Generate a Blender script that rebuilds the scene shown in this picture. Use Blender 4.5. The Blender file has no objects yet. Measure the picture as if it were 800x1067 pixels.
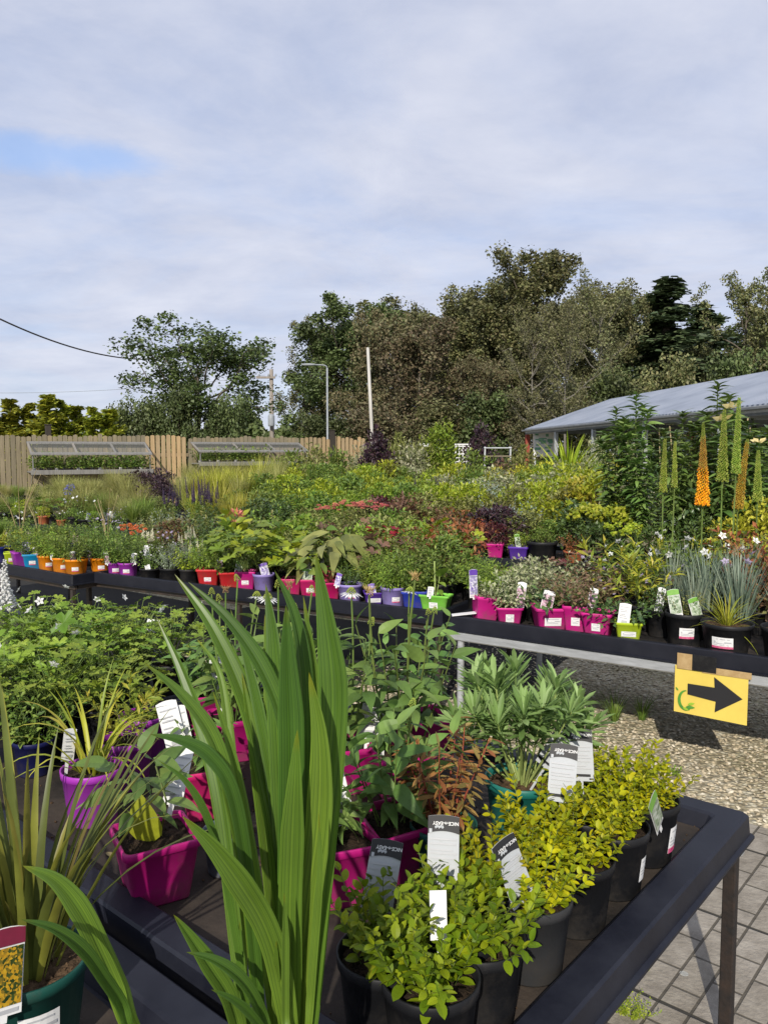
import bpy, math, random
import numpy as np
from mathutils import Vector, Matrix

R = math.radians
rnd = random.Random(11)
scene = bpy.context.scene
COL = scene.collection
GA = 2.399963

# ---------------------------------------------------------------- camera numbers
CAM_H, FPX, PITCH = 1.75, 830.0, math.atan(63.5 / 830.0)
_f = np.array((0, math.cos(PITCH), -math.sin(PITCH)))
_u = np.array((0, math.sin(PITCH), math.cos(PITCH)))
CAM = np.array((0, 0, CAM_H))


def ray(px, py):
    return _f + (px - 400) / FPX * np.array((1.0, 0, 0)) + (533.5 - py) / FPX * _u


def at_z(px, py, z):
    d = ray(px, py)
    return CAM + d * ((z - CAM_H) / d[2])


def at_y(px, py, y):
    d = ray(px, py)
    return CAM + d * (y / d[1])


def proj(p):
    q = np.asarray(p, float) - CAM
    dep = q @ _f
    return 400 + FPX * q[0] / dep, 533.5 - FPX * (q @ _u) / dep, dep


# ---------------------------------------------------------------- mesh builder
class MB:
    def __init__(self):
        self.v, self.l, self.t, self.m = [], [], [], []
        self.n = 0

    def add(self, V, F, mat=0):
        V = np.asarray(V, float).reshape(-1, 3)
        for f in F:
            self.l.append(np.asarray(f, np.int32) + self.n)
        self.t.append(np.array([len(f) for f in F], np.int32))
        self.m.append(np.full(len(F), mat, np.int32))
        self.v.append(V)
        self.n += len(V)
        return self

    def inst(self, tmpl, pos, fr, size, wid=None, mat=0):
        V, F = tmpl
        N = len(pos)
        if N == 0:
            return self
        S = np.repeat(np.asarray(size, float).reshape(-1, 1), 3, 1) * np.ones((N, 3))
        if wid is not None:
            S[:, 0] *= wid
        P = np.einsum('nij,nkj->nki', fr, V[None] * S[:, None, :]) + np.asarray(pos)[:, None, :]
        k = len(V)
        base = (np.arange(N) * k + self.n)
        quads = [f for f in F if len(f) == 4]
        tris = [f for f in F if len(f) == 3]
        for G in (quads, tris):
            if G:
                A = (np.asarray(G, np.int32)[None] + base[:, None, None]).reshape(-1)
                self.l.append(A)
                self.t.append(np.full(N * len(G), len(G[0]), np.int32))
                self.m.append(np.full(N * len(G), mat, np.int32))
        self.v.append(P.reshape(-1, 3))
        self.n += N * k
        return self

    def strips(self, P, W, mat=0):
        """P (N,m,3) centre lines, W (N,m,3) half width vectors: flat ribbons"""
        N, m, _ = P.shape
        V = np.stack((P - W, P + W), 2).reshape(N * m * 2, 3)
        i = np.arange(m - 1)
        q = np.stack((2 * i, 2 * i + 1, 2 * i + 3, 2 * i + 2), 1)
        A = (q[None] + (np.arange(N) * m * 2 + self.n)[:, None, None]).reshape(-1)
        self.l.append(A)
        self.t.append(np.full(N * (m - 1), 4, np.int32))
        self.m.append(np.full(N * (m - 1), mat, np.int32))
        self.v.append(V)
        self.n += len(V)
        return self

    def strips3(self, P, W, D, mat=0):
        """ribbons with a sunk midrib: P centre, W half width, D fold offset"""
        N, m, _ = P.shape
        V = np.stack((P - W, P + D, P + W), 2).reshape(N * m * 3, 3)
        i = np.arange(m - 1)
        q = np.concatenate([np.stack((3 * i + a, 3 * i + 1 + a, 3 * i + 4 + a, 3 * i + 3 + a), 1) for a in (0, 1)])
        A = (q[None] + (np.arange(N) * m * 3 + self.n)[:, None, None]).reshape(-1)
        self.l.append(A)
        self.t.append(np.full(N * len(q), 4, np.int32))
        self.m.append(np.full(N * len(q), mat, np.int32))
        self.v.append(V)
        self.n += len(V)
        return self

    def box(self, c, s, rot=0.0, mat=0, bev=0.0):
        x, y, z = [a / 2 for a in s]
        if bev > 0:
            b = min(bev, x * .45, y * .45, z * .45)
            prof = [(-x + b, -y), (x - b, -y), (x, -y + b), (x, y - b), (x - b, y), (-x + b, y), (-x, y - b), (-x, -y + b)]
            ring = lambda k, zz: [(px * k[0], py * k[1], zz) for px, py in prof]
            k2 = ((x - b) / x, (y - b) / y)
            V = ring(k2, -z) + ring((1, 1), -z + b) + ring((1, 1), z - b) + ring(k2, z)
            F = [tuple(range(7, -1, -1)), tuple(range(24, 32))]
            for a in range(3):
                for i in range(8):
                    j = (i + 1) % 8
                    F.append((a * 8 + i, a * 8 + j, a * 8 + 8 + j, a * 8 + 8 + i))
        else:
            V = [(-x, -y, -z), (x, -y, -z), (x, y, -z), (-x, y, -z), (-x, -y, z), (x, -y, z), (x, y, z), (-x, y, z)]
            F = [(3, 2, 1, 0), (4, 5, 6, 7), (0, 1, 5, 4), (1, 2, 6, 5), (2, 3, 7, 6), (3, 0, 4, 7)]
        V = np.array(V)
        ca, sa = math.cos(rot), math.sin(rot)
        V = V @ np.array(((ca, sa, 0), (-sa, ca, 0), (0, 0, 1)))
        return self.add(V + np.asarray(c), F, mat)

    def tube(self, pts, rad, n=6, mat=0, cap=True):
        P = np.asarray(pts, float)
        m = len(P)
        rad = np.ones(m) * rad
        T = np.gradient(P, axis=0)
        T /= np.linalg.norm(T, axis=1)[:, None] + 1e-9
        ref = np.array((0, 0, 1.0)) if abs(T[0][2]) < .9 else np.array((1.0, 0, 0))
        X = np.cross(T, ref)
        X /= np.linalg.norm(X, axis=1)[:, None] + 1e-9
        Y = np.cross(T, X)
        a = np.arange(n) / n * 2 * math.pi
        V = P[:, None] + rad[:, None, None] * (np.cos(a)[None, :, None] * X[:, None] + np.sin(a)[None, :, None] * Y[:, None])
        i = np.arange(m - 1)[:, None] * n
        j = np.arange(n)[None]
        k = (j + 1) % n
        q = np.stack((i + j, i + k, i + n + k, i + n + j), -1).reshape(-1, 4)
        self.l.append((q + self.n).reshape(-1).astype(np.int32))
        self.t.append(np.full(len(q), 4, np.int32))
        self.m.append(np.full(len(q), mat, np.int32))
        if cap:
            self.l.append(np.arange(n, dtype=np.int32)[::-1] + self.n)
            self.l.append(np.arange(n, dtype=np.int32) + (m - 1) * n + self.n)
            self.t.append(np.full(2, n, np.int32))
            self.m.append(np.full(2, mat, np.int32))
        self.v.append(V.reshape(-1, 3))
        self.n += m * n
        return self

    def lathe(self, prof, n=24, mat=0, c=(0, 0, 0)):
        a = np.arange(n) / n * 2 * math.pi
        V = np.concatenate([np.stack((r * np.cos(a), r * np.sin(a), np.full(n, z)), 1) for r, z in prof]) + np.asarray(c)
        F = []
        for i in range(len(prof) - 1):
            for j in range(n):
                k = (j + 1) % n
                F.append((i * n + j, i * n + k, i * n + n + k, i * n + n + j))
        return self.add(V, F, mat)

    def mesh(self, name, mats, smooth=False):
        me = bpy.data.meshes.new(name)
        V = np.concatenate(self.v).astype(np.float32)
        Lp = np.concatenate(self.l).astype(np.int32)
        T = np.concatenate(self.t)
        M = np.concatenate(self.m)
        me.vertices.add(len(V))
        me.vertices.foreach_set('co', V.ravel())
        me.loops.add(len(Lp))
        me.loops.foreach_set('vertex_index', Lp)
        me.polygons.add(len(T))
        me.polygons.foreach_set('loop_start', np.concatenate(([0], np.cumsum(T)[:-1])).astype(np.int32))
        me.polygons.foreach_set('loop_total', T.astype(np.int32))
        me.polygons.foreach_set('material_index', M)
        me.polygons.foreach_set('use_smooth', np.full(len(T), bool(smooth)))
        for x in (mats if isinstance(mats, (list, tuple)) else [mats]):
            me.materials.append(x)
        me.update(calc_edges=True)
        me.validate()
        return me


# ---------------------------------------------------------------- objects
def link(name, me, parent=None, loc=(0, 0, 0), rz=0.0, sc=1.0):
    o = bpy.data.objects.new(name, me)
    COL.objects.link(o)
    o.location = loc
    o.rotation_euler = (0, 0, rz)
    o.scale = (sc, sc, sc) if not isinstance(sc, (tuple, list)) else sc
    if parent:
        o.parent = parent
    return o


def thing(name, label, cat, loc=(0, 0, 0), rz=0.0, sc=1.0, group=None, me=None):
    o = link(name, me, None, loc, rz, sc)
    if me is None:
        o.empty_display_size = .05
    o['label'] = label
    o['category'] = cat
    if group:
        o['group'] = group
    return o


def setting(name, me, kind='structure'):
    o = link(name, me)
    o['kind'] = kind
    return o


# ---------------------------------------------------------------- materials
def new_mat(name):
    m = bpy.data.materials.new(name)
    m.use_nodes = True
    nt = m.node_tree
    nt.nodes.clear()
    out = nt.nodes.new('ShaderNodeOutputMaterial')
    return m, nt, out


def N(nt, typ, **kw):
    n = nt.nodes.new(typ)
    for k, v in kw.items():
        if k[0] == '_':
            setattr(n, k[1:], v)
        else:
            n.inputs[k.replace('__', ' ')].default_value = v
    return n


def c4(c):
    return (c[0], c[1], c[2], 1.0)


def ramp(nt, cols, poss=None, interp='LINEAR'):
    n = nt.nodes.new('ShaderNodeValToRGB')
    e = n.color_ramp.elements
    n.color_ramp.interpolation = interp
    if poss is None:
        poss = [i / (len(cols) - 1) for i in range(len(cols))]
    while len(e) < len(cols):
        e.new(.5)
    for i, (c, p) in enumerate(zip(cols, poss)):
        e[i].position = p
        e[i].color = c4(c)
    return n


def leaf_mat(name, cols, rough=.5, trans=.25, noise=9.0, spec=.35, var=.25):
    m, nt, out = new_mat(name)
    L = nt.links.new
    geo = N(nt, 'ShaderNodeNewGeometry')
    rp = ramp(nt, cols)
    L(geo.outputs['Random Per Island'], rp.inputs[0])
    tc = N(nt, 'ShaderNodeTexCoord')
    nz = N(nt, 'ShaderNodeTexNoise', Scale=noise, Detail=3.0)
    L(tc.outputs['Object'], nz.inputs['Vector'])
    oi = N(nt, 'ShaderNodeObjectInfo')
    mr = N(nt, 'ShaderNodeMapRange')
    mr.inputs['From Min'].default_value = .3
    mr.inputs['From Max'].default_value = .7
    mr.inputs['To Min'].default_value = 1 - var * 1.3
    mr.inputs['To Max'].default_value = 1 + var
    L(nz.outputs['Fac'], mr.inputs['Value'])
    mo = N(nt, 'ShaderNodeMapRange')
    mo.inputs['To Min'].default_value = .84
    mo.inputs['To Max'].default_value = 1.12
    L(oi.outputs['Random'], mo.inputs['Value'])
    mu = N(nt, 'ShaderNodeMath', _operation='MULTIPLY')
    L(mr.outputs[0], mu.inputs[0])
    L(mo.outputs[0], mu.inputs[1])
    hv = N(nt, 'ShaderNodeHueSaturation')
    ho = N(nt, 'ShaderNodeMapRange')
    ho.inputs['To Min'].default_value = .487
    ho.inputs['To Max'].default_value = .513
    L(oi.outputs['Random'], ho.inputs['Value'])
    L(ho.outputs[0], hv.inputs['Hue'])
    L(mu.outputs[0], hv.inputs['Value'])
    L(rp.outputs['Color'], hv.inputs['Color'])
    b = N(nt, 'ShaderNodeBsdfPrincipled', Roughness=rough)
    b.inputs['Specular IOR Level'].default_value = spec
    L(hv.outputs['Color'], b.inputs['Base Color'])
    if trans > 0:
        t = N(nt, 'ShaderNodeBsdfTranslucent')
        L(hv.outputs['Color'], t.inputs['Color'])
        mx = N(nt, 'ShaderNodeMixShader', Fac=trans)
        L(b.outputs[0], mx.inputs[1])
        L(t.outputs[0], mx.inputs[2])
        L(mx.outputs[0], out.inputs[0])
    else:
        L(b.outputs[0], out.inputs[0])
    return m


def surf_mat(name, c1, c2=None, rough=.5, scale=12.0, bump=.0, bscale=60.0, spec=.4, metal=0.0, stretch=None, dist=.004):
    """two-tone noise surface with a fine bump"""
    m, nt, out = new_mat(name)
    L = nt.links.new
    tc = N(nt, 'ShaderNodeTexCoord')
    src = tc.outputs['Object']
    if stretch:
        mp = N(nt, 'ShaderNodeMapping')
        mp.inputs['Scale'].default_value = stretch
        L(src, mp.inputs['Vector'])
        src = mp.outputs[0]
    nz = N(nt, 'ShaderNodeTexNoise', Scale=scale, Detail=5.0, Roughness=.65)
    L(src, nz.inputs['Vector'])
    rp = ramp(nt, [c1, c2 or tuple(x * .8 for x in c1)], [.35, .68])
    L(nz.outputs['Fac'], rp.inputs[0])
    b = N(nt, 'ShaderNodeBsdfPrincipled', Roughness=rough, Metallic=metal)
    b.inputs['Specular IOR Level'].default_value = spec
    L(rp.outputs['Color'], b.inputs['Base Color'])
    rr = N(nt, 'ShaderNodeMapRange')
    rr.inputs['To Min'].default_value = max(.05, rough - .12)
    rr.inputs['To Max'].default_value = min(1, rough + .15)
    L(nz.outputs['Fac'], rr.inputs['Value'])
    L(rr.outputs[0], b.inputs['Roughness'])
    if bump > 0:
        n2 = N(nt, 'ShaderNodeTexNoise', Scale=bscale, Detail=4.0)
        L(src, n2.inputs['Vector'])
        bp = N(nt, 'ShaderNodeBump', Strength=bump, Distance=dist)
        L(n2.outputs['Fac'], bp.inputs['Height'])
        L(bp.outputs[0], b.inputs['Normal'])
    L(b.outputs[0], out.inputs[0])
    return m


MATS = {}


def plastic(name, c, rough=.42):
    """moulded plastic with splashed compost, dust towards the foot and scuffs"""
    if name in MATS:
        return MATS[name]
    m, nt, out = new_mat(name)
    L = nt.links.new
    tc = N(nt, 'ShaderNodeTexCoord')
    oi = N(nt, 'ShaderNodeObjectInfo')
    off = N(nt, 'ShaderNodeVectorMath', _operation='ADD')
    cb = N(nt, 'ShaderNodeCombineXYZ')
    ml = N(nt, 'ShaderNodeMath', _operation='MULTIPLY')
    ml.inputs[1].default_value = 31.0
    L(oi.outputs['Random'], ml.inputs[0])
    L(ml.outputs[0], cb.inputs[0])
    L(tc.outputs['Object'], off.inputs[0])
    L(cb.outputs[0], off.inputs[1])
    n1 = N(nt, 'ShaderNodeTexNoise', Scale=14.0, Detail=6.0, Roughness=.7)
    L(off.outputs[0], n1.inputs['Vector'])
    sx = N(nt, 'ShaderNodeSeparateXYZ')
    L(tc.outputs['Object'], sx.inputs[0])
    hz = N(nt, 'ShaderNodeMapRange')
    hz.inputs['From Max'].default_value = .16
    hz.inputs['To Min'].default_value = .16
    hz.inputs['To Max'].default_value = -.02
    L(sx.outputs['Z'], hz.inputs['Value'])
    ad = N(nt, 'ShaderNodeMath', _operation='ADD')
    L(n1.outputs['Fac'], ad.inputs[0])
    L(hz.outputs[0], ad.inputs[1])
    mr = N(nt, 'ShaderNodeMapRange')
    mr.inputs['From Min'].default_value = .54
    mr.inputs['From Max'].default_value = .80
    mr.inputs['To Max'].default_value = .55
    L(ad.outputs[0], mr.inputs['Value'])
    n2 = N(nt, 'ShaderNodeTexNoise', Scale=5.0, Detail=3.0)
    L(off.outputs[0], n2.inputs['Vector'])
    rp = ramp(nt, [tuple(x * .78 for x in c), c, tuple(min(1, x * 1.08 + .012) for x in c)], [.3, .5, .7])
    L(n2.outputs['Fac'], rp.inputs[0])
    mx = N(nt, 'ShaderNodeMixRGB')
    dark = max(c) < .1
    mx.inputs['Color2'].default_value = (.05, .043, .036, 1) if dark else (.11, .08, .055, 1)
    L(mr.outputs[0], mx.inputs['Fac'])
    L(rp.outputs[0], mx.inputs['Color1'])
    b = N(nt, 'ShaderNodeBsdfPrincipled', Roughness=rough)
    b.inputs['Specular IOR Level'].default_value = .22 if dark else .38
    r2 = N(nt, 'ShaderNodeMapRange')
    r2.inputs['To Min'].default_value = rough
    r2.inputs['To Max'].default_value = .85
    L(mr.outputs[0], r2.inputs['Value'])
    L(r2.outputs[0], b.inputs['Roughness'])
    L(mx.outputs[0], b.inputs['Base Color'])
    bp = N(nt, 'ShaderNodeBump', Strength=.15, Distance=.002)
    L(n1.outputs['Fac'], bp.inputs['Height'])
    L(bp.outputs[0], b.inputs['Normal'])
    L(b.outputs[0], out.inputs[0])
    MATS[name] = m
    return m


# ---------------------------------------------------------------- leaf templates (length along +Y, up +Z)
def leaf_tmpl(w=.4, n=4, fold=.12, droop=.25, shape='ovate', twist=0.0):
    t = np.linspace(0, 1, n + 1)
    if shape == 'ovate':
        ww = np.sin(np.pi * np.clip(t, 0, 1) ** .75) ** .8
    elif shape == 'round':
        ww = np.sin(np.pi * np.clip(t, 0, 1) ** .95) ** .55
    elif shape == 'lance':
        ww = np.sin(np.pi * t ** .65) ** .9
    elif shape == 'spoon':
        ww = np.sin(np.pi * t ** 1.35) ** .8
    else:
        ww = np.minimum(1, t * 6 + .5) * (1 - t ** 3)
    ww = np.maximum(ww, .04) * w / 2
    z = -droop * t ** 2
    V = []
    for a in range(n + 1):
        V += [(-ww[a], t[a], z[a] + fold * ww[a]), (0, t[a], z[a]), (ww[a], t[a], z[a] + fold * ww[a])]
    F = []
    for a in range(n):
        F += [(3 * a, 3 * a + 1, 3 * a + 4, 3 * a + 3), (3 * a + 1, 3 * a + 2, 3 * a + 5, 3 * a + 4)]
    return np.array(V, float), F


def lobed_tmpl(lobes=5, deep=.45, cup=.12, teeth=True):
    V = [(0, .45, 0)]
    m = lobes * 4
    for i in range(m + 1):
        a = -math.pi * .5 + R(22) + (2 * math.pi - R(44)) * i / m
        ph = (i % 4)
        r = {0: 1 - deep, 1: .86, 2: 1.0, 3: .86}[ph]
        if not teeth:
            r = .9 + .08 * math.cos(ph * math.pi)
        V.append((.5 * r * math.cos(a), .45 + .5 * r * math.sin(a) * 1.05, cup * r * r - .1 * (ph == 2)))
    F = [(0, i, i + 1) for i in range(1, m + 1)]
    return np.array(V, float), F


T_OV = leaf_tmpl(.52, 4, .16, .22, 'ovate')
T_RND = leaf_tmpl(.52, 5, .2, .22, 'round')
T_OV_LO = leaf_tmpl(.55, 2, .2, .25, 'ovate')
T_OV_BIG = leaf_tmpl(.55, 6, .18, .35, 'ovate')
T_LANCE = leaf_tmpl(.24, 4, .25, .3, 'lance')
T_LANCE_LO = leaf_tmpl(.26, 2, .3, .3, 'lance')
T_LANCE_BIG = leaf_tmpl(.3, 6, .2, .45, 'lance')
T_SPOON = leaf_tmpl(.22, 4, .2, .1, 'spoon')
T_PETAL = leaf_tmpl(.38, 2, .1, .1, 'spoon')
T_LOBE = lobed_tmpl()
T_ROUND = lobed_tmpl(4, .1, .1, False)
T_CARD = (np.array([(-.5, 0, 0), (.5, 0, 0), (.55, .6, -.1), (-.45, 1, -.22)], float), [(0, 1, 2, 3)])
_o = np.array([(1, 0, 0), (-1, 0, 0), (0, 1, 0), (0, -1, 0), (0, 0, 1), (0, 0, -1)], float) * .5
T_BUD = (_o, [(0, 2, 4), (2, 1, 4), (1, 3, 4), (3, 0, 4), (2, 0, 5), (1, 2, 5), (3, 1, 5), (0, 3, 5)])


def nrm(A):
    return A / (np.linalg.norm(A, axis=-1, keepdims=True) + 1e-9)


def frames(D, roll=None, up=(0, 0, 1)):
    D = nrm(np.asarray(D, float))
    X = np.cross(D, np.asarray(up, float))
    bad = np.linalg.norm(X, axis=1) < 1e-3
    X[bad] = (1, 0, 0)
    X = nrm(X)
    Z = np.cross(X, D)
    if roll is not None:
        c, s = np.cos(roll)[:, None], np.sin(roll)[:, None]
        X, Z = X * c + Z * s, Z * c - X * s
    return np.stack((X, D, Z), 2)


# ---------------------------------------------------------------- plant growth
def bush(seed, n=10, h=.22, tilt=.6, base=.03, tmpl=T_OV, L=.032, per=16, arr='opp', ang=55, t0=.15, curve=.35, tip=.7, wid=1.0,
         stem=.0015, jit=.25, rollj=.5, droop=.1, tuft=0, sag=0.0):
    """returns (leaf builder, stem builder, stem tips, tip tangents)"""
    g = np.random.default_rng(seed)
    lv, st = MB(), MB()
    tips, tans = [], []
    for i in range(n):
        az = GA * i + g.normal(0, .3)
        tl = tilt * math.sqrt((i + .5) / n) * g.uniform(.75, 1.15)
        hi = h * g.uniform(.72, 1.08)
        d0 = np.array((math.sin(tl) * math.cos(az), math.sin(tl) * math.sin(az), math.cos(tl)))
        b0 = np.array((math.cos(az), math.sin(az), 0)) * base * g.uniform(.1, 1)
        wob = g.normal(0, .06, 3)
        f = lambda t: b0 + hi * (d0 * t[:, None] + np.array((0, 0, curve * .4)) * (t ** 2)[:, None] * math.sin(tl)
                                 - np.array((0, 0, sag)) * (t ** 2)[:, None] + wob * (t * (1 - t))[:, None])
        ts = np.linspace(0, 1, 6)
        P = f(ts)
        st.tube(P, np.linspace(stem, stem * .5, 6), 4, cap=False)
        k = per if arr != 'opp' else per // 2 * 2
        t = np.linspace(t0, 1, k // 2).repeat(2) if arr == 'opp' else np.linspace(t0, 1, k)
        if arr == 'spiral' and tuft:
            t = 1 - (1 - t) ** 1.0 * (1 - t0)
            t = np.concatenate((t, g.uniform(.9, 1.0, tuft)))
            k = len(t)
        pos = f(t)
        tan = nrm(f(t + .02) - f(t - .02))
        idx = np.arange(k)
        phi = (idx // 2) * (math.pi / 2) + (idx % 2) * math.pi if arr == 'opp' else idx * GA
        phi = phi + g.normal(0, jit, k) + az
        e1 = nrm(np.cross(tan, np.array((.31, .2, .93))))
        e2 = np.cross(tan, e1)
        e = e1 * np.cos(phi)[:, None] + e2 * np.sin(phi)[:, None]
        a = R(ang) * (1.15 - .45 * t) + g.normal(0, jit * .6, k)
        D = tan * np.cos(a)[:, None] + e * np.sin(a)[:, None]
        D[:, 2] -= droop
        sz = L * (1 - (1 - tip) * t) * g.uniform(.75, 1.2, k)
        lv.inst(tmpl, pos, frames(D, g.normal(0, rollj, k)), sz, wid)
        tips.append(P[-1])
        tans.append(nrm(P[-1] - P[-2]))
    return lv, st, np.array(tips), np.array(tans)


def blades(mb, seed, n=60, h=.4, w=.006, tilt=.3, curl=.9, base=.03, segs=6, fold=.25, hvar=.3, taper=2.2, c=(0, 0, 0), az=None):
    g = np.random.default_rng(seed)
    A = g.uniform(0, 2 * math.pi, n) if az is None else np.asarray(az)
    hh = h * g.uniform(1 - hvar, 1 + hvar * .5, n)
    tl = np.abs(g.normal(0, 1, n)) * tilt * .6 + tilt * .15
    cu = curl * g.uniform(.3, 1.25, n)
    m = segs + 1
    t = np.linspace(0, 1, m)
    th = tl[:, None] + cu[:, None] * t[None] ** 1.6
    dr, dz = np.sin(th), np.cos(th)
    ds = 1.0 / segs
    r = np.cumsum(dr, 1) * ds
    z = np.cumsum(dz, 1) * ds
    r = (r - r[:, :1]) * hh[:, None]
    z = (z - z[:, :1]) * hh[:, None]
    er = np.stack((np.cos(A), np.sin(A), np.zeros(n)), 1)
    es = np.stack((-np.sin(A), np.cos(A), np.zeros(n)), 1)
    b = er * (base * np.sqrt(g.uniform(0, 1, n)))[:, None] + np.asarray(c)
    P = b[:, None] + er[:, None] * r[..., None] + np.array((0, 0, 1.0)) * z[..., None]
    tw = g.normal(0, .5, n)
    side = nrm(es + er * np.sin(tw)[:, None] * .8)
    prof = np.minimum(1, .55 + t * 2) * (1 - t ** taper)
    W = side[:, None] * (prof * w / 2)[None, :, None] * g.uniform(.7, 1.15, n)[:, None, None]
    if fold > 0:
        nrmv = nrm(np.cross(np.gradient(P, axis=1), side[:, None]))
        mb.strips3(P, W, -nrmv * (prof * w * fold / 2)[None, :, None])
    else:
        mb.strips(P, W)
    return P[:, -1]


def ball(mb, c, r, n, g, tmpl=T_BUD, s=.01, mat=0, flat=1.0, outw=True):
    D = nrm(g.normal(0, 1, (n, 3)))
    rr = r * g.uniform(.75, 1.0, n)[:, None]
    P = np.asarray(c) + D * rr * np.array((1, 1, flat))
    mb.inst(tmpl, P, frames(D, g.uniform(0, 6, n)), s * g.uniform(.7, 1.2, n), mat=mat)


def spike(mb, p0, p1, r0, r1, n, s, g, tmpl=T_BUD, mat=0, up=.3):
    t = np.linspace(0, 1, n)
    a = np.arange(n) * GA
    P0, P1 = np.asarray(p0), np.asarray(p1)
    rr = r0 + (r1 - r0) * t
    e = np.stack((np.cos(a), np.sin(a), np.full(n, up)), 1)
    P = P0 + (P1 - P0) * t[:, None] + e * rr[:, None] * g.uniform(.8, 1.1, n)[:, None]
    mb.inst(tmpl, P, frames(e, g.uniform(0, 6, n)), s * (1 - .55 * t) * g.uniform(.8, 1.2, n), mat=mat)

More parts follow.
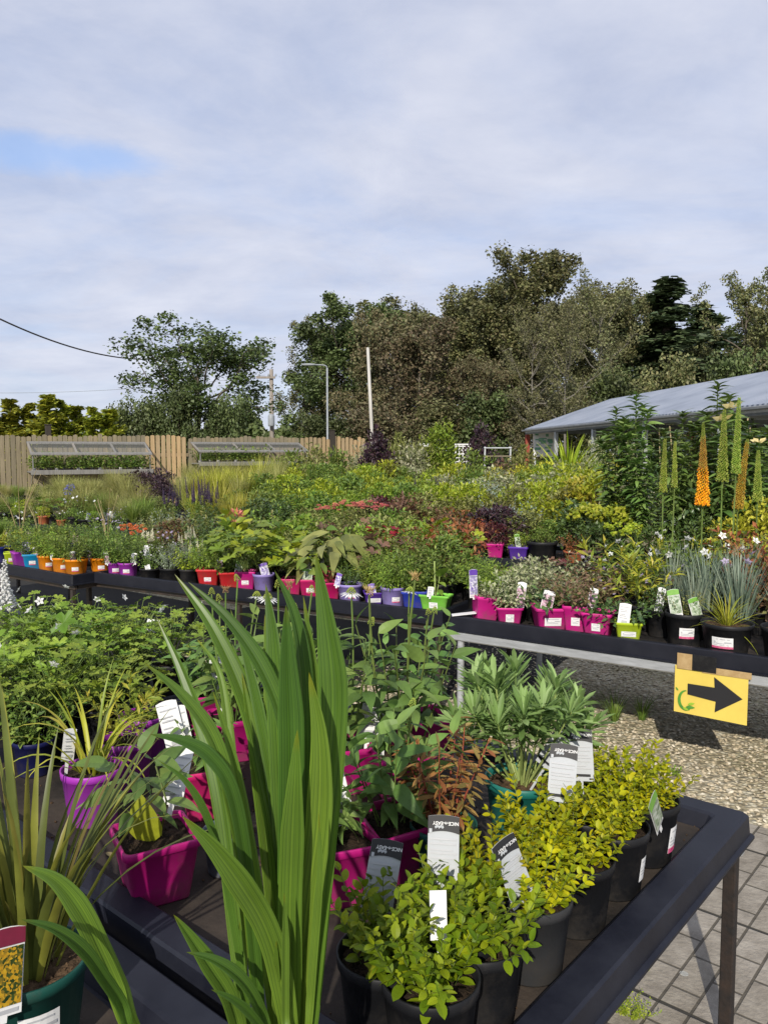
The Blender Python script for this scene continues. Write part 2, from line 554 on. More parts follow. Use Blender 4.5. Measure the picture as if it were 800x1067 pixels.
# ---------------------------------------------------------------- leaf colours
LM = {
    'privet': leaf_mat('golden privet leaf', [(.20, .25, .006), (.36, .37, .007), (.50, .44, .01)], .45, .32, spec=.2),
    'privet_green': leaf_mat('lime privet leaf', [(.10, .17, .008), (.19, .26, .010), (.30, .34, .012)], .45, .32, spec=.2),
    'euph': leaf_mat('spurge leaf', [(.13, .23, .06), (.22, .35, .10), (.31, .44, .17)], .5, .28),
    'euph_red': leaf_mat('bronze spurge leaf', [(.20, .055, .03), (.30, .12, .035), (.36, .22, .07), (.2, .17, .05)], .5, .25),
    'cone': leaf_mat('coneflower leaf', [(0.087, 0.169, 0.035), (0.150, 0.258, 0.056), (0.213, 0.314, 0.075)], .5, .28),
    'glad': leaf_mat('sword leaf', [(.055, .14, .02), (.10, .205, .028), (.165, .275, .035)], .38, .38, noise=5, spec=.4, var=.2),
    'bronze': leaf_mat('bronze strap leaf', [(.08, .10, .025), (.15, .18, .035), (.29, .29, .045), (.14, .11, .04)], .42, .3),
    'yellow_strap': leaf_mat('yellow strap leaf', [(.22, .29, .03), (.38, .40, .035), (.45, .38, .05)], .42, .32),
    'green': leaf_mat('mid green leaf', [(0.078, 0.146, 0.022), (0.151, 0.224, 0.036), (0.235, 0.302, 0.056)], .5, .25),
    'fresh': leaf_mat('fresh green leaf', [(0.123, 0.213, 0.022), (0.213, 0.308, 0.034), (0.314, 0.392, 0.056)], .48, .3),
    'dark': leaf_mat('dark green leaf', [(0.038, 0.082, 0.020), (0.075, 0.132, 0.030), (0.119, 0.181, 0.048)], .36, .15, spec=.5),
    'lime': leaf_mat('lime leaf', [(0.190, 0.269, 0.017), (0.314, 0.381, 0.022), (0.448, 0.470, 0.050)], .48, .3),
    'gold': leaf_mat('golden leaf', [(.28, .29, .02), (.42, .40, .03), (.55, .50, .07)], .48, .3),
    'olive': leaf_mat('olive leaf', [(0.123, 0.146, 0.034), (0.202, 0.213, 0.056), (0.291, 0.291, 0.095)], .5, .25),
    'brown': leaf_mat('bronze brown leaf', [(0.112, 0.050, 0.034), (0.168, 0.090, 0.045), (0.213, 0.146, 0.067)], .5, .25),
    'rust': leaf_mat('rust leaf', [(0.246, 0.062, 0.034), (0.358, 0.123, 0.045), (0.403, 0.213, 0.078)], .5, .28),
    'burg': leaf_mat('burgundy leaf', [(.05, .015, .02), (.09, .022, .03), (.13, .04, .04)], .4, .2),
    'red': leaf_mat('crimson leaf', [(.22, .012, .03), (.35, .025, .045), (.4, .07, .05)], .45, .25),
    'purple': leaf_mat('dark purple leaf', [(.028, .015, .025), (.055, .028, .04), (.08, .045, .05)], .4, .15),
    'grey': leaf_mat('grey green leaf', [(0.157, 0.202, 0.134), (0.246, 0.291, 0.202), (0.336, 0.370, 0.280)], .6, .2),
    'silver': leaf_mat('silver blue leaf', [(.18, .24, .22), (.27, .34, .32), (.36, .42, .40)], .6, .2),
    'cream': leaf_mat('cream edged leaf', [(.15, .20, .07), (.36, .38, .20), (.52, .50, .34)], .5, .28),
    'grass': leaf_mat('pale grass', [(0.213, 0.246, 0.056), (0.347, 0.358, 0.101), (0.515, 0.470, 0.190)], .5, .3),
    'grass_green': leaf_mat('green grass blade', [(.11, .19, .03), (.19, .28, .045), (.28, .35, .07)], .5, .3),
    'grass_yellow': leaf_mat('yellow grass', [(.27, .30, .03), (.40, .40, .05), (.5, .46, .10)], .5, .3),
    'straw': leaf_mat('straw stalk', [(.32, .26, .12), (.45, .36, .18)], .6, .2),
    'blue_grass': leaf_mat('blue grey blade', [(.13, .19, .14), (.20, .26, .19), (.30, .34, .24)], .5, .2),
    'pinkbrown': leaf_mat('pinkish brown leaf', [(0.146, 0.090, 0.056), (0.235, 0.134, 0.084), (0.190, 0.190, 0.067)], .5, .25),
    'oak': leaf_mat('olive tree leaf', [(0.082, 0.098, 0.036), (0.139, 0.151, 0.056), (0.215, 0.215, 0.091), (0.181, 0.157, 0.073)], .55, .22, noise=.5, var=.35),
    'sycamore': leaf_mat('dark tree leaf', [(0.064, 0.092, 0.029), (0.102, 0.139, 0.044), (0.164, 0.198, 0.073)], .55, .22, noise=.45, var=.35),
    'browned': leaf_mat('salt browned tree leaf', [(0.132, 0.112, 0.059), (0.198, 0.151, 0.085), (0.172, 0.164, 0.079), (0.106, 0.119, 0.053)], .6, .22, noise=.5, var=.3),
    'browned_old': leaf_mat('old leaf', [(0.106, 0.075, 0.043), (0.156, 0.106, 0.062), (0.125, 0.115, 0.056), (0.075, 0.085, 0.037)], .6, .22, noise=.5, var=.3),
    'paletree': leaf_mat('pale thin tree leaf', [(0.152, 0.152, 0.068), (0.229, 0.221, 0.107), (0.152, 0.183, 0.068)], .6, .25, noise=.5, var=.3),
    'spruce': leaf_mat('dark conifer needles', [(.045, .07, .034), (.075, .108, .048), (.11, .14, .062)], .6, .12, noise=.6, var=.3),
    'spruce_old': leaf_mat('needles', [(0.020, 0.036, 0.020), (0.036, 0.059, 0.028), (0.056, 0.081, 0.036)], .6, .1, noise=.6, var=.3),
    'goldcon': leaf_mat('golden conifer sprays', [(.13, .18, .025), (.31, .34, .035), (.50, .49, .05)], .55, .2, noise=1.5, var=.35),
    'hawthorn': leaf_mat('lone tree leaf', [(0.054, 0.084, 0.024), (0.091, 0.137, 0.038), (0.152, 0.190, 0.065)], .5, .2, noise=.7, var=.3),
}
STEM = leaf_mat('green stem', [(.10, .16, .03), (.15, .20, .05)], .5, .1)
STEM_PALE = leaf_mat('pale green stem', [(.28, .36, .10), (.36, .42, .14)], .5, .1)
STEM_RED = leaf_mat('red stem', [(.24, .04, .03), (.30, .08, .04)], .5, .1)
STEM_BROWN = leaf_mat('brown stem', [(.10, .07, .04), (.14, .10, .06)], .7, 0)
BARK = surf_mat('grey brown bark', (.085, .07, .052), (.15, .13, .105), .9, 6, .6, 14, .1, stretch=(1, 1, .25), dist=.05)
BARK_PALE = surf_mat('pale bark', (.13, .12, .10), (.20, .185, .16), .9, 6, .5, 14, .1, stretch=(1, 1, .25), dist=.05)


def fl(name, *cols, trans=.25):
    if name not in MATS:
        MATS[name] = leaf_mat(name, list(cols) if len(cols) > 1 else [cols[0], tuple(x * .8 for x in cols[0])], .55, trans, var=.12)
    return MATS[name]


F_WHITE = fl('white petal', (.72, .72, .70), (.8, .8, .78))
F_CREAM = fl('cream floret', (.62, .58, .42), (.74, .70, .56))
F_RED = fl('coral red floret', (.55, .13, .10), (.62, .22, .17), (.48, .09, .08))
F_ORRED = fl('orange red petal', (.60, .10, .03), (.65, .2, .06))
F_BLUE = fl('violet blue floret', (.14, .13, .42), (.22, .20, .52))
F_PURP = fl('dark violet floret', (.045, .03, .07), (.09, .06, .12))
F_LILAC = fl('lilac petal', (.45, .36, .55), (.56, .48, .66))
F_PINK = fl('pink petal', (.62, .25, .40), (.7, .4, .5))
F_YEL = fl('yellow petal', (.68, .48, .04), (.75, .58, .10))
F_PYEL = fl('pale yellow lily petal', (.80, .66, .22), (.82, .74, .42))
F_ORANGE = fl('orange floret', (.85, .30, .01), (.90, .42, .015), (.78, .22, .01))
F_BUDORANGE = fl('brownish orange bud', (.36, .15, .03), (.44, .25, .04), (.30, .20, .04))
F_AMBER = fl('amber bud', (.42, .26, .03), (.52, .36, .04), (.34, .28, .04))
F_GREENBUD = fl('green bud', (.17, .26, .03), (.28, .36, .05), (.36, .40, .08))
F_CONE = fl('spent cone', (.45, .28, .10), (.56, .40, .18), (.4, .2, .08))
F_CONEG = fl('green cone', (.30, .40, .06), (.42, .48, .08))
F_STRAW = LM['straw']

# ---------------------------------------------------------------- pots, soil, tags
POTC = {
    'black': (.011, .0115, .0135), 'magenta': (.40, .008, .155), 'pink': (.50, .012, .20), 'crimson': (.46, .010, .115), 'purple': (.10, .035, .36),
    'violet': (.30, .03, .36), 'lavender': (.25, .20, .48), 'navy': (.012, .02, .17), 'darknavy': (.008, .01, .06), 'blue': (.02, .04, .34), 'cyan': (.01, .26, .52),
    'lime': (.38, .50, .02), 'green': (.19, .52, .06), 'orange': (.72, .23, .005), 'red': (.50, .02, .025), 'teal': (.015, .17, .14),
    'darkgreen': (.012, .07, .055), 'terracotta': (.42, .12, .05), 'greyblue': (.09, .12, .16), 'grey': (.03, .031, .033), 'white': (.7, .7, .7),
}
SOIL = surf_mat('potting compost', (.012, .009, .007), (.05, .034, .022), .95, 60, 1.0, 160, .1, dist=.006)
SOIL_BR = surf_mat('dry brown compost', (.045, .028, .017), (.13, .085, .05), .95, 60, 1.0, 160, .1, dist=.006)
PAPER = surf_mat('white card', (.74, .74, .73), (.66, .66, .66), .5, 8)
CARDGREY = surf_mat('pale grey card', (.44, .46, .48), (.38, .40, .42), .35, 6)
INK = surf_mat('black ink', (.02, .02, .022), None, .45, 8)
INKGREY = surf_mat('grey small print', (.46, .47, .49), None, .5, 8)
PINKINK = surf_mat('pink printed band', (.50, .03, .14), (.6, .2, .3), .5, 60)
GREENINK = surf_mat('green printed band', (.16, .36, .05), None, .5, 30)
PURPINK = surf_mat('purple printed band', (.12, .05, .36), None, .5, 30)
MAROON = surf_mat('maroon printed band', (.17, .015, .04), None, .4, 30)


def picture_mat(name, cols, scale=55):
    m, nt, out = new_mat(name)
    tc = N(nt, 'ShaderNodeTexCoord')
    vo = N(nt, 'ShaderNodeTexVoronoi', Scale=scale)
    nt.links.new(tc.outputs['Object'], vo.inputs['Vector'])
    sp = N(nt, 'ShaderNodeSeparateColor')
    nt.links.new(vo.outputs['Color'], sp.inputs[0])
    rp = ramp(nt, cols)
    nt.links.new(sp.outputs[0], rp.inputs[0])
    b = N(nt, 'ShaderNodeBsdfPrincipled', Roughness=.3)
    nt.links.new(rp.outputs[0], b.inputs['Base Color'])
    nt.links.new(b.outputs[0], out.inputs[0])
    return m


PIC = {
    'yellow': picture_mat('picture of yellow flowers', [(.012, .03, .008), (.05, .07, .015), (.40, .22, .015), (.5, .31, .02)], 230),
    'pink': picture_mat('picture of pink flowers', [(.1, .12, .08), (.45, .25, .32), (.62, .5, .55), (.3, .1, .2)], 90),
    'violet': picture_mat('picture of violet flowers', [(.2, .2, .25), (.3, .25, .5), (.65, .65, .7), (.15, .1, .35)], 90),
    'green': picture_mat('picture of green leaves', [(.1, .16, .08), (.3, .36, .25), (.5, .55, .46), (.2, .28, .15)], 90),
    'white': picture_mat('picture of white flowers', [(.25, .28, .25), (.6, .62, .6), (.72, .72, .72), (.4, .3, .4)], 90),
}


def rr_ring(w, z, n=6, r=.2):
    """rounded square ring of half width w"""
    P = []
    for q in range(4):
        cx, cy = [(1, 1), (-1, 1), (-1, -1), (1, -1)][q]
        for i in range(n):
            a = q * math.pi / 2 + i / (n - 1) * math.pi / 2
            P.append((cx * w * (1 - r) + w * r * math.cos(a), cy * w * (1 - r) + w * r * math.sin(a), z))
    return P


_cache = {}


def cached(key, fn):
    if key not in _cache:
        _cache[key] = fn()
    return _cache[key]


def pot_mesh(shape, col, r, h):
    def go():
        mb = MB()
        if shape == 'round':
            mb.lathe([(.001, .0), (.76 * r, 0), (.78 * r, .004), (.95 * r, h * .86), (1.0 * r, h * .87), (1.005 * r, h * .93), (1.015 * r, h * .995),
                      (1.0 * r, h), (.965 * r, h), (.95 * r, h * .97), (.9 * r, h * .8)], 32)
        else:
            rx = (1.0, 1.0)
            if shape == 'trough':
                rx = (1.75, 1.0)
            rings = []
            for w, z in [(.001, 0), (.70, .0), (.72, .03), (.93, .86), (1.0, .885), (1.0, .985), (.985, 1.0), (.93, 1.0), (.91, .96), (.86, .8)]:
                P = np.array(rr_ring(w * r, z * h))
                P[:, 0] *= rx[0]
                if z == 0 and w > .1:
                    P[:, 2] += .009 * ((np.abs(P[:, 0]) < .4 * r * rx[0]) | (np.abs(P[:, 1]) < .4 * r))
                rings.append(P)
            m = len(rings[0])
            F = [(a * m + i, a * m + (i + 1) % m, (a + 1) * m + (i + 1) % m, (a + 1) * m + i) for a in range(len(rings) - 1) for i in range(m)]
            mb.add(np.concatenate(rings), F)
        return mb.mesh('pot', plastic('plastic ' + col, POTC[col], .45 if col != 'black' else .5), True)
    return cached(('pot', shape, col, round(r, 3), round(h, 3)), go)


def soil_mesh(shape, r, h, dry=False):
    def go():
        g = np.random.default_rng(int(r * 1000) + dry)
        mb = MB()
        k = 9
        V = []
        F = []
        sx = 1.75 if shape == 'trough' else 1
        for a in range(6):
            for b in range(24):
                t = b / 24 * 2 * math.pi
                q = r * .905 * a / 5
                x, y = q * math.cos(t), q * math.sin(t)
                if shape != 'round':
                    s = 1 / max(abs(math.cos(t)), abs(math.sin(t)))
                    s = min(s, 1.3)
                    x, y = x * s * sx * .99, y * s * .99
                V.append((x, y, h * .88 + g.normal(0, .0022) + (.004 if a < 3 else 0)))
        for a in range(5):
            for b in range(24):
                c = (b + 1) % 24
                F.append((a * 24 + b, a * 24 + c, a * 24 + 24 + c, a * 24 + 24 + b))
        mb.add(V, F)
        n = 60
        t, q = g.uniform(0, 6.28, n), r * .8 * np.sqrt(g.uniform(0, 1, n))
        P = np.stack((q * np.cos(t), q * np.sin(t), np.full(n, h * .885)), 1)
        mb.inst(T_BUD, P, frames(g.normal(0, 1, (n, 3))), g.uniform(.004, .011, n) * (r / .09))
        return mb.mesh('soil', SOIL_BR if dry else SOIL)
    return cached(('soil', shape, round(r, 3), round(h, 3), dry), go)


def price_mesh(shape, r, h, w=.055, hh=.038, zc=.45, pink=True, sq_y=None):
    """sticker on the pot side that faces -Y"""
    def go():
        mb = MB()
        z0, z1 = zc * h - hh / 2, zc * h + hh / 2
        base = .78 if shape == 'round' else .72
        span = (.95 if shape == 'round' else .93) - base
        rad = lambda z: r * (base + span * z / (h * .86))

        def patch(u0, u1, a0, a1, off, mat, n=6):
            V, F = [], []
            for i in range(n + 1):
                u = u0 + (u1 - u0) * i / n
                for a in (a0, a1):
                    z = z0 + (z1 - z0) * a
                    R_ = rad(z) + off
                    if shape == 'round':
                        V.append((R_ * math.sin(u * w / R_), -R_ * math.cos(u * w / R_), z))
                    else:
                        V.append((u * w, -R_, z))
            for i in range(n):
                F.append((2 * i, 2 * i + 2, 2 * i + 3, 2 * i + 1))
            mb.add(V, F, mat)
        patch(-.5, .5, 0, 1, .0012, 0)
        if pink:
            patch(-.5, .5, .0, .2, .0022, 2)
        for k, (a, b, c, d) in enumerate([(-.4, -.3, .55, .65), (-.3, .35, .8, .87), (-.4, .1, .42, .48), (.1, .42, .5, .62), (-.36, .3, .28, .34)]):
            patch(a, b, c, d, .0022, 1, 2)
        return mb.mesh('price_label', [PAPER, INKGREY, PINKINK])
    return cached(('price', shape, round(r, 3), round(h, 3), w, hh, pink), go)


def tag_mesh(kind='white', w=.05, h=.11, stick=.06, seed=0):
    """card plant tag, base at origin, faces -Y"""
    def go():
        mb = MB()

        def quad(x0, x1, z0, z1, off, mat, arc=0):
            n = 5
            V, F = [], []
            for i in range(n + 1):
                x = x0 + (x1 - x0) * i / n
                b = arc * (1 - (2 * i / n - 1) ** 2)
                for z in (z0, z1 + b):
                    zz = stick + z * h
                    V.append((x * w, -off + .010 * (z - .5) ** 2 * 1.2, zz))
            for i in range(n):
                F.append((2 * i, 2 * i + 2, 2 * i + 3, 2 * i + 1))
            mb.add(V, F, mat)
        mb.add([(-.12 * w, .002, 0), (.12 * w, .002, 0), (.16 * w, .004, stick + .02), (-.16 * w, .004, stick + .02)], [(0, 1, 2, 3)], 0)
        quad(-.5, .5, 0, 1, 0, 0, .04)
        quad(-.5, .5, 0, 1, -.0008, 0, .04)
        if kind == 'white':
            for i, z in enumerate((.84, .70, .62, .48, .40, .30)):
                quad(-.4, .40 if i == 0 else .05 + .3 * ((i * 7) % 3) / 3, z, z + .025, .0006, 1)
            quad(-.2, .3, .08, .2, .0006, 1)
        elif kind != 'plain':
            quad(-.46, .46, .12, .80, .0006, 2, .0)
            quad(-.5, .5, .82, 1.0, .0007, 3, .03)
            quad(-.4, .4, .03, .08, .0006, 1)
        mats = [PAPER, INKGREY, PIC.get(kind, PIC['green']), {'green': GREENINK, 'violet': PURPINK, 'yellow': MAROON, 'pink': PAPER, 'white': PAPER}.get(kind, PAPER)]
        return mb.mesh('plant_tag', mats)
    return cached(('tag', kind, w, h, stick), go)


def text_mesh(s, size, mat, rot=0):
    cu = bpy.data.curves.new('lettering', 'FONT')
    cu.body = s
    cu.size = size
    cu.align_x = 'CENTER'
    cu.align_y = 'CENTER'
    cu.offset = size * .02
    ob = bpy.data.objects.new('lettering', cu)
    COL.objects.link(ob)
    dg = bpy.context.evaluated_depsgraph_get()
    me = bpy.data.meshes.new_from_object(ob.evaluated_get(dg))
    bpy.data.objects.remove(ob)
    bpy.data.curves.remove(cu)
    me.materials.clear()
    me.materials.append(mat)
    me.name = 'lettering'
    return me


def care_card_mesh(w=.058, h=.122):
    """grey care card with a black arched head, stuck in upside down; faces -Y, base at origin"""
    def go():
        mb = MB()
        bend = lambda x, z: .006 * (z / h - .5) ** 2

        def strip(x0, x1, zlo, zhi, off, mat, n=10):
            V, F = [], []
            for i in range(n + 1):
                x = x0 + (x1 - x0) * i / n
                for z in (zlo(x), zhi(x)):
                    V.append((x * w, bend(x, z * h) - off, z * h))
            for i in range(n):
                F.append((2 * i, 2 * i + 2, 2 * i + 3, 2 * i + 1))
            mb.add(V, F, mat)
        top = lambda x: 1.0 - .10 * x * x
        strip(-.5, .5, lambda x: 0, top, 0, 0)
        strip(-.5, .5, lambda x: 0, top, -.0009, 0)
        strip(-.5, .5, lambda x: .77 - .16 * x * x, top, .0006, 1)
        for k in range(7):
            z = .66 - k * .068 - (.02 if k % 3 == 2 else 0)
            e = (.42, .40, .30, .42, .38, .2, .41)[k]
            strip(-.42, e, lambda x, z=z: z - .02, lambda x, z=z: z + .005, .0006, 2, 3)
        strip(-.49, .36, lambda x: .085, lambda x: .135, .0006, 1, 3)
        strip(.30, .48, lambda x: .03, lambda x: .06, .0006, 1, 2)
        strip(-.46, -.37, lambda x: .74, lambda x: .80, .0012, 0, 2)
        # a little spray of leaves in the black head
        for k in range(5):
            cx, cz = -.26 + .055 * k, .80 + .012 * (k % 2)
            mb.add([((cx) * w, -.0013, cz * h), ((cx + .05) * w, -.0013, (cz + .025) * h), ((cx + .02) * w, -.0013, (cz + .055) * h), ((cx - .025) * w, -.0013, (cz + .03) * h)],
                   [(0, 1, 2, 3)], 0)
        return mb.mesh('care_card', [CARDGREY, INK, INKGREY])
    return cached(('care', w, h), go)


CARE_TEXT = text_mesh('NICE-n-EASY', .0086, PAPER)


def care_card(parent, loc, rz, tilt=0.0, lean=0.0, sc=1.0):
    o = link('care_card', care_card_mesh(), parent, loc, rz, sc)
    o.rotation_euler = (tilt, lean, rz)
    t = link('lettering', CARE_TEXT, o, (.004, -.0012, .122 * .885))
    t.rotation_euler = (R(90), R(180), 0)      # upside down on the card
    return o


# ---------------------------------------------------------------- species
SP = {}


def species(fn):
    SP[fn.__name__] = fn
    return fn


def stdbush(mat, stemmat=STEM, **kw):
    def go(seed):
        lv, st, tips, tans = bush(seed, **kw)
        return [('foliage', lv.mesh('foliage', LM[mat], False)), ('stem', st.mesh('stem', stemmat))]
    return go


T3 = leaf_tmpl(.5, 2, .18, .2, 'ovate')
SMALL = dict(n=24, h=.28, tilt=.95, tmpl=T3, L=.040, per=22, arr='opp', base=.06, t0=.08)
SP['privet_gold'] = stdbush('privet', n=24, h=.165, tilt=.72, tmpl=T_RND, L=.031, per=18, arr='opp', base=.08, ang=50, tip=.72, wid=1.05, rollj=.3)
SP['privet_lime'] = stdbush('privet_green', n=20, h=.165, tilt=.78, tmpl=T_RND, L=.036, per=16, arr='opp', base=.07, ang=50, tip=.75, wid=1.05, rollj=.3)
SP['bush_green'] = stdbush('green', **SMALL)
SP['bush_fresh'] = stdbush('fresh', **SMALL)
SP['bush_dark'] = stdbush('dark', **SMALL)
SP['bush_lime'] = stdbush('lime', **SMALL)
SP['bush_gold'] = stdbush('gold', n=26, h=.32, tilt=.95, tmpl=T3, L=.045, per=22, arr='opp', base=.06, t0=.08)
SP['bush_olive'] = stdbush('olive', **SMALL)
SP['bush_grey'] = stdbush('grey', n=26, h=.26, tilt=1.0, tmpl=T3, L=.03, per=26, arr='spiral', base=.05)
SP['bush_cream'] = stdbush('cream', n=22, h=.22, tilt=1.1, tmpl=T3, L=.04, per=20, arr='opp', base=.05)
SP['bush_brown'] = stdbush('brown', **SMALL)
SP['bush_rust'] = stdbush('rust', n=20, h=.24, tilt=.9, tmpl=T3, L=.042, per=18, arr='opp', base=.05)
SP['bush_burgundy'] = stdbush('burg', n=22, h=.30, tilt=.9, tmpl=T3, L=.042, per=20, arr='opp', base=.05)
SP['bush_purple'] = stdbush('purple', n=22, h=.34, tilt=.85, tmpl=T3, L=.046, per=20, arr='opp', base=.05)
SP['bush_pinkish'] = stdbush('pinkbrown', n=16, h=.20, tilt=1.1, tmpl=T3, L=.045, per=14, arr='spiral', base=.05)
SP['trailing_dark'] = stdbush('dark', n=14, h=.22, tilt=1.35, tmpl=T_OV_LO, L=.065, per=9, arr='opp', base=.05, sag=.25)
SP['leafy_pale'] = stdbush('fresh', n=9, h=.2, tilt=1.0, tmpl=T_OV, L=.075, per=8, arr='opp', base=.03)
SP['whorl_yellow'] = stdbush('yellow_strap', n=9, h=.3, tilt=.8, tmpl=T_LANCE_LO, L=.085, per=14, arr='spiral', base=.03, tuft=6)
SP['fine_feather'] = stdbush('green', n=28, h=.30, tilt=1.05, tmpl=T_LANCE_LO, L=.05, per=28, arr='spiral', base=.05, ang=60)
SP['fine_fresh'] = stdbush('fresh', n=28, h=.30, tilt=1.05, tmpl=T_LANCE_LO, L=.055, per=26, arr='spiral', base=.05, ang=60)
SP['herb_tall'] = stdbush('green', n=18, h=.46, tilt=.5, tmpl=T_LANCE_LO, L=.065, per=26, arr='opp', base=.05)
SP['herb_olive'] = stdbush('olive', n=18, h=.42, tilt=.55, tmpl=T_LANCE_LO, L=.065, per=26, arr='opp', base=.05)


@species
def spurge_green(seed):
    lv, st, tips, tans = bush(seed, n=24, h=.24, tilt=1.0, base=.03, tmpl=T_SPOON, L=.072, per=34, arr='spiral', ang=64, t0=.38, curve=.8, tip=.9, stem=.0038, wid=.95,
                              jit=.15, rollj=.25, droop=-.05, tuft=12)
    return [('foliage', lv.mesh('foliage', LM['euph'])), ('stem', st.mesh('stem', STEM_PALE))]


@species
def spurge_bronze(seed):
    lv, st, tips, tans = bush(seed, n=12, h=.26, tilt=.55, base=.03, tmpl=T_SPOON, L=.07, per=26, arr='spiral', ang=80, t0=.2, curve=.4, tip=.6, stem=.003, droop=.25)
    return [('foliage', lv.mesh('foliage', LM['euph_red'])), ('stem', st.mesh('stem', STEM_RED))]


def daisy(mbp, mbc, P, d, r, g, npet=14, cone=.5, droop=.2):
    d = nrm(np.asarray(d, float))
    fr = frames(d[None])[0]
    a = np.arange(npet) / npet * 6.283
    e = np.cos(a)[:, None] * fr[:, 0] + np.sin(a)[:, None] * fr[:, 2]
    D = e - d * droop
    if mbp is not None:
        mbp.inst(T_PETAL, P + e * r * .25, frames(D, None, d), r * g.uniform(.7, .95, npet), .7)
    n = 40
    t = np.sqrt((np.arange(n) + .5) / n)
    aa = np.arange(n) * GA
    Q = P + (np.cos(aa)[:, None] * fr[:, 0] + np.sin(aa)[:, None] * fr[:, 2]) * (t * r * .42)[:, None] + d * (cone * r * (1 - t ** 2))[:, None]
    mbc.inst(T_BUD, Q, frames(np.repeat(d[None], n, 0) + g.normal(0, .2, (n, 3))), r * .16)


def coneflower(seed, leafh=.3, flowers=((.45, 0),), tilt=.55, L=.095, n=9):
    g = np.random.default_rng(seed)
    lv, st, tips, tans = bush(seed, n=n, h=leafh, tilt=tilt, base=.045, tmpl=T_LANCE_BIG, L=L, per=9, arr='spiral', ang=60, t0=.25, tip=.7, stem=.0026, wid=1.35, droop=.25)
    heads = []
    for k, (fh, kind) in enumerate(flowers):
        pe, co, sp = MB(), MB(), MB()
        a = k * GA + seed
        b = np.array((math.cos(a) * .03, math.sin(a) * .03, .0))
        q = np.array((math.cos(a) * (.05 + .03 * (k % 3)), math.sin(a) * (.05 + .03 * (k % 2)), fh))
        t = np.linspace(0, 1, 6)[:, None]
        st.tube(b + (q - b) * t + np.array((0.012, 0, 0)) * np.sin(t * 3.1), .0028, 5)
        d = np.array((g.normal(0, .15), -.12 + g.normal(0, .15), 1))
        if kind == 0:
            daisy(pe, co, q, d, .034, g)
        elif kind == 1:
            daisy(None, co, q, d, .026, g, cone=.9)
        else:
            daisy(None, sp, q, d, .022, g, cone=.8)
            m = 20
            aa = np.arange(m) * GA
            e = np.stack((np.cos(aa), np.sin(aa), np.full(m, 1.3)), 1)
            sp.inst(T_PETAL, q + e * .006, frames(e), .022 * g.uniform(.7, 1.1, m), .35)
        for nm, mb_, mt in (('petals', pe, F_WHITE), ('flower_centre', co, F_CONEG), ('spent_flower', sp, F_CONE)):
            if mb_.n:
                heads.append((nm, mb_.mesh(nm, mt)))
    return [('foliage', lv.mesh('foliage', LM['cone'])), ('stem', st.mesh('stem', STEM))] + heads


SP['coneflower_white'] = lambda s: coneflower(s, .34, ((.46, 0), (.40, 1), (.37, 1)))
SP['coneflower_spent'] = lambda s: coneflower(s, .30, ((.44, 2), (.41, 2)))
SP['coneflower_leafy'] = lambda s: coneflower(s, .30, ((.33, 1),), L=.11)
SP['coneflower_mixed'] = lambda s: coneflower(s, .33, ((.47, 1), (.44, 1), (.42, 0), (.40, 1), (.45, 2)), n=12)


def bladeplant(mat, **kw):
    def go(seed):
        mb = MB()
        blades(mb, seed, **kw)
        return [('foliage', mb.mesh('foliage', LM[mat], kw.get('fold', .25) > 0))]
    return go


SP['strap_bronze'] = bladeplant('bronze', n=64, h=.50, w=.0175, tilt=.42, curl=.75, base=.05, segs=8, taper=2.5)
SP['strap_yellow'] = bladeplant('yellow_strap', n=34, h=.30, w=.013, tilt=.6, curl=1.7, base=.03, segs=9)
SP['strap_variegated'] = bladeplant('yellow_strap', n=60, h=.30, w=.010, tilt=.9, curl=.9, base=.03, segs=6)
SP['grass_wispy'] = bladeplant('grass', n=520, h=.62, w=.006, tilt=.42, curl=.85, base=.05, segs=6, fold=0)
SP['grass_fine_green'] = bladeplant('grass_green', n=440, h=.55, w=.0065, tilt=.42, curl=.85, base=.05, segs=6, fold=0)
SP['grass_yellow'] = bladeplant('grass_yellow', n=320, h=.5, w=.009, tilt=.38, curl=.8, base=.05, segs=6, fold=0)
SP['grass_tall'] = bladeplant('grass', n=380, h=.95, w=.008, tilt=.22, curl=.55, base=.06, segs=6, fold=0)
SP['blue_tuft'] = bladeplant('blue_grass', n=80, h=.25, w=.008, tilt=.35, curl=.25, base=.035, segs=4)
SP['cordyline'] = bladeplant('lime', n=80, h=1.0, w=.06, tilt=.9, curl=.55, base=.05, segs=6)
SP['spiky_dark'] = bladeplant('green', n=60, h=.42, w=.012, tilt=.5, curl=.7, base=.04, segs=5)
SP['seedling'] = stdbush('green', n=7, h=.12, tilt=.7, tmpl=T3, L=.05, per=8, arr='opp', base=.03)


def lobed(mat, stemmat=STEM, n=26, h=.18, L=.075, tilt=1.0, tmpl=T_LOBE):
    def go(seed):
        g = np.random.default_rng(seed)
        lv, st = MB(), MB()
        a = np.arange(n) * GA
        tl = tilt * np.sqrt((np.arange(n) + .5) / n)
        hh = h * g.uniform(.7, 1.1, n)
        P = np.stack((np.sin(tl) * np.cos(a), np.sin(tl) * np.sin(a), np.cos(tl) * .9 + .1), 1) * hh[:, None]
        for p in P:
            st.tube(np.array([p * 0, p * .55 + (0, 0, .02), p]), .0014, 3, cap=False)
        e = np.stack((np.cos(a), np.sin(a), g.normal(0, .25, n) - .1), 1)
        lv.inst(tmpl, P - e * L * .1, frames(e, g.normal(0, .35, n)), L * g.uniform(.6, 1.2, n))
        return [('foliage', lv.mesh('foliage', LM[mat])), ('stem', st.mesh('stem', stemmat))]
    return go


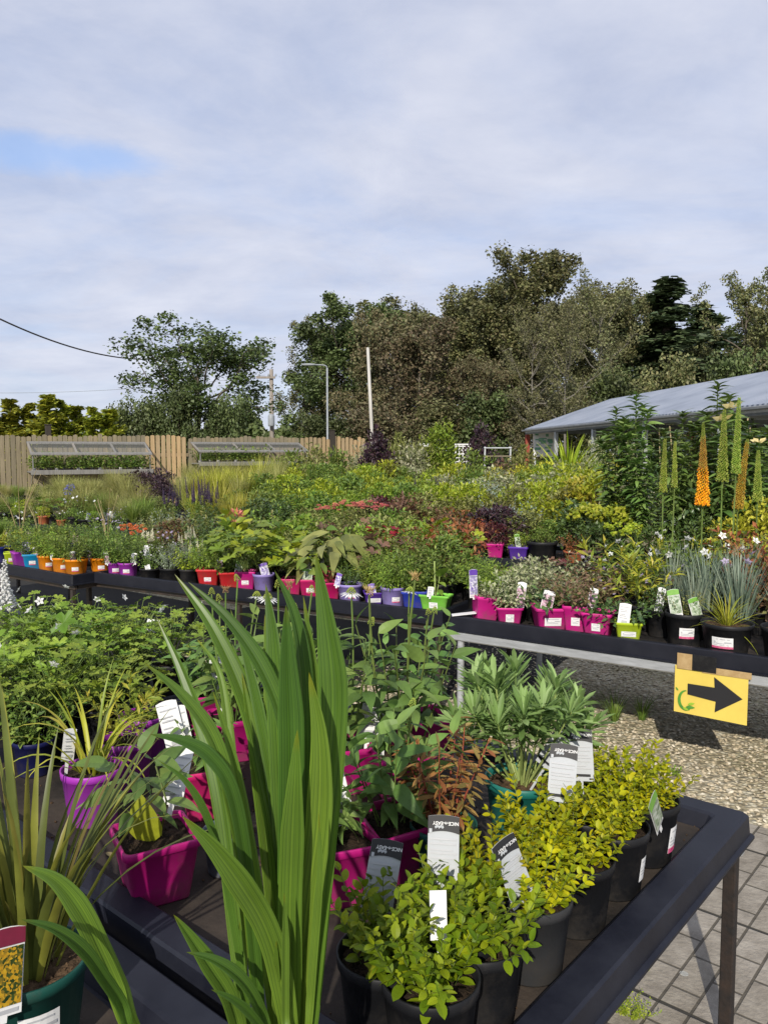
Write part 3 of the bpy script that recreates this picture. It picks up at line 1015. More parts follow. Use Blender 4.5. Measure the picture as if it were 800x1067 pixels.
SP['heuchera_rust'] = lobed('rust')
SP['heuchera_burgundy'] = lobed('burg')
SP['heuchera_red'] = lobed('red', STEM_RED, 24, .2, .06)
SP['heuchera_lime'] = lobed('lime')
SP['heuchera_brown'] = lobed('pinkbrown')
SP['geranium'] = lobed('fresh', STEM, 90, .24, .055, 1.15)
SP['geranium_big'] = lobed('fresh', STEM, 26, .27, .12, 1.0)
SP['rhubarb_leaf'] = lobed('lime', STEM, 16, .3, .14, .9, T_ROUND)
SP['hosta'] = lobed('green', STEM, 22, .25, .13, 1.1, T_OV_BIG)
SP['dock'] = lobed('olive', STEM, 18, .2, .2, .9, T_LANCE_BIG)
SP['bergenia_red'] = lobed('red', STEM_RED, 18, .16, .08, 1.1, T_ROUND)


def with_flowers(base, fn, part, mat):
    def go(seed):
        out = SP[base](seed)
        mb = MB()
        fn(mb, np.random.default_rng(seed + 77))
        return out + [(part, mb.mesh(part, mat))]
    return go


def scatter_fl(n, r, z0, z1, s, tmpl=T_PETAL, k=5):
    def fn(mb, g):
        for i in range(n):
            a, q = i * GA + g.normal(0, .4), r * math.sqrt((i + .5) / n)
            p = np.array((q * math.cos(a), q * math.sin(a), g.uniform(z0, z1)))
            aa = np.arange(k) / k * 6.283
            ax_ = nrm(np.array((g.normal(0, .5), g.normal(-.5, .5), .6)))
            fr_ = frames(ax_[None])[0]
            e = np.cos(aa)[:, None] * fr_[:, 0] + np.sin(aa)[:, None] * fr_[:, 2] + ax_ * .35
            mb.inst(tmpl, p + e * s * .1, frames(e, None, ax_), s, 1.9)
    return fn


def ball_heads(n, r, z0, z1, br, s, per=40, flat=.6):
    def fn(mb, g):
        for i in range(n):
            a, q = i * GA + g.normal(0, .4), r * math.sqrt((i + .5) / n)
            ball(mb, (q * math.cos(a), q * math.sin(a), g.uniform(z0, z1)), br * g.uniform(.7, 1.2), per, g, s=s, flat=flat)
    return fn


def spike_heads(n, r, z0, z1, hh, rad, s, per=60):
    def fn(mb, g):
        for i in range(n):
            a, q = i * GA + g.normal(0, .4), r * math.sqrt((i + .5) / n)
            z = g.uniform(z0, z1)
            p = np.array((q * math.cos(a), q * math.sin(a), z))
            spike(mb, p, p + np.array((g.normal(0, .02), g.normal(0, .02), hh * g.uniform(.7, 1.1))), rad, rad * .25, per, s, g)
    return fn


def plumes(n, r, z0, z1, hh):
    def fn(mb, g):
        for i in range(n):
            a, q = i * GA, r * math.sqrt((i + .5) / n)
            b = np.array((q * math.cos(a), q * math.sin(a), g.uniform(z0, z1)))
            for k in range(9):
                t = k / 8
                ball(mb, b + (g.normal(0, .012), g.normal(0, .012), hh * t), .03 * (1.1 - t), 26, g, s=.014)
    return fn


SP['geranium_white'] = with_flowers('geranium', scatter_fl(3, .2, .20, .27, .017), 'white_blossom', F_WHITE)
SP['herb_lilac'] = with_flowers('bush_green', scatter_fl(12, .2, .22, .32, .02), 'lilac_blossom', F_LILAC)
SP['herb_white'] = with_flowers('bush_green', scatter_fl(9, .2, .2, .3, .018), 'white_blossom', F_WHITE)
SP['pink_white'] = with_flowers('bush_pinkish', scatter_fl(12, .2, .14, .26, .016), 'pale_blossom', F_LILAC)
SP['red_flowered'] = with_flowers('bush_green', ball_heads(9, .19, .28, .36, .035, .02, 26), 'red_blossom', F_ORRED)
SP['sedum_red'] = with_flowers('herb_olive', ball_heads(15, .22, .42, .52, .034, .013, 46, .4), 'blossom', F_RED)
SP['astilbe_cream'] = with_flowers('fine_feather', plumes(7, .12, .24, .34, .16), 'plume_blossom', F_CREAM)
SP['cream_spikes'] = with_flowers('bush_grey', spike_heads(9, .16, .22, .32, .16, .014, .014, 40), 'spike_blossom', F_CREAM)
SP['salvia_dark'] = with_flowers('herb_tall', spike_heads(9, .16, .36, .48, .34, .016, .02, 70), 'spike_blossom', F_PURP)
SP['verbascum_white'] = with_flowers('leafy_pale', spike_heads(3, .08, .2, .28, .24, .026, .024, 60), 'spike_blossom', F_WHITE)
SP['lavender_grey'] = with_flowers('bush_grey', spike_heads(24, .2, .2, .3, .09, .009, .01, 24), 'spike_blossom', F_PURP)
SP['kniphofia'] = with_flowers('spiky_dark', spike_heads(2, .06, .4, .5, .14, .03, .03, 60), 'spike_blossom', F_ORRED)
SP['skimmia'] = with_flowers('bush_dark', ball_heads(16, .2, .24, .34, .03, .034, 16, 1.0), 'new_foliage', LM['lime'])


@species
def canna(seed):
    g = np.random.default_rng(seed)
    lv, st, tips, tans = bush(seed, n=5, h=.5, tilt=.3, base=.05, tmpl=T_OV_BIG, L=.2, per=6, arr='spiral', ang=45, t0=.2, stem=.006)
    f = MB()
    for p in tips[:1]:
        ball(f, p + (0, 0, .05), .055, 30, g, T_PETAL, .06)
    return [('foliage', lv.mesh('foliage', LM['lime'])), ('stem', st.mesh('stem', STEM)), ('coral_flower', f.mesh('coral_flower', F_RED))]


@species
def agapanthus(seed):
    g = np.random.default_rng(seed)
    lv, st, f = MB(), MB(), MB()
    blades(lv, seed, n=40, h=.45, w=.016, tilt=.4, curl=1.1, base=.05, segs=6)
    for q in ((.0, 0, .82), (.05, .05, .72)):
        st.tube([(0, 0, 0), (q[0] * .4, q[1] * .4, q[2] * .5), q], .005, 5)
        ball(f, q, .085, 60, g, T_PETAL, .055)
    return [('foliage', lv.mesh('foliage', LM['green'])), ('stem', st.mesh('stem', STEM)), ('flower_globe', f.mesh('flower_globe', F_BLUE))]


def foxtail(stems):
    """stems: (lean x, foot height of spike, spike length, kind)"""
    def go(seed):
        g = np.random.default_rng(seed)
        lv, st = MB(), MB()
        blades(lv, seed, n=22, h=.4, w=.018, tilt=.5, curl=.9, base=.04, segs=6)
        heads = {}
        for i, (x0, x1, z0, ln, kind, rad) in enumerate(stems):
            p0 = np.array((x0, g.normal(0, .03), z0))
            p1 = np.array((x1, p0[1], z0 + ln))
            st.tube([(x0 * .6, 0, 0), (x0 * .9, p0[1] * .6, z0 * .5), p0, p1], [.006, .006, .005, .002], 6)
            n = int(ln * 620)
            D = p1 - p0
            if kind == 'orange':
                parts = [('orange_flower_spike', F_ORANGE, -.02, .44, 1.1, .024), ('orange_flower_spike', F_BUDORANGE, .42, .84, .8, .019), ('green_bud_tip', F_GREENBUD, .8, 1, .5, .012)]
            elif kind == 'amber':
                parts = [('amber_flower_spike', F_AMBER, 0, .95, 1, .020), ('green_bud_tip', F_GREENBUD, .93, 1, .5, .011)]
            else:
                parts = [('green_flower_spike', F_GREENBUD, 0, 1, 1, .019)]
            for nm, mt, a, b, rf, s in parts:
                mb = heads.setdefault((nm, mt.name, i), (MB(), mt))[0]
                r0 = rad * rf
                spike(mb, p0 + D * a, p0 + D * b, r0 * (1 - .35 * a), r0 * (1 - .85 * b) + .004, int(n * (b - a) * 1.25) + 6, s, g, T_BUD)
            m = 30
            t = np.linspace(-.25, -.03, m)
            aa = np.arange(m) * GA
            Q = p0 + D * t[:, None]
            e = np.stack((np.cos(aa), np.sin(aa), np.full(m, .2)), 1)
            lv.inst(T_LANCE_LO, Q, frames(e), .035, .5)
        return [('foliage', lv.mesh('foliage', LM['fresh'])), ('stem', st.mesh('stem', STEM))] + [(k[0], v[0].mesh(k[0], v[1])) for k, v in heads.items()]
    return go


def lily(stems, bloom=()):
    def go(seed):
        g = np.random.default_rng(seed)
        lv, st, f = MB(), MB(), MB()
        for i, (dx, dy, h) in enumerate(stems):
            t = np.linspace(0, 1, 8)
            P = np.stack((dx * t, dy * t, h * t), 1) + np.array((g.normal(0, .04), g.normal(0, .04), 0)) * (t * (1 - t))[:, None]
            st.tube(P, np.linspace(.006, .003, 8), 5)
            k = int(h * 62)
            tt = np.concatenate((np.linspace(.22, .97, k), g.uniform(.93, 1.0, 14)))
            k = len(tt)
            Q = np.stack([np.interp(tt, t, P[:, c]) for c in range(3)], 1)
            a = np.arange(k) * GA
            e = np.stack((np.cos(a), np.sin(a), .35 + g.normal(0, .25, k) + (tt > .92) * .5), 1)
            lv.inst(T_LANCE_BIG, Q, frames(e, g.normal(0, .3, k)), .165 * g.uniform(.6, 1.1, k) * (1 - .35 * tt), 1.15)
            if i in bloom:
                q = P[-1] + (0, 0, .03)
                aa = np.arange(6) / 6 * 6.283
                e = np.stack((np.cos(aa), np.sin(aa) - .6, np.full(6, .5)), 1)
                f.inst(T_PETAL, np.repeat(q[None], 6, 0), frames(e, None, (0, -.8, .6)), .075, 1.6)
        out = [('foliage', lv.mesh('foliage', LM['lilyleaf'])), ('stem', st.mesh('stem', STEM))]
        if f.n:
            out.append(('lily_bloom', f.mesh('lily_bloom', F_PYEL)))
        return out
    return go


LM['lilyleaf'] = leaf_mat('lily leaf', [(.08, .15, .035), (.15, .235, .05), (.23, .31, .085)], .35, .22, spec=.5)
SP['lily_tall'] = lily([(0, 0, 1.35), (.12, .1, 1.2), (-.13, .05, 1.25), (.05, -.12, 1.05), (-.1, -.1, 1.1), (.18, -.05, 1.0)])
SP['lily_bloom'] = lily([(0, 0, 1.1), (.14, .08, 1.0), (-.1, .06, .95), (.05, -.1, .9)], (0, 1))

# rounded shrubs: many leaf clumps, each a lumpy shell of small leaves
def dome(mat, h=1.0, r=.6, k=16, per=150, L=.06, tmpl=T3, stemmat=STEM_BROWN, narrow=0.0, spiky=0.0, lift=.25, cr=.36):
    def go(seed):
        g = np.random.default_rng(seed)
        lv, st = MB(), MB()
        for i in range(k):
            f = (i + .5) / k
            a = GA * i + g.normal(0, .3)
            el = math.asin(min(1, max(-.1, lift * -.3 + 1.15 * f)))
            q = r * math.cos(el) * g.uniform(.45, .8) * (1 - narrow * f)
            c = np.array((q * math.cos(a), q * math.sin(a), h * (.16 + .66 * math.sin(el) * g.uniform(.85, 1.05))))
            rc = r * cr * g.uniform(.7, 1.2)
            D = nrm(g.normal(0, 1, (per, 3)) + np.array((0, 0, .35)))
            P = c + D * (rc * g.uniform(.55, 1.08, per))[:, None] * np.array((1, 1, min(1.6, h / r * .62)))
            T = nrm(D * (.55 + spiky) + g.normal(0, .55, (per, 3)) + np.array((0, 0, .25)))
            lv.inst(tmpl, P, frames(T, g.normal(0, .6, per)), L * g.uniform(.6, 1.25, per))
            st.tube([(c[0] * .1, c[1] * .1, 0), c * (.6, .6, .5), c], [.012 * h, .008 * h, .004 * h], 4, cap=False)
        return [('foliage', lv.mesh('foliage', LM[mat])), ('stem', st.mesh('stem', stemmat))]
    return go


SP['shrub_gold'] = dome('gold', L=.075)
SP['shrub_lime'] = dome('lime', L=.075)
SP['shrub_green'] = dome('green', L=.07)
SP['shrub_fresh'] = dome('fresh', L=.07)
SP['shrub_olive'] = dome('olive', L=.07)
SP['shrub_purple'] = dome('purple', 1.2, .45, 16, 150, .075)
SP['shrub_cream'] = dome('cream', L=.065)
SP['shrub_dark'] = dome('dark', L=.08)
SP['shrub_brown'] = dome('pinkbrown', L=.06)
SMALLD = dict(h=.34, r=.26, k=13, per=60, L=.042)
for nm_, mt_ in (('green', 'green'), ('fresh', 'fresh'), ('dark', 'dark'), ('lime', 'lime'), ('gold', 'gold'), ('olive', 'olive'), ('grey', 'grey'), ('cream', 'cream'), ('purple', 'purple'), ('burgundy', 'burg'), ('brown', 'brown')):
    SP['mound_' + nm_] = dome(mt_, **SMALLD)
SP['mound_feather'] = dome('fresh', .34, .26, 13, 70, .05, T_LANCE_LO, STEM, spiky=.8)
SP['mound_bright'] = dome('gold', .34, .26, 13, 55, .055, T_LANCE_LO, STEM, spiky=.6)
SP['shrub_tall'] = dome('fresh', 1.9, .55, 26, 150, .085, narrow=.35, cr=.42)


@species
def wilted(seed):
    g = np.random.default_rng(seed)
    lv, st, yl = MB(), MB(), MB()
    st.tube([(0, 0, 0), (-.02, 0, .08), (-.06, -.01, .15), (-.03, 0, .22)], .003, 5)
    st.tube([(.01, .01, 0), (.03, .0, .1), (.0, .02, .18)], .0025, 5)
    st.tube([(-.01, .01, 0), (-.05, .0, .06), (-.10, .0, .10)], .0025, 5)
    P = np.array([(-.02, 0, .08), (-.06, -.01, .15), (-.05, -.01, .17), (-.03, 0, .22), (.03, 0, .1), (0, .02, .18), (-.1, 0, .1), (.01, 0, .15), (-.04, 0, .12), (.02, .01, .12)])
    D = np.array([(-.8, -.3, -.4), (-.9, 0, .1), (.8, -.4, -.1), (.3, .2, .8), (.9, -.2, .1), (.6, .4, .5), (-.7, -.4, -.3), (.8, -.1, .4), (-.2, -.8, .2), (-.5, .6, .3)])
    lv.inst(T_OV_BIG, P, frames(D, g.normal(0, .4, 10)), .085 * g.uniform(.7, 1.15, 10))
    yl.inst(T_OV_BIG, np.array([(.0, -.02, .005)]), frames(np.array([(-.25, -.35, .9)]), np.array([2.6])), np.array([.125]), 1.25)
    for k in range(14):
        a = k * GA
        p = np.array((-.05 + .055 * math.cos(a), .05 * math.sin(a), .07 + .011 * k))
        lv.inst(T_OV_BIG, p[None], frames(np.array([(math.cos(a), math.sin(a), g.uniform(-.5, .5))]), g.normal(0, .5, 1)), np.array([g.uniform(.06, .095)]))
    return [('foliage', lv.mesh('foliage', LM['cone'])), ('stem', st.mesh('stem', STEM)), ('yellowing_leaf', yl.mesh('yellowing_leaf', LM['lime']))]


@species
def seedling_big(seed):
    lv, st = MB(), MB()
    st.tube([(-.01, 0, 0), (-.01, 0, .1), (-.015, 0, .24)], .006, 6)
    st.tube([(.0, 0, 0), (.02, 0, .08), (.03, 0, .14)], .003, 5)
    P = np.array([(.0, 0, .10), (.02, 0, .1), (.03, 0, .14), (.02, 0, .05), (-.01, 0, .06)])
    D = np.array([(-.8, -.2, .15), (.9, -.2, .1), (.6, -.3, .8), (.8, -.4, -.1), (-.8, -.5, .3)])
    lv.inst(T_OV_BIG, P, frames(D), np.array([.10, .08, .14, .07, .06]), 1.1)
    return [('foliage', lv.mesh('foliage', LM['fresh'])), ('stem', st.mesh('stem', STEM_PALE))]

# ================================================================ world, sun, camera
SUN_EL, SUN_DIR = R(32), nrm(np.array((.22, 1.0, 0)))       # direction in which the light travels (level part)
world = bpy.data.worlds.new("World")
scene.world = world
world.use_nodes = True
wn = world.node_tree
wn.nodes.clear()
wo = wn.nodes.new('ShaderNodeOutputWorld')
bg = N(wn, 'ShaderNodeBackground', Strength=.132)
sky = N(wn, 'ShaderNodeTexSky', _sky_type='NISHITA')
sky.sun_disc = False
sky.sun_elevation = SUN_EL
sky.sun_rotation = math.atan2(-SUN_DIR[0], -SUN_DIR[1])
sky.air_density, sky.dust_density, sky.ozone_density = 1.0, .6, 1.6
tc = N(wn, 'ShaderNodeTexCoord')
sx = N(wn, 'ShaderNodeSeparateXYZ')
wn.links.new(tc.outputs['Generated'], sx.inputs[0])
zz = N(wn, 'ShaderNodeMath', _operation='MAXIMUM')
wn.links.new(sx.outputs['Z'], zz.inputs[0])
zz.inputs[1].default_value = 0.0
za = N(wn, 'ShaderNodeMath', _operation='ADD')
za.inputs[1].default_value = .20
wn.links.new(zz.outputs[0], za.inputs[0])
dv = N(wn, 'ShaderNodeVectorMath', _operation='DIVIDE')
cz = N(wn, 'ShaderNodeCombineXYZ')
for i in range(3):
    wn.links.new(za.outputs[0], cz.inputs[i])
wn.links.new(tc.outputs['Generated'], dv.inputs[0])
wn.links.new(cz.outputs[0], dv.inputs[1])
mp = N(wn, 'ShaderNodeMapping')
mp.inputs['Scale'].default_value = (.8, 1.0, 0.0)
mp.inputs['Rotation'].default_value = (0, 0, R(14))
wn.links.new(dv.outputs[0], mp.inputs[0])
n1 = N(wn, 'ShaderNodeTexNoise', Scale=1.15, Detail=9.0, Roughness=.62, Distortion=.5)
n2 = N(wn, 'ShaderNodeTexNoise', Scale=3.6, Detail=8.0, Roughness=.6, Distortion=.3)
for n_ in (n1, n2):
    wn.links.new(mp.outputs[0], n_.inputs['Vector'])
shade = ramp(wn, [(3.75, 4.15, 5.4), (4.75, 5.05, 6.1), (5.7, 5.9, 6.75)], [.36, .5, .65])
ad = N(wn, 'ShaderNodeMath', _operation='MULTIPLY_ADD')
ad.inputs[1].default_value = .45
wn.links.new(n2.outputs['Fac'], ad.inputs[0])
m5 = N(wn, 'ShaderNodeMath', _operation='MULTIPLY')
m5.inputs[1].default_value = .55
wn.links.new(n1.outputs['Fac'], m5.inputs[0])
wn.links.new(m5.outputs[0], ad.inputs[2])
wn.links.new(ad.outputs[0], shade.inputs[0])
# a thin place in the cloud sheet, high up to the west, where blue sky shows
hole_dir = ray(62, 160) / np.linalg.norm(ray(62, 160))
df = N(wn, 'ShaderNodeVectorMath', _operation='SUBTRACT')
df.inputs[1].default_value = tuple(hole_dir)
nv = N(wn, 'ShaderNodeVectorMath', _operation='NORMALIZE')
wn.links.new(tc.outputs['Generated'], nv.inputs[0])
wn.links.new(nv.outputs[0], df.inputs[0])
ms = N(wn, 'ShaderNodeVectorMath', _operation='MULTIPLY')
ms.inputs[1].default_value = (6.4, 6.4, 36.0)
wn.links.new(df.outputs[0], ms.inputs[0])
ln = N(wn, 'ShaderNodeVectorMath', _operation='LENGTH')
wn.links.new(ms.outputs[0], ln.inputs[0])
hs = N(wn, 'ShaderNodeMath', _operation='MULTIPLY_ADD')
hs.inputs[1].default_value = 2.2
wn.links.new(n2.outputs['Fac'], hs.inputs[0])
wn.links.new(ln.outputs['Value'], hs.inputs[2])
hm = N(wn, 'ShaderNodeMapRange')
hm.interpolation_type = 'SMOOTHSTEP'
hm.inputs['From Min'].default_value = 1.15
hm.inputs['From Max'].default_value = 2.25
hm.inputs['To Min'].default_value = .40
hm.inputs['To Max'].default_value = 1.0
wn.links.new(hs.outputs[0], hm.inputs['Value'])
# thin cover just above the horizon lets a little blue through as well
cov = N(wn, 'ShaderNodeMapRange')
cov.inputs['From Min'].default_value = .34
cov.inputs['From Max'].default_value = .56
cov.inputs['To Min'].default_value = .80
cov.inputs['To Max'].default_value = .97
wn.links.new(n1.outputs['Fac'], cov.inputs['Value'])
mn = N(wn, 'ShaderNodeMath', _operation='MINIMUM')
wn.links.new(hm.outputs[0], mn.inputs[0])
wn.links.new(cov.outputs[0], mn.inputs[1])
mixc = N(wn, 'ShaderNodeMixRGB')
wn.links.new(mn.outputs[0], mixc.inputs['Fac'])
bl = N(wn, 'ShaderNodeMixRGB', _blend_type='MULTIPLY', Fac=1.0)
bl.inputs[2].default_value = (1.35, 1.42, 1.6, 1)
wn.links.new(sky.outputs[0], bl.inputs[1])
wn.links.new(bl.outputs[0], mixc.inputs['Color1'])
wn.links.new(shade.outputs[0], mixc.inputs['Color2'])
wn.links.new(mixc.outputs[0], bg.inputs['Color'])
wn.links.new(bg.outputs[0], wo.inputs[0])

sun = bpy.data.lights.new('sun', 'SUN')
sun.energy = 4.9
sun.angle = R(.6)
sun.color = (1.0, .93, .82)
so = bpy.data.objects.new('sun', sun)
COL.objects.link(so)
so.rotation_euler = Vector((SUN_DIR[0], SUN_DIR[1], -math.tan(SUN_EL))).to_track_quat('-Z', 'Y').to_euler()

cam = bpy.data.cameras.new('camera')
cam.sensor_fit = 'VERTICAL'
cam.sensor_height = 24.0
cam.lens = 24.0 * FPX / 1067
cam.clip_start, cam.clip_end = .05, 3000
co = bpy.data.objects.new('camera', cam)
COL.objects.link(co)
co.location = (0, 0, CAM_H)
co.rotation_euler = (math.pi / 2 - PITCH, 0, 0)
scene.camera = co
scene.view_settings.view_transform = 'Standard'
scene.view_settings.look = 'None'
scene.view_settings.exposure = 0
scene.render.engine = 'CYCLES'
scene.cycles.max_bounces = 6
scene.cycles.diffuse_bounces = 3
scene.cycles.transmission_bounces = 4
scene.cycles.transparent_max_bounces = 6

# ================================================================ rows
ZB, ZF = .70, .655                       # bench rim and tray floor
C0 = at_z(784, 847, ZB)
C1 = at_z(594, 1067, ZB)
U = nrm((C0 - C1)[:2])
V_ = np.array((-U[1], U[0]))
ANG_V = math.atan2(V_[1], V_[0])


def fb(u, v, z=ZF):
    """front bench: u back from the far edge (negative towards the camera), v along the bench"""
    p = C0[:2] + U * u + V_ * v
    return np.array((p[0], p[1], z))


def fb_px(px, py, z):
    return at_z(px, py, z)


ROW = {}
for k, a, b in (('A1', (-60, 577), (76, 600)), ('A2', (85, 595), (462, 638)), ('A3', (466, 641.5), (800, 686))):
    p, q = at_z(*a, ZB)[:2], at_z(*b, ZB)[:2]
    ROW[k] = (p, nrm(q - p), np.linalg.norm(q - p))
_p, _d, _ = ROW['A2']
_n = np.array((-_d[1], _d[0]))
for k, off in (('B', 2.65), ('C', 5.45), ('D', 8.2), ('E', 11.0)):
    ROW[k] = (_p + _n * off, _d, 0)


def on_row(row, px, off=0.0):
    p, d, _ = ROW[row]
    n = np.array((-d[1], d[0]))
    k = (px - 400) / FPX
    # x = k * depth; depth ~ y*cos(pitch) - (z-h)*sin(pitch): solved with the bench height
    kk = k * (math.cos(PITCH))
    c = k * (-(ZF - CAM_H) * math.sin(PITCH))
    # n . ((kk*y+c, y) - p) = off
    y = (off + n @ p - n[0] * c) / (n[0] * kk + n[1])
    return np.array((kk * y + c, y, ZF))


# ================================================================ ground
def mat_paving():
    m, nt, out = new_mat('grey block paving')
    L = nt.links.new
    tc = N(nt, 'ShaderNodeTexCoord')
    mp = N(nt, 'ShaderNodeMapping')
    mp.inputs['Rotation'].default_value = (0, 0, -math.atan2(U[1], U[0]))
    L(tc.outputs['Object'], mp.inputs[0])
    br = N(nt, 'ShaderNodeTexBrick', Scale=1.0)
    br.offset, br.squash = 0.0, 1.0
    br.inputs['Color1'].default_value = (1, 1, 1, 1)
    br.inputs['Color2'].default_value = (.72, .72, .72, 1)
    br.inputs['Mortar'].default_value = (0, 0, 0, 1)
    br.inputs['Mortar Size'].default_value = .009
    br.inputs['Mortar Smooth'].default_value = .35
    br.inputs['Brick Width'].default_value = .6
    br.inputs['Row Height'].default_value = .6
    L(mp.outputs[0], br.inputs['Vector'])
    b2 = N(nt, 'ShaderNodeTexBrick', Scale=1.0)
    b2.inputs['Color1'].default_value = (1, 1, 1, 1)
    b2.inputs['Color2'].default_value = (.84, .83, .8, 1)
    b2.inputs['Mortar'].default_value = (.30, .29, .26, 1)
    b2.inputs['Mortar Size'].default_value = .006
    b2.inputs['Mortar Smooth'].default_value = .5
    b2.inputs['Brick Width'].default_value = .2
    b2.inputs['Row Height'].default_value = .1
    L(mp.outputs[0], b2.inputs['Vector'])
    nz = N(nt, 'ShaderNodeTexNoise', Scale=9.0, Detail=8.0, Roughness=.7)
    L(tc.outputs['Object'], nz.inputs['Vector'])
    rp = ramp(nt, [(.165, .145, .118), (.28, .252, .212), (.37, .34, .29)], [.3, .52, .72])
    L(nz.outputs['Fac'], rp.inputs[0])
    m1 = N(nt, 'ShaderNodeMixRGB', _blend_type='MULTIPLY', Fac=1.0)
    L(rp.outputs[0], m1.inputs[1])
    L(b2.outputs[0], m1.inputs[2])
    m2 = N(nt, 'ShaderNodeMixRGB', Fac=0.0)
    L(br.outputs['Fac'], m2.inputs[0])
    L(m1.outputs[0], m2.inputs[1])
    m2.inputs[2].default_value = (.035, .032, .025, 1)
    # pale lichen spots
    vo = N(nt, 'ShaderNodeTexVoronoi', Scale=5.0)
    L(tc.outputs['Object'], vo.inputs['Vector'])
    lt = N(nt, 'ShaderNodeMath', _operation='LESS_THAN')
    lt.inputs[1].default_value = .09
    L(vo.outputs['Distance'], lt.inputs[0])
    m3 = N(nt, 'ShaderNodeMixRGB')
    L(lt.outputs[0], m3.inputs[0])
    L(m2.outputs[0], m3.inputs[1])
    m3.inputs[2].default_value = (.33, .33, .30, 1)
    b = N(nt, 'ShaderNodeBsdfPrincipled', Roughness=.85)
    L(m3.outputs[0], b.inputs['Base Color'])
    ml = N(nt, 'ShaderNodeMath', _operation='MULTIPLY')
    L(br.outputs['Fac'], ml.inputs[0])
    ml.inputs[1].default_value = -1.6
    ad = N(nt, 'ShaderNodeMath', _operation='ADD')
    L(ml.outputs[0], ad.inputs[0])
    m4 = N(nt, 'ShaderNodeMath', _operation='MULTIPLY_ADD')
    m4.inputs[1].default_value = -.6
    L(b2.outputs['Fac'], m4.inputs[0])
    n3 = N(nt, 'ShaderNodeTexNoise', Scale=70.0, Detail=5.0)
    L(tc.outputs['Object'], n3.inputs['Vector'])
    L(n3.outputs['Fac'], m4.inputs[2])
    L(m4.outputs[0], ad.inputs[1])
    bp = N(nt, 'ShaderNodeBump', Strength=.8, Distance=.006)
    L(ad.outputs[0], bp.inputs['Height'])
    L(bp.outputs[0], b.inputs['Normal'])
    L(b.outputs[0], out.inputs[0])
    return m


def mat_gravel():
    m, nt, out = new_mat('loose pea gravel')
    L = nt.links.new
    tc = N(nt, 'ShaderNodeTexCoord')
    vo = N(nt, 'ShaderNodeTexVoronoi', Scale=42.0)
    L(tc.outputs['Object'], vo.inputs['Vector'])
    sp = N(nt, 'ShaderNodeSeparateColor')
    L(vo.outputs['Color'], sp.inputs[0])
    rp = ramp(nt, [(.30, .25, .16), (.54, .47, .32), (.40, .34, .22), (.66, .61, .47), (.47, .40, .26)])
    L(sp.outputs[0], rp.inputs[0])
    dk = N(nt, 'ShaderNodeMapRange')
    dk.inputs['From Min'].default_value = .25
    dk.inputs['From Max'].default_value = .75
    dk.inputs['To Min'].default_value = 1.0
    dk.inputs['To Max'].default_value = .5
    L(vo.outputs['Distance'], dk.inputs['Value'])
    nz = N(nt, 'ShaderNodeTexNoise', Scale=1.3, Detail=5.0)
    L(tc.outputs['Object'], nz.inputs['Vector'])
    r2 = ramp(nt, [(.72, .74, .62), (1, 1, 1)], [.35, .6])
    L(nz.outputs['Fac'], r2.inputs[0])
    mu = N(nt, 'ShaderNodeMixRGB', _blend_type='MULTIPLY', Fac=1.0)
    L(rp.outputs[0], mu.inputs[1])
    L(r2.outputs[0], mu.inputs[2])
    m2 = N(nt, 'ShaderNodeMixRGB', _blend_type='MULTIPLY', Fac=1.0)
    L(mu.outputs[0], m2.inputs[1])
    L(dk.outputs[0], m2.inputs[2])
    b = N(nt, 'ShaderNodeBsdfPrincipled', Roughness=.9)
    L(m2.outputs[0], b.inputs['Base Color'])
    bp = N(nt, 'ShaderNodeBump', Strength=1.0, Distance=.012)
    bp.invert = True
    L(vo.outputs['Distance'], bp.inputs['Height'])
    L(bp.outputs[0], b.inputs['Normal'])
    L(b.outputs[0], out.inputs[0])
    return m


GRASSY = surf_mat('rough field grass', (.05, .075, .02), (.09, .11, .035), .95, .8, .5, 5)
mb = MB()
mb.add([(-900, -300, -.03), (900, -300, -.03), (900, 1500, -.03), (-900, 1500, -.03)], [(0, 1, 2, 3)])
setting('ground', mb.mesh('ground', GRASSY))
mb = MB()
mb.add([(-16, -6, 0), (16, -6, 0), (16, 30, 0), (-16, 30, 0)], [(0, 1, 2, 3)])
setting('gravel_yard', mb.mesh('gravel_yard', mat_gravel()))
# paving: its edge with the gravel runs along the bench direction
E = at_z(790, 862, 0.0)[:2]
pv = [E - V_ * 9 - U * 9, E - V_ * 9, E + V_ * 3.2, E + V_ * 3.2 - U * 9]
mb = MB()
mb.add([(p[0], p[1], .006) for p in pv], [(0, 1, 2, 3)])
setting('paving', mb.mesh('paving', mat_paving()))

# near-black sheets added under the benches, painting deep shade onto the ground
SHADE_M = surf_mat('painted bench shade', (.012, .012, .012), (.03, .027, .022), .9, 3, .4, 60)
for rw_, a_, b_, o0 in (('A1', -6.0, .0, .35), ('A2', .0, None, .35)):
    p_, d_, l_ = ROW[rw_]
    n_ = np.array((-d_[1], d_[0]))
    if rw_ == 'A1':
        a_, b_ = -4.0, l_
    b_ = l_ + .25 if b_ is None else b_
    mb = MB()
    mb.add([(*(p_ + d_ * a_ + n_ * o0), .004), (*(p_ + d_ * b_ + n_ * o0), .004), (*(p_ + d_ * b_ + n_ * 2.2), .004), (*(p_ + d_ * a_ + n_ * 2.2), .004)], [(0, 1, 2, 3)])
    me = mb.mesh('shade_sheet', SHADE_M)
    o_ = setting('shade_sheet', me)
    o_.location.z = {'A1': 0, 'A2': .003}[rw_]

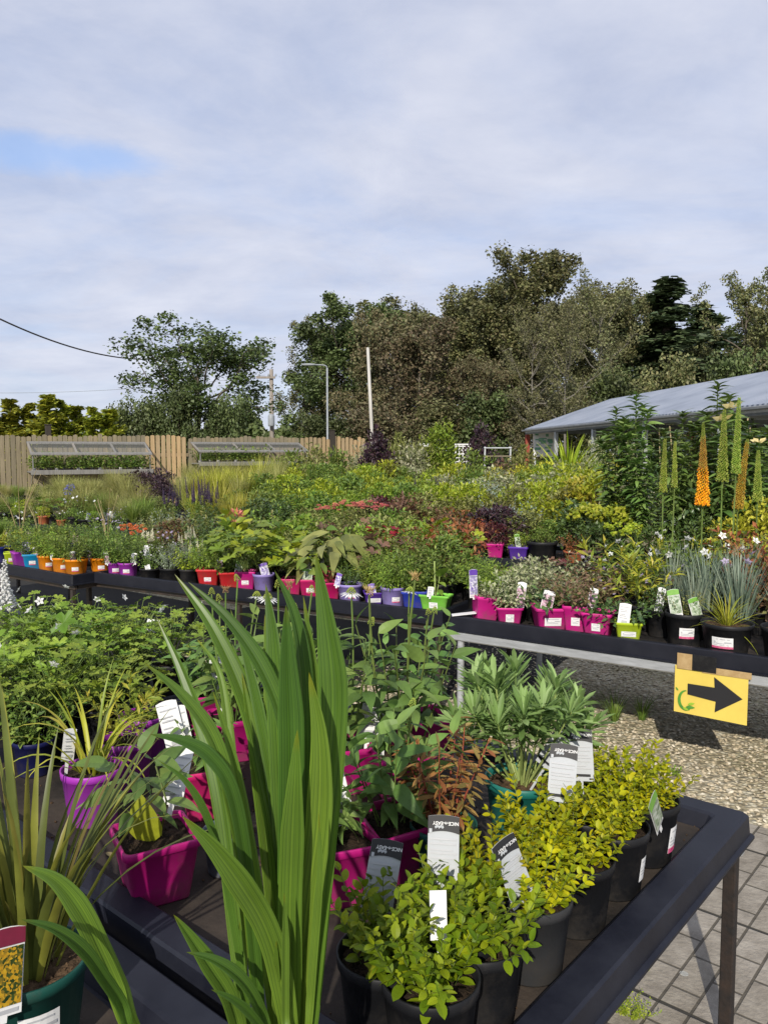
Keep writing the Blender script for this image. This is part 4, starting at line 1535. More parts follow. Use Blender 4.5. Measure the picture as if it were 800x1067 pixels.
# loose stones that stand out of the gravel where it is seen close by
g = np.random.default_rng(5)
n = 14000
uu, vv = g.uniform(0.0, 3.2, n), g.uniform(-1.5, 3.2, n)
P = E[None] + U[None] * uu[:, None] + V_[None] * vv[:, None]
mb = MB()
pos = np.concatenate((P, g.uniform(.0, .006, n)[:, None]), 1)
sz = g.uniform(.010, .026, n)
ST = (np.array([(1, 0, 0), (.4, .8, .1), (-.6, .7, 0), (-1, -.1, .1), (-.3, -.8, 0), (.7, -.6, .05), (.1, .1, .55), (0, 0, -.4)], float) * .6,
      [(0, 1, 6), (1, 2, 6), (2, 3, 6), (3, 4, 6), (4, 5, 6), (5, 0, 6)])
mb.inst(ST, pos, frames(np.concatenate((g.normal(0, 1, (n, 2)), g.normal(0, .15, (n, 1))), 1), g.normal(0, .3, n)), sz)
setting('gravel', mb.mesh('gravel', leaf_mat('pebble', [(.33, .275, .175), (.56, .49, .34), (.43, .365, .235), (.70, .65, .51), (.50, .43, .28)], .85, 0, var=.1)), 'stuff')

# ================================================================ benches
TRAYB = surf_mat('black tray plastic', (.006, .007, .012), (.013, .014, .021), .5, 3.5, .15, 40, .25, dist=.002)
TRAYF = surf_mat('dusty black tray plastic', (.007, .008, .015), (.018, .020, .030), .48, 5, .2, 60, .28, dist=.002)
MATTING = surf_mat('damp capillary matting', (.009, .008, .0075), (.055, .042, .032), .8, 4, .5, 90, .3, dist=.003)
STEELB = surf_mat('black painted steel', (.018, .017, .017), (.05, .033, .024), .5, 14, .2, 60)
RUSTY = surf_mat('rusty dark steel', (.011, .010, .010), (.030, .019, .014), .7, 18, .4, 80)
GALV = surf_mat('galvanised steel', (.42, .44, .45), (.56, .58, .60), .42, 16, .1, 60, .5, .55, stretch=(.4, 1, 3))
ALU = surf_mat('dull aluminium', (.50, .52, .54), (.40, .42, .44), .45, 9, .1, 60, .5, .4)


def rect_ring(x0, x1, y0, y1, z, c=.012):
    return [(x0 + c, y0, z), (x1 - c, y0, z), (x1, y0 + c, z), (x1, y1 - c, z), (x1 - c, y1, z), (x0 + c, y1, z), (x0, y1 - c, z), (x0, y0 + c, z)]


def tray_mesh(lx, ly, rim=.05, lip=.075, depth=.045, mat=TRAYB):
    prof = [(.03, ZB - lip - .004), (-.008, ZB - lip - .004), (-.008, ZB - lip + .004), (.002, ZB - lip + .008), (.006, ZB - .006), (.012, ZB), (rim - .008, ZB), (rim, ZB - .006),
            (rim + .012, ZB - depth)]
    mb = MB()
    V = []
    for i, z in prof:
        V += rect_ring(i, lx - i, i, ly - i, z)
    F = [(a * 8 + i, a * 8 + (i + 1) % 8, a * 8 + 8 + (i + 1) % 8, a * 8 + 8 + i) for a in range(len(prof) - 1) for i in range(8)]
    F += [tuple(range((len(prof) - 1) * 8, len(prof) * 8)), tuple(range(7, -1, -1))]
    mb.add(V, F)
    return mb.mesh('tray', mat)


def bench(name, label, origin, ang, lx, ly, style='black', group=None, legs=None, rim=.05, lip=.075, tray=TRAYB, leg_x=None):
    t = thing(name, label, 'display bench', (origin[0], origin[1], 0), ang, 1, group)
    link('tray', tray_mesh(lx, ly, rim, lip, mat=tray), t)
    mb = MB()
    i = rim + .022
    mb.add(rect_ring(i, lx - i, i, ly - i, ZF + .003), [tuple(range(8))])
    link('matting', mb.mesh('matting', MATTING), t)
    zr = ZB - lip - .004
    leg_x = leg_x or (.06, lx / 2, lx - .06)
    lm = STEELB if style == 'black' else GALV
    mb = MB()
    if style == 'galv':
        hh = .062
        for y in (.004, ly - .044):
            mb.box((lx / 2, y + .02, zr - hh / 2 - .001), (lx, .04, hh), bev=.008)
        for x in (.02, lx / 2, lx - .02):
            mb.box((x, ly / 2, zr - hh / 2 - .001), (.04, ly - .1, hh * .9))
    else:
        hh = .04
        for y in (.03, ly - .06):
            mb.box((lx / 2, y + .015, zr - hh / 2 - .001), (lx - .02, .03, hh), bev=.004)
        for x in (.03, lx / 2, lx - .03):
            mb.box((x, ly / 2, zr - hh / 2 - .001), (.03, ly - .14, hh * .9))
    link('frame_rail', mb.mesh('frame_rail', lm), t)
    top = zr - hh - .001
    for k, x in enumerate(leg_x):
        for y in (.035, ly - .06):
            mb = MB()
            if style == 'galv':
                mb.tube([(x, y, 0.0), (x, y, top)], .022, 12)
            else:
                mb.box((x, y, top / 2), (.036, .036, top), bev=.003)
            o = link('leg', mb.mesh('leg', RUSTY if (style == 'rusty') else lm), t)
    return t


rzA = {k: math.atan2(ROW[k][1][1], ROW[k][1][0]) for k in ROW}
# front benches: local x runs along V_, local y back towards the camera
WF = 1.48
bench('display_bench', 'wide black bench under the golden shrubs, its bare corner over the paving', C0, ANG_V, 2.25, WF, 'rusty', 'low black display benches', leg_x=(.045, 1.1, 2.1), rim=.085, lip=.07, tray=TRAYF)
o2 = fb(0, 2.28)
bench('display_bench', 'black bench carrying the mound of white flowered leafy plants', o2, ANG_V, 2.6, WF, 'black', 'low black display benches', rim=.062, lip=.07)
o3 = fb(-WF - .04, -.42)
bench('display_bench', 'black bench holding the green pot and tall sword leaved plant', o3, ANG_V, 2.6, 1.3, 'black', 'low black display benches', rim=.08, lip=.07, tray=TRAYF)

LA = 1.35
p, d, l = ROW['A1']
bench('display_bench', 'black bench whose edge carries navy, lime and orange pots', p - d * 1.0, rzA['A1'], l + 1.0 - .02, LA, 'black', 'long row of benches across the yard', leg_x=(.06, 1.2, l + 1.0 - .06), lip=.085)
p, d, l = ROW['A2']
bench('display_bench', 'long black bench with red, lavender and bright green pots along its edge', p, rzA['A2'], l - .01, LA, 'black', 'long row of benches across the yard', leg_x=(.05, l * .5, l - .05), lip=.085)
p, d, l = ROW['A3']
bench('display_bench', 'bench with a silvery steel rail and the yellow arrow sign', p, rzA['A3'], l + 1.2, LA, 'galv', 'long row of benches across the yard', leg_x=(.08, 2.9), lip=.088)

for row, px0, cnt, phrase in (('B', -40, 5, 'second row of benches'), ('C', 10, 5, 'third row of benches'), ('D', 190, 4, 'fourth row of benches'), ('E', 290, 3, 'rearmost row of benches')):
    p0 = on_row(row, px0)[:2]
    d = ROW[row][1]
    for k in range(cnt):
        where = ('at its fence end', 'second from its fence end', 'third from its fence end', 'fourth from its fence end', 'fifth from its fence end')[k]
        bench('display_bench', 'black plant bench in the %s, %s' % (phrase, where), p0 + d * 2.45 * k, rzA[row], 2.42, 1.3, 'black', phrase, leg_x=(.06, 2.36))

# ================================================================ arrow sign on the rail
p, d, l = ROW['A3']
YEL = surf_mat('yellow card', (.66, .51, .10), (.59, .45, .085), .5, 5, .1, 20)
TAPEB = surf_mat('brown parcel tape', (.33, .22, .10), (.42, .30, .15), .25, 20, .2, 60)
TAPEK = surf_mat('black tape', (.012, .012, .013), (.02, .02, .02), .25, 20, .2, 60)
LOGO = surf_mat('green logo ink', (.05, .20, .03), (.10, .30, .03), .5, 20)
LOGO2 = surf_mat('light green logo ink', (.24, .40, .03), (.28, .44, .04), .5, 20)


def along(px):
    q = on_row('A3', px, 0)
    return q


q0, q1 = along(704), along(780.5)
sw = np.linalg.norm((q1 - q0)[:2])
mid = (q0 + q1) / 2
zt = ZB - .088 - .012
depth = mid[1] * math.cos(PITCH)
sh = 50.0 * mid[1] / FPX * 1.02
nrm2 = np.array((-d[1], d[0]))
loc = np.array((mid[0] - nrm2[0] * .016, mid[1] - nrm2[1] * .016, zt))
sg = thing('arrow_sign', 'yellow card sign with black arrow taped to the steel bench rail', 'sign', loc, rzA['A3'])
mb = MB()
w2 = sw / 2
mb.add([(-w2, 0, -sh), (w2, -.004, -sh * 1.03), (w2, -.002, 0), (-w2, .002, .002), (-w2, .0012, -sh), (w2, -.0028, -sh * 1.03), (w2, -.0008, 0), (-w2, .0032, .002)],
       [(0, 1, 2, 3), (7, 6, 5, 4), (0, 4, 5, 1), (1, 5, 6, 2), (2, 6, 7, 3), (3, 7, 4, 0)])
link('card', mb.mesh('card', YEL), sg)
mb = MB()
ax, az = sw, sh
A = lambda x, z: ((x - .5) * ax, -.0055, -z * az)
V = [A(.19, .35), A(.56, .35), A(.55, .13), A(.935, .50), A(.57, .87), A(.58, .64), A(.19, .58)]
mb.add(V, [(6, 5, 4, 3, 2, 1, 0)])
link('arrow', mb.mesh('arrow', INK), sg)
mb = MB()
th = np.linspace(R(95), R(300), 16)
cx, cz = .17, .72
out_ = [A(cx + .115 * math.cos(t), cz - .22 * math.sin(t)) for t in th]
inn = [A(cx + .02 + (.095 - .0 * i) * math.cos(t), cz - .01 - (.20 - .0012 * i) * math.sin(t)) for i, t in enumerate(th)]
mb.add(out_ + inn, [(i, 16 + i, 17 + i, i + 1) for i in range(15)], 0)
for (lx0, lz0, ln_, an, mt) in ((.20, .80, .10, 20, 1), (.17, .86, .13, 5, 0), (.06, .53, .06, 130, 0), (.13, .88, .09, -20, 1)):
    V, _F = T_OV
    c, s = math.cos(R(an)), math.sin(R(an))
    W_ = []
    for vx, vy, vz in V:
        a, b = vy * ln_, vx * ln_ * .75
        W_.append(A(lx0 + a * c - b * s, lz0 - (a * s + b * c) * ax / az))
    W_ = np.array(W_)
    W_[:, 1] = -.0062
    mb.add(W_, [f[::-1] for f in _F], mt)
link('leaf_logo', mb.mesh('leaf_logo', [LOGO, LOGO2]), sg)
mb = MB()
mb.box((-w2 * .72, -.004, .028), (sw * .22, .003, .085), bev=.001)
mb.box((w2 * .42, -.003, -.002), (sw * .66, .003, .035), bev=.001)
link('brown_tape', mb.mesh('brown_tape', TAPEB), sg)
mb = MB()
mb.box((-w2 * .18, -.008, .03), (sw * .33, .003, .085), bev=.001)
link('black_tape', mb.mesh('black_tape', TAPEK), sg)
sg.scale = (1, 1, 1)

# ================================================================ fence with glazed shelves
def WOOD(nm, a, b):
    """grained timber, each board a little different, greyer towards the foot"""
    m = surf_mat(nm, a, b, .8, 5, .4, 30, .2, stretch=(6, 6, .5), dist=.004)
    nt = m.node_tree
    bs = [n_ for n_ in nt.nodes if n_.type == 'BSDF_PRINCIPLED'][0]
    src = bs.inputs['Base Color'].links[0].from_socket
    ge = N(nt, 'ShaderNodeNewGeometry')
    rp = ramp(nt, [(.66, .68, .72), (.98, .96, .92), (.84, .86, .9), (1.18, 1.1, 1.0)])
    nt.links.new(ge.outputs['Random Per Island'], rp.inputs[0])
    mx = N(nt, 'ShaderNodeMixRGB', _blend_type='MULTIPLY', Fac=.85)
    nt.links.new(src, mx.inputs[1])
    nt.links.new(rp.outputs[0], mx.inputs[2])
    nt.links.new(mx.outputs[0], bs.inputs['Base Color'])
    return m



W_OLD = WOOD('weathered larch boards', (.275, .235, .155), (.18, .15, .10))
W_NEW = WOOD('new pale boards', (.44, .325, .19), (.33, .24, .13))
W_MID = WOOD('half weathered boards', (.38, .29, .17), (.27, .205, .12))
W_GREY = WOOD('grey painted timber', (.25, .245, .23), (.17, .165, .155))
W_POST = WOOD('dark post', (.06, .05, .04), (.035, .03, .025))
FA, FB_ = np.array((-10.6, 18.2)), np.array((-.45, 24.2))
fd = nrm(FB_ - FA)
FL = np.linalg.norm(FB_ - FA)
rzF = math.atan2(fd[1], fd[0])


def fence_t(px):
    k = (px - 400) / FPX
    return (k * FA[1] - FA[0]) / (fd[0] - k * fd[1])


def fence_section(label, t0, t1, zt0, zt1, mat, gap=.012, w=.105, stagger=.02, post=True):
    g = np.random.default_rng(int(t0 * 100) + 3)
    o = FA + fd * t0
    th = thing('board_fence', label, 'fence', (o[0], o[1], 0), rzF, 1, 'vertical board fence')
    mb = MB()
    x = 0
    k = 0
    while x < t1 - t0 - w * .5:
        zt = zt0 + (zt1 - zt0) * x / (t1 - t0) + g.normal(0, stagger)
        y = 0 if k % 2 == 0 else .0
        # each board with a cut, slightly pointed head
        V = [(x, y, .03), (x + w, y, .03), (x + w, y, zt - .02), (x + w * .5, y, zt), (x, y, zt - .02)]
        V += [(a, y + .018, c) for a, _, c in V]
        mb.add(V, [(4, 3, 2, 1, 0), (5, 6, 7, 8, 9)] + [(i, (i + 1) % 5, 5 + (i + 1) % 5, 5 + i) for i in range(5)])
        x += w + gap + abs(g.normal(0, .003))
        k += 1
    link('boards', mb.mesh('boards', mat), th)
    mb = MB()
    for z in (.45, 1.05, 1.65):
        mb.box(((t1 - t0) / 2, .045, z), (t1 - t0, .05, .09))
    link('rail', mb.mesh('rail', W_OLD), th)
    mb = MB()
    mb.box((.06, .12, 1.0), (.1, .1, 2.0))
    link('post', mb.mesh('post', W_OLD), th)
    return th


for a, b, z0, z1, mt, lb in ((-40, 152, 2.12, 2.16, W_OLD, 'long weathered board fence behind the blue flower globe'),
                             (152.6, 197, 2.16, 2.18, W_NEW, 'short run of new golden fence boards between the two glazed shelves'),
                             (197.6, 313, 2.13, 2.16, W_OLD, 'weathered fence run behind the smaller glazed shelf'),
                             (313.6, 346, 2.15, 2.13, W_MID, 'half weathered fence boards between the shelf and dark post'),
                             (347.5, 381, 2.18, 2.12, W_NEW, 'pale picket end of the fence beside the purple shrub')):
    fence_section(lb, fence_t(a), fence_t(b), z0, z1, mt, gap=.03 if mt is W_NEW or mt is W_MID else .012)
for px, h, lb in ((53, 2.38, 'dark post top behind the weathered boards above the long shelf'), (346, 2.35, 'dark square post between two pale fence runs')):
    q = FA + fd * fence_t(px) + np.array((-fd[1], fd[0])) * (.12 if px < 100 else -.02)
    mb = MB()
    mb.box((0, 0, h / 2), (.13, .13, h), bev=.01)
    mb.box((0, 0, h + .012), (.15, .15, .024), bev=.008)
    thing('fence_post', lb, 'post', (q[0], q[1], 0), rzF, 1, None, mb.mesh('fence_post', W_POST))

GLASS, nt, out = new_mat('dusty greenhouse glass')
gl = N(nt, 'ShaderNodeBsdfPrincipled', Roughness=.18)
gl.inputs['Base Color'].default_value = (.42, .43, .40, 1)
tr = N(nt, 'ShaderNodeBsdfTransparent')
mx = N(nt, 'ShaderNodeMixShader', Fac=.17)
nt.links.new(tr.outputs[0], mx.inputs[1])
nt.links.new(gl.outputs[0], mx.inputs[2])
nt.links.new(mx.outputs[0], out.inputs[0])

seed_me = [[m for _, m in SP['seedling'](s)] for s in (1, 2, 3)]


def glazed_shelf(label, px0, px1, z_sh, z_front, z_back, dep, nplants, plant_lab, fill=1.0):
    t0, t1 = fence_t(px0), fence_t(px1)
    L_ = t1 - t0
    nf = np.array((fd[1], -fd[0]))
    o = FA + fd * t0 + nf * .02
    th = thing('glazed_shelf', label, 'plant shelf', (o[0], o[1], 0), rzF)
    mb = MB()
    mb.box((L_ / 2, -dep / 2, z_sh), (L_, dep, .035), bev=.006)
    mb.box((L_ / 2, -dep - .012, z_sh - .005), (L_ + .02, .024, .11), bev=.006)
    link('shelf_board', mb.mesh('shelf_board', W_GREY), th)
    # lid frame: a sloping rectangle with two cross bars
    a = np.array((0, -.02, z_back))
    b = np.array((0, -dep * .92, z_front))
    e = b - a
    mb = MB()
    for f0, f1, s0, s1 in ((0, 1, -.02, .09), (0, 1, .93, 1.04)):
        q = [a + e * s0, a + e * s1]
        V = [(0, q[0][1], q[0][2]), (L_, q[0][1], q[0][2]), (L_, q[1][1], q[1][2]), (0, q[1][1], q[1][2])]
        mb.add(V + [(x, y, z - .035) for x, y, z in V], [(0, 3, 2, 1), (4, 5, 6, 7), (0, 1, 5, 4), (2, 3, 7, 6), (1, 2, 6, 5), (3, 0, 4, 7)])
    for x in (.0, L_ * .36, L_ * .68, L_ - .05):
        q = [a + e * .09, a + e * .93]
        V = [(x, q[0][1], q[0][2] - .002), (x + .05, q[0][1], q[0][2] - .002), (x + .05, q[1][1], q[1][2] - .002), (x, q[1][1], q[1][2] - .002)]
        mb.add(V + [(x_, y, z - .03) for x_, y, z in V], [(0, 3, 2, 1), (4, 5, 6, 7), (0, 1, 5, 4), (2, 3, 7, 6), (1, 2, 6, 5), (3, 0, 4, 7)])
    link('lid_frame', mb.mesh('lid_frame', W_GREY), th)
    mb = MB()
    mb.add([(.02, *(a + e * .05)[1:] - (0, .018)), (L_ - .02, *(a + e * .05)[1:] - (0, .018)), (L_ - .02, *(a + e * .97)[1:] - (0, .018)), (.02, *(a + e * .97)[1:] - (0, .018))], [(0, 3, 2, 1)])
    link('glass_pane', mb.mesh('glass_pane', GLASS), th)
    for x in (.05, L_ - .05):
        mb = MB()
        mb.box((x, -dep * .9, (z_sh + z_front) / 2), (.025, .025, z_front - z_sh - .04))
        link('strut', mb.mesh('strut', W_GREY), th)
        mb = MB()
        mb.tube([(x, -.02, z_sh - .5), (x, -dep * .85, z_sh - .03)], .016, 6)
        link('bracket', mb.mesh('bracket', W_GREY), th)
    k = 0
    for r in range(2):
        for i in range(nplants):
            x = (i + .5 + .25 * r) / nplants * L_ * fill
            if x > L_ - .08:
                continue
            lx, ly = x, -dep * (.75 - .4 * r)
            w = np.array((o[0], o[1])) + fd * lx + nf * (-ly)
            pl = thing('potted_seedling', plant_lab, 'seedling', (w[0], w[1], z_sh + .018), rnd.uniform(0, 6), 1, plant_lab)
            link('pot', pot_mesh('round', 'grey' if (i + r) % 3 else 'white', .045, .075), pl)
            ms_ = seed_me[(i + r) % 3]
            s = rnd.uniform(1.7, 2.4) * (1.25 if r else 1)
            for nm, m in zip(('foliage', 'stem'), ms_):
                link(nm, m, pl, (0, 0, .065), 0, s)
            k += 1


glazed_shelf('long pale shelf of potted seedlings under a sloping glazed lid', 29, 152, 1.25, 1.70, 1.98, .75, 17, 'small green seedling in a little pot on the long glazed shelf')
glazed_shelf('smaller fence shelf with glazed lid and a few seedlings', 199, 311, 1.42, 1.76, 1.99, .75, 12, 'small seedling in a little pot on the smaller glazed shelf', .62)

# ================================================================ trees
def tree_mesh(seed, H, trunk_h, cr, leafmat, nl=12000, ls=.16, bark=BARK, limbs=15, lean=(0, 0), sig=.55, prof='round', bare=0, tr=.22, side=(0, 0), inner=.35):
    g = np.random.default_rng(seed)
    tb, lf = MB(), MB()
    m = 9
    t = np.linspace(0, 1, m)
    top = np.array((lean[0], lean[1], H * .93))
    T = top * t[:, None] + np.cumsum(g.normal(0, H * .008, (m, 3)), 0) * np.array((1, 1, 0))
    tb.tube(T, tr * (1 - t * .88), 8)
    cl = []
    for i in range(limbs):
        s = (i + .6) / limbs
        zz = trunk_h / H + (1 - trunk_h / H) * s ** .9 * .95
        b = np.array([np.interp(zz, t, T[:, c]) for c in range(3)])
        u = 2 * s - 1
        if prof == 'round':
            ln = cr * math.sqrt(max(.08, 1 - (u * .92) ** 2))
        elif prof == 'dome':
            ln = cr * math.sqrt(max(.06, 1 - (max(0, s - .25) / .78) ** 2))
        else:
            ln = cr * (.5 + .5 * math.sin(math.pi * min(1, s * .9 + .15)))
        ln *= g.uniform(.78, 1.18)
        az = GA * i + g.normal(0, .35)
        el = .15 + .75 * s + g.normal(0, .12)
        d = np.array((math.cos(az) * math.cos(el) + side[0], math.sin(az) * math.cos(el) + side[1], math.sin(el)))
        d /= np.linalg.norm(d)
        q = np.linspace(0, 1, 6)
        Lb = b + d * ln * q[:, None] + np.array((0, 0, .22 * ln)) * (q ** 2)[:, None] + np.cumsum(g.normal(0, ln * .035, (6, 3)), 0)
        r0 = tr * .42 * (1 - .55 * s)
        tb.tube(Lb, r0 * (1 - q * .8), 5, cap=False)
        for j in range(6):
            f = .3 + .7 * j / 5
            c = np.array([np.interp(f, q, Lb[:, k]) for k in range(3)])
            d2 = nrm(d + g.normal(0, .75, 3) + np.array((0, 0, .15)))
            l2 = ln * g.uniform(.22, .42) * (1.1 - .4 * f)
            e = np.array([c, c + d2 * l2 * .5 + g.normal(0, .04, 3), c + d2 * l2 + np.array((0, 0, .08 * l2))])
            tb.tube(e, [r0 * .35, r0 * .2, r0 * .07], 4, cap=False)
            cl += [e[1], e[2], e[2]]
            for k in range(2):
                d3 = nrm(d2 + g.normal(0, .7, 3))
                e3 = np.array([e[1], e[1] + d3 * l2 * .5])
                tb.tube(e3, [r0 * .14, r0 * .04], 3, cap=False)
                cl.append(e3[1])
    cl = np.array(cl)
    if bare:
        keep = g.uniform(0, 1, len(cl)) > bare
        cl = cl[keep]
    wgt = g.uniform(.25, 1.0, len(cl)) ** 2 + .12
    wgt /= wgt.sum()
    idx = g.choice(len(cl), nl, p=wgt)
    rad = sig * 1.75 * g.uniform(.55, 1.35, len(cl))
    out = nrm(g.normal(0, 1, (nl, 3)) + np.array((0, 0, .25)))
    P = cl[idx] + out * (rad[idx] * g.uniform(.45, 1.1, nl))[:, None] * np.array((1, 1, .72))
    D = nrm(np.cross(out, g.normal(0, 1, (nl, 3))) + out * .35)
    lf.inst(T_CARD, P, frames(D, g.normal(0, .45, nl), (0, 0, 1)), ls * g.uniform(.55, 1.3, nl))
    return tb.mesh('trunk', bark, True), lf.mesh('crown', LM[leafmat])


def conifer_mesh(seed, H, r, leafmat, nw=26, nb=9, ls=.3, droop=.25, up=0.0, bark=BARK, first=.06, ragged=.25, per=16):
    g = np.random.default_rng(seed)
    tb, lf = MB(), MB()
    tb.tube([(0, 0, 0), (g.normal(0, .05), g.normal(0, .05), H * .5), (0, 0, H)], [.03 * H, .018 * H, .003 * H], 7)
    for i in range(nw):
        s = i / (nw - 1)
        z = H * (first + (1 - first) * s)
        ln = r * (1 - s) ** .85 + .05 * r
        for j in range(max(3, int(nb * (1 - s * .55)))):
            a = j * 6.283 / nb + i * 1.3 + g.normal(0, .25)
            l_ = ln * g.uniform(1 - ragged * 1.6, 1 + ragged)
            d = np.array((math.cos(a), math.sin(a), 0))
            q = np.linspace(0, 1, per)
            P = np.array((0, 0, z)) + d * l_ * q[:, None] + np.array((0, 0, 1.0)) * (l_ * (up * q + (-droop) * q * (1 - .45 * q)))[:, None]
            if j % 2 == 0:
                tb.tube(P[::5], .012 * H * (1 - s) * .35 + .006, 3, cap=False)
            sd = np.array((-d[1], d[0], 0))
            for sg_ in (-1, 1):
                D = d * .7 + sd * sg_ * .75 + np.array((0, 0, up * .8 - .15)) + g.normal(0, .25, (per, 3))
                lf.inst(T_CARD, P + g.normal(0, .03 * r, (per, 3)), frames(D, g.normal(0, .6, per)), ls * (1 - .45 * q) * g.uniform(.6, 1.25, per), .55)
    return tb.mesh('trunk', bark, True), lf.mesh('crown', LM[leafmat])


def put_tree(name, label, me, px, y, ytop, wpx, group=None, rz=None, cat='tree'):
    """a tree stands y metres out, as tall and as wide (wpx) as it reaches in the photo"""
    if me[1].name not in _dim:
        c = np.empty(len(me[1].vertices) * 3, np.float32)
        me[1].vertices.foreach_get('co', c)
        c = c.reshape(-1, 3)
        _dim[me[1].name] = (float(np.percentile(c[:, 2], 99.6)), float(np.percentile(np.hypot(c[:, 0], c[:, 1]), 97)) * 2)
    hz, wz = _dim[me[1].name]
    x = (px - 400) / FPX * y
    H = CAM_H + (470 - ytop) * y / FPX
    s, w = H / hz, wpx * y / FPX / wz
    t = thing(name, label, cat, (x, y, 0), rnd.uniform(0, 6.28) if rz is None else rz, (w, w, s), group)
    link('trunk', me[0], t)
    link('crown', me[1], t)
    return t


_dim = {}
TM = {
    'syc': tree_mesh(1, 11, 2.4, 5.0, 'sycamore', 36000, .15, limbs=20, sig=.42, prof='dome', tr=.3),
    'oak': tree_mesh(2, 12.5, 2.6, 4.6, 'oak', 36000, .14, limbs=24, sig=.36, tr=.3),
    'oak2': tree_mesh(8, 12, 2.2, 4.8, 'oak', 34000, .14, limbs=22, sig=.36, prof='dome', tr=.28),
    'brown': tree_mesh(3, 9, 1.2, 4.0, 'browned', 24000, .13, limbs=20, sig=.34, prof='dome', tr=.24),
    'pale': tree_mesh(4, 11.5, 3.0, 3.6, 'paletree', 9000, .11, BARK_PALE, 20, sig=.34, tr=.17, prof='up'),
    'open': tree_mesh(6, 11.5, 2.6, 4.6, 'oak', 13000, .14, limbs=19, sig=.3, prof='dome', tr=.24),
    'fir': conifer_mesh(5, 11, 2.7, 'spruce', 40, 11, .30, .35, 0, ragged=.38, per=20),
    'gold': conifer_mesh(7, 3.4, .95, 'goldcon', 24, 10, .22, -.15, .62, first=.02, ragged=.42, per=18),
    'lone': tree_mesh(12, 6.2, .9, 2.5, 'hawthorn', 21000, .09, limbs=20, sig=.27, prof='round', tr=.19, bare=.10, side=(.12, 0)),
    'scrub': tree_mesh(14, 3.2, .25, 1.9, 'sycamore', 10000, .10, limbs=14, sig=.33, prof='dome', tr=.1),
    'scrub_brown': tree_mesh(15, 3.2, .25, 1.9, 'browned', 9000, .10, limbs=14, sig=.33, prof='dome', tr=.1),
    'scrub_olive': tree_mesh(16, 3.6, .25, 1.9, 'oak', 10000, .10, limbs=14, sig=.33, prof='dome', tr=.1),
}
WG = 'tall trees behind the yard'
for nm, me, px, y, yt, lb, w, rz in (
    ('broadleaf_tree', 'syc', 372, 47, 317, 'round dark broadleaf tree behind the street lamp and pale pole', 150, 0.6),
    ('broadleaf_tree', 'brown', 432, 40, 336, 'salt browned tree beside the bare pale pole', 135, 1.2),
    ('broadleaf_tree', 'oak2', 478, 50, 306, 'grey green domed tree rising behind the browned tree', 140, 2.2),
    ('broadleaf_tree', 'oak', 562, 46, 270, 'tallest olive tree in the wood, above the red canopy post', 150, 0.3),
    ('slender_tree', 'pale', 618, 42, 290, 'thin pale trunked tree with sparse leaves above the canopy roof', 105, .9),
    ('broadleaf_tree', 'oak2', 338, 49, 338, 'lower olive tree at the open end of the wood behind the street lamp', 90, 5.0),
    ('broadleaf_tree', 'brown', 402, 43, 324, 'browned tree filling the gap behind the bare pale pole', 110, 2.9),
    ('broadleaf_tree', 'oak', 520, 48, 298, 'olive tree joining the grey green dome to the tallest tree', 110, 1.7),
    ('broadleaf_tree', 'oak2', 640, 48, 300, 'olive tree joining the thin pale tree to the pointed conifer', 100, 3.9),
    ('slender_tree', 'pale', 586, 34.2, 312, 'slim pale trunk with thin foliage just before the wood, above the roof tip', 85, 2.1),
    ('slender_tree', 'pale', 556, 34.6, 318, 'second slim pale trunk above the red post', 80, 3.6),
    ('conifer_tree', 'fir', 690, 47, 296, 'dark pointed conifer behind the canopy roof', 195, 0),
    ('conifer_tree', 'fir', 728, 52, 322, 'shorter dark conifer behind the pointed one', 175, 2),
    ('broadleaf_tree', 'open', 772, 47, 290, 'open airy tree between the dark conifers and the frame edge', 120, 2.8),
    ('broadleaf_tree', 'oak2', 822, 44, 316, 'low olive tree over the high end of the canopy roof', 110, 4.0),
    ('broadleaf_tree', 'oak', 520, 58, 318, 'olive tree filling the gap behind the tallest tree', 150, 4.4),
    ('broadleaf_tree', 'syc', 640, 60, 312, 'dark broadleaf tree deep behind the thin pale tree', 130, 3.0),
    ('broadleaf_tree', 'oak2', 424, 60, 322, 'olive tree behind the browned and round dark trees', 160, 5.2),
    ('broadleaf_tree', 'syc', 715, 62, 338, 'dark broadleaf tree behind the two conifers', 130, 1.9),
    ('broadleaf_tree', 'brown', 508, 38, 372, 'low browned tree in the wood behind the white trellis', 90, 3.3),
    ('broadleaf_tree', 'oak2', 590, 56, 318, 'olive tree directly behind the thin pale tree', 150, 1.4),
    ('broadleaf_tree', 'syc', 470, 64, 326, 'dark broadleaf tree deep behind the grey green dome', 150, 2.4),
    ('broadleaf_tree', 'oak', 800, 60, 330, 'olive tree deep behind the open airy tree', 140, .4),
):
    put_tree(nm, lb, TM[me], px, y, yt, w, WG, rz)
for me, px, y, yt, lb, w in (
    ('scrub_brown', 395, 36, 424, 'brown tinged scrub below the pale pole and browned tree', 1.6),
    ('scrub', 345, 37, 432, 'dark scrub under the street lamp', 1.4),
    ('scrub_olive', 455, 36, 418, 'olive scrub behind the tall green shrub', 1.6),
    ('scrub_brown', 540, 38, 404, 'brownish scrub above the white trellis and metal frame', 1.5),
    ('scrub', 500, 37, 408, 'dark scrub in the wood above the white trellis', 1.5),
    ('scrub_olive', 585, 38, 402, 'olive scrub above the red canopy post', 1.5),
    ('scrub', 640, 37, 385, 'dark scrub above the eave of the canopy roof', 1.5),
    ('scrub_olive', 700, 37, 372, 'olive scrub above the middle of the canopy roof', 1.5),
    ('scrub', 760, 36, 366, 'dark scrub above the high end of the canopy roof', 1.5),
    ('scrub_olive', 815, 35, 360, 'olive scrub at the frame edge above the canopy roof', 1.5),
):
    put_tree('scrub_tree', lb, TM[me], px, y, yt, w * 62, 'scrub under the tall trees')
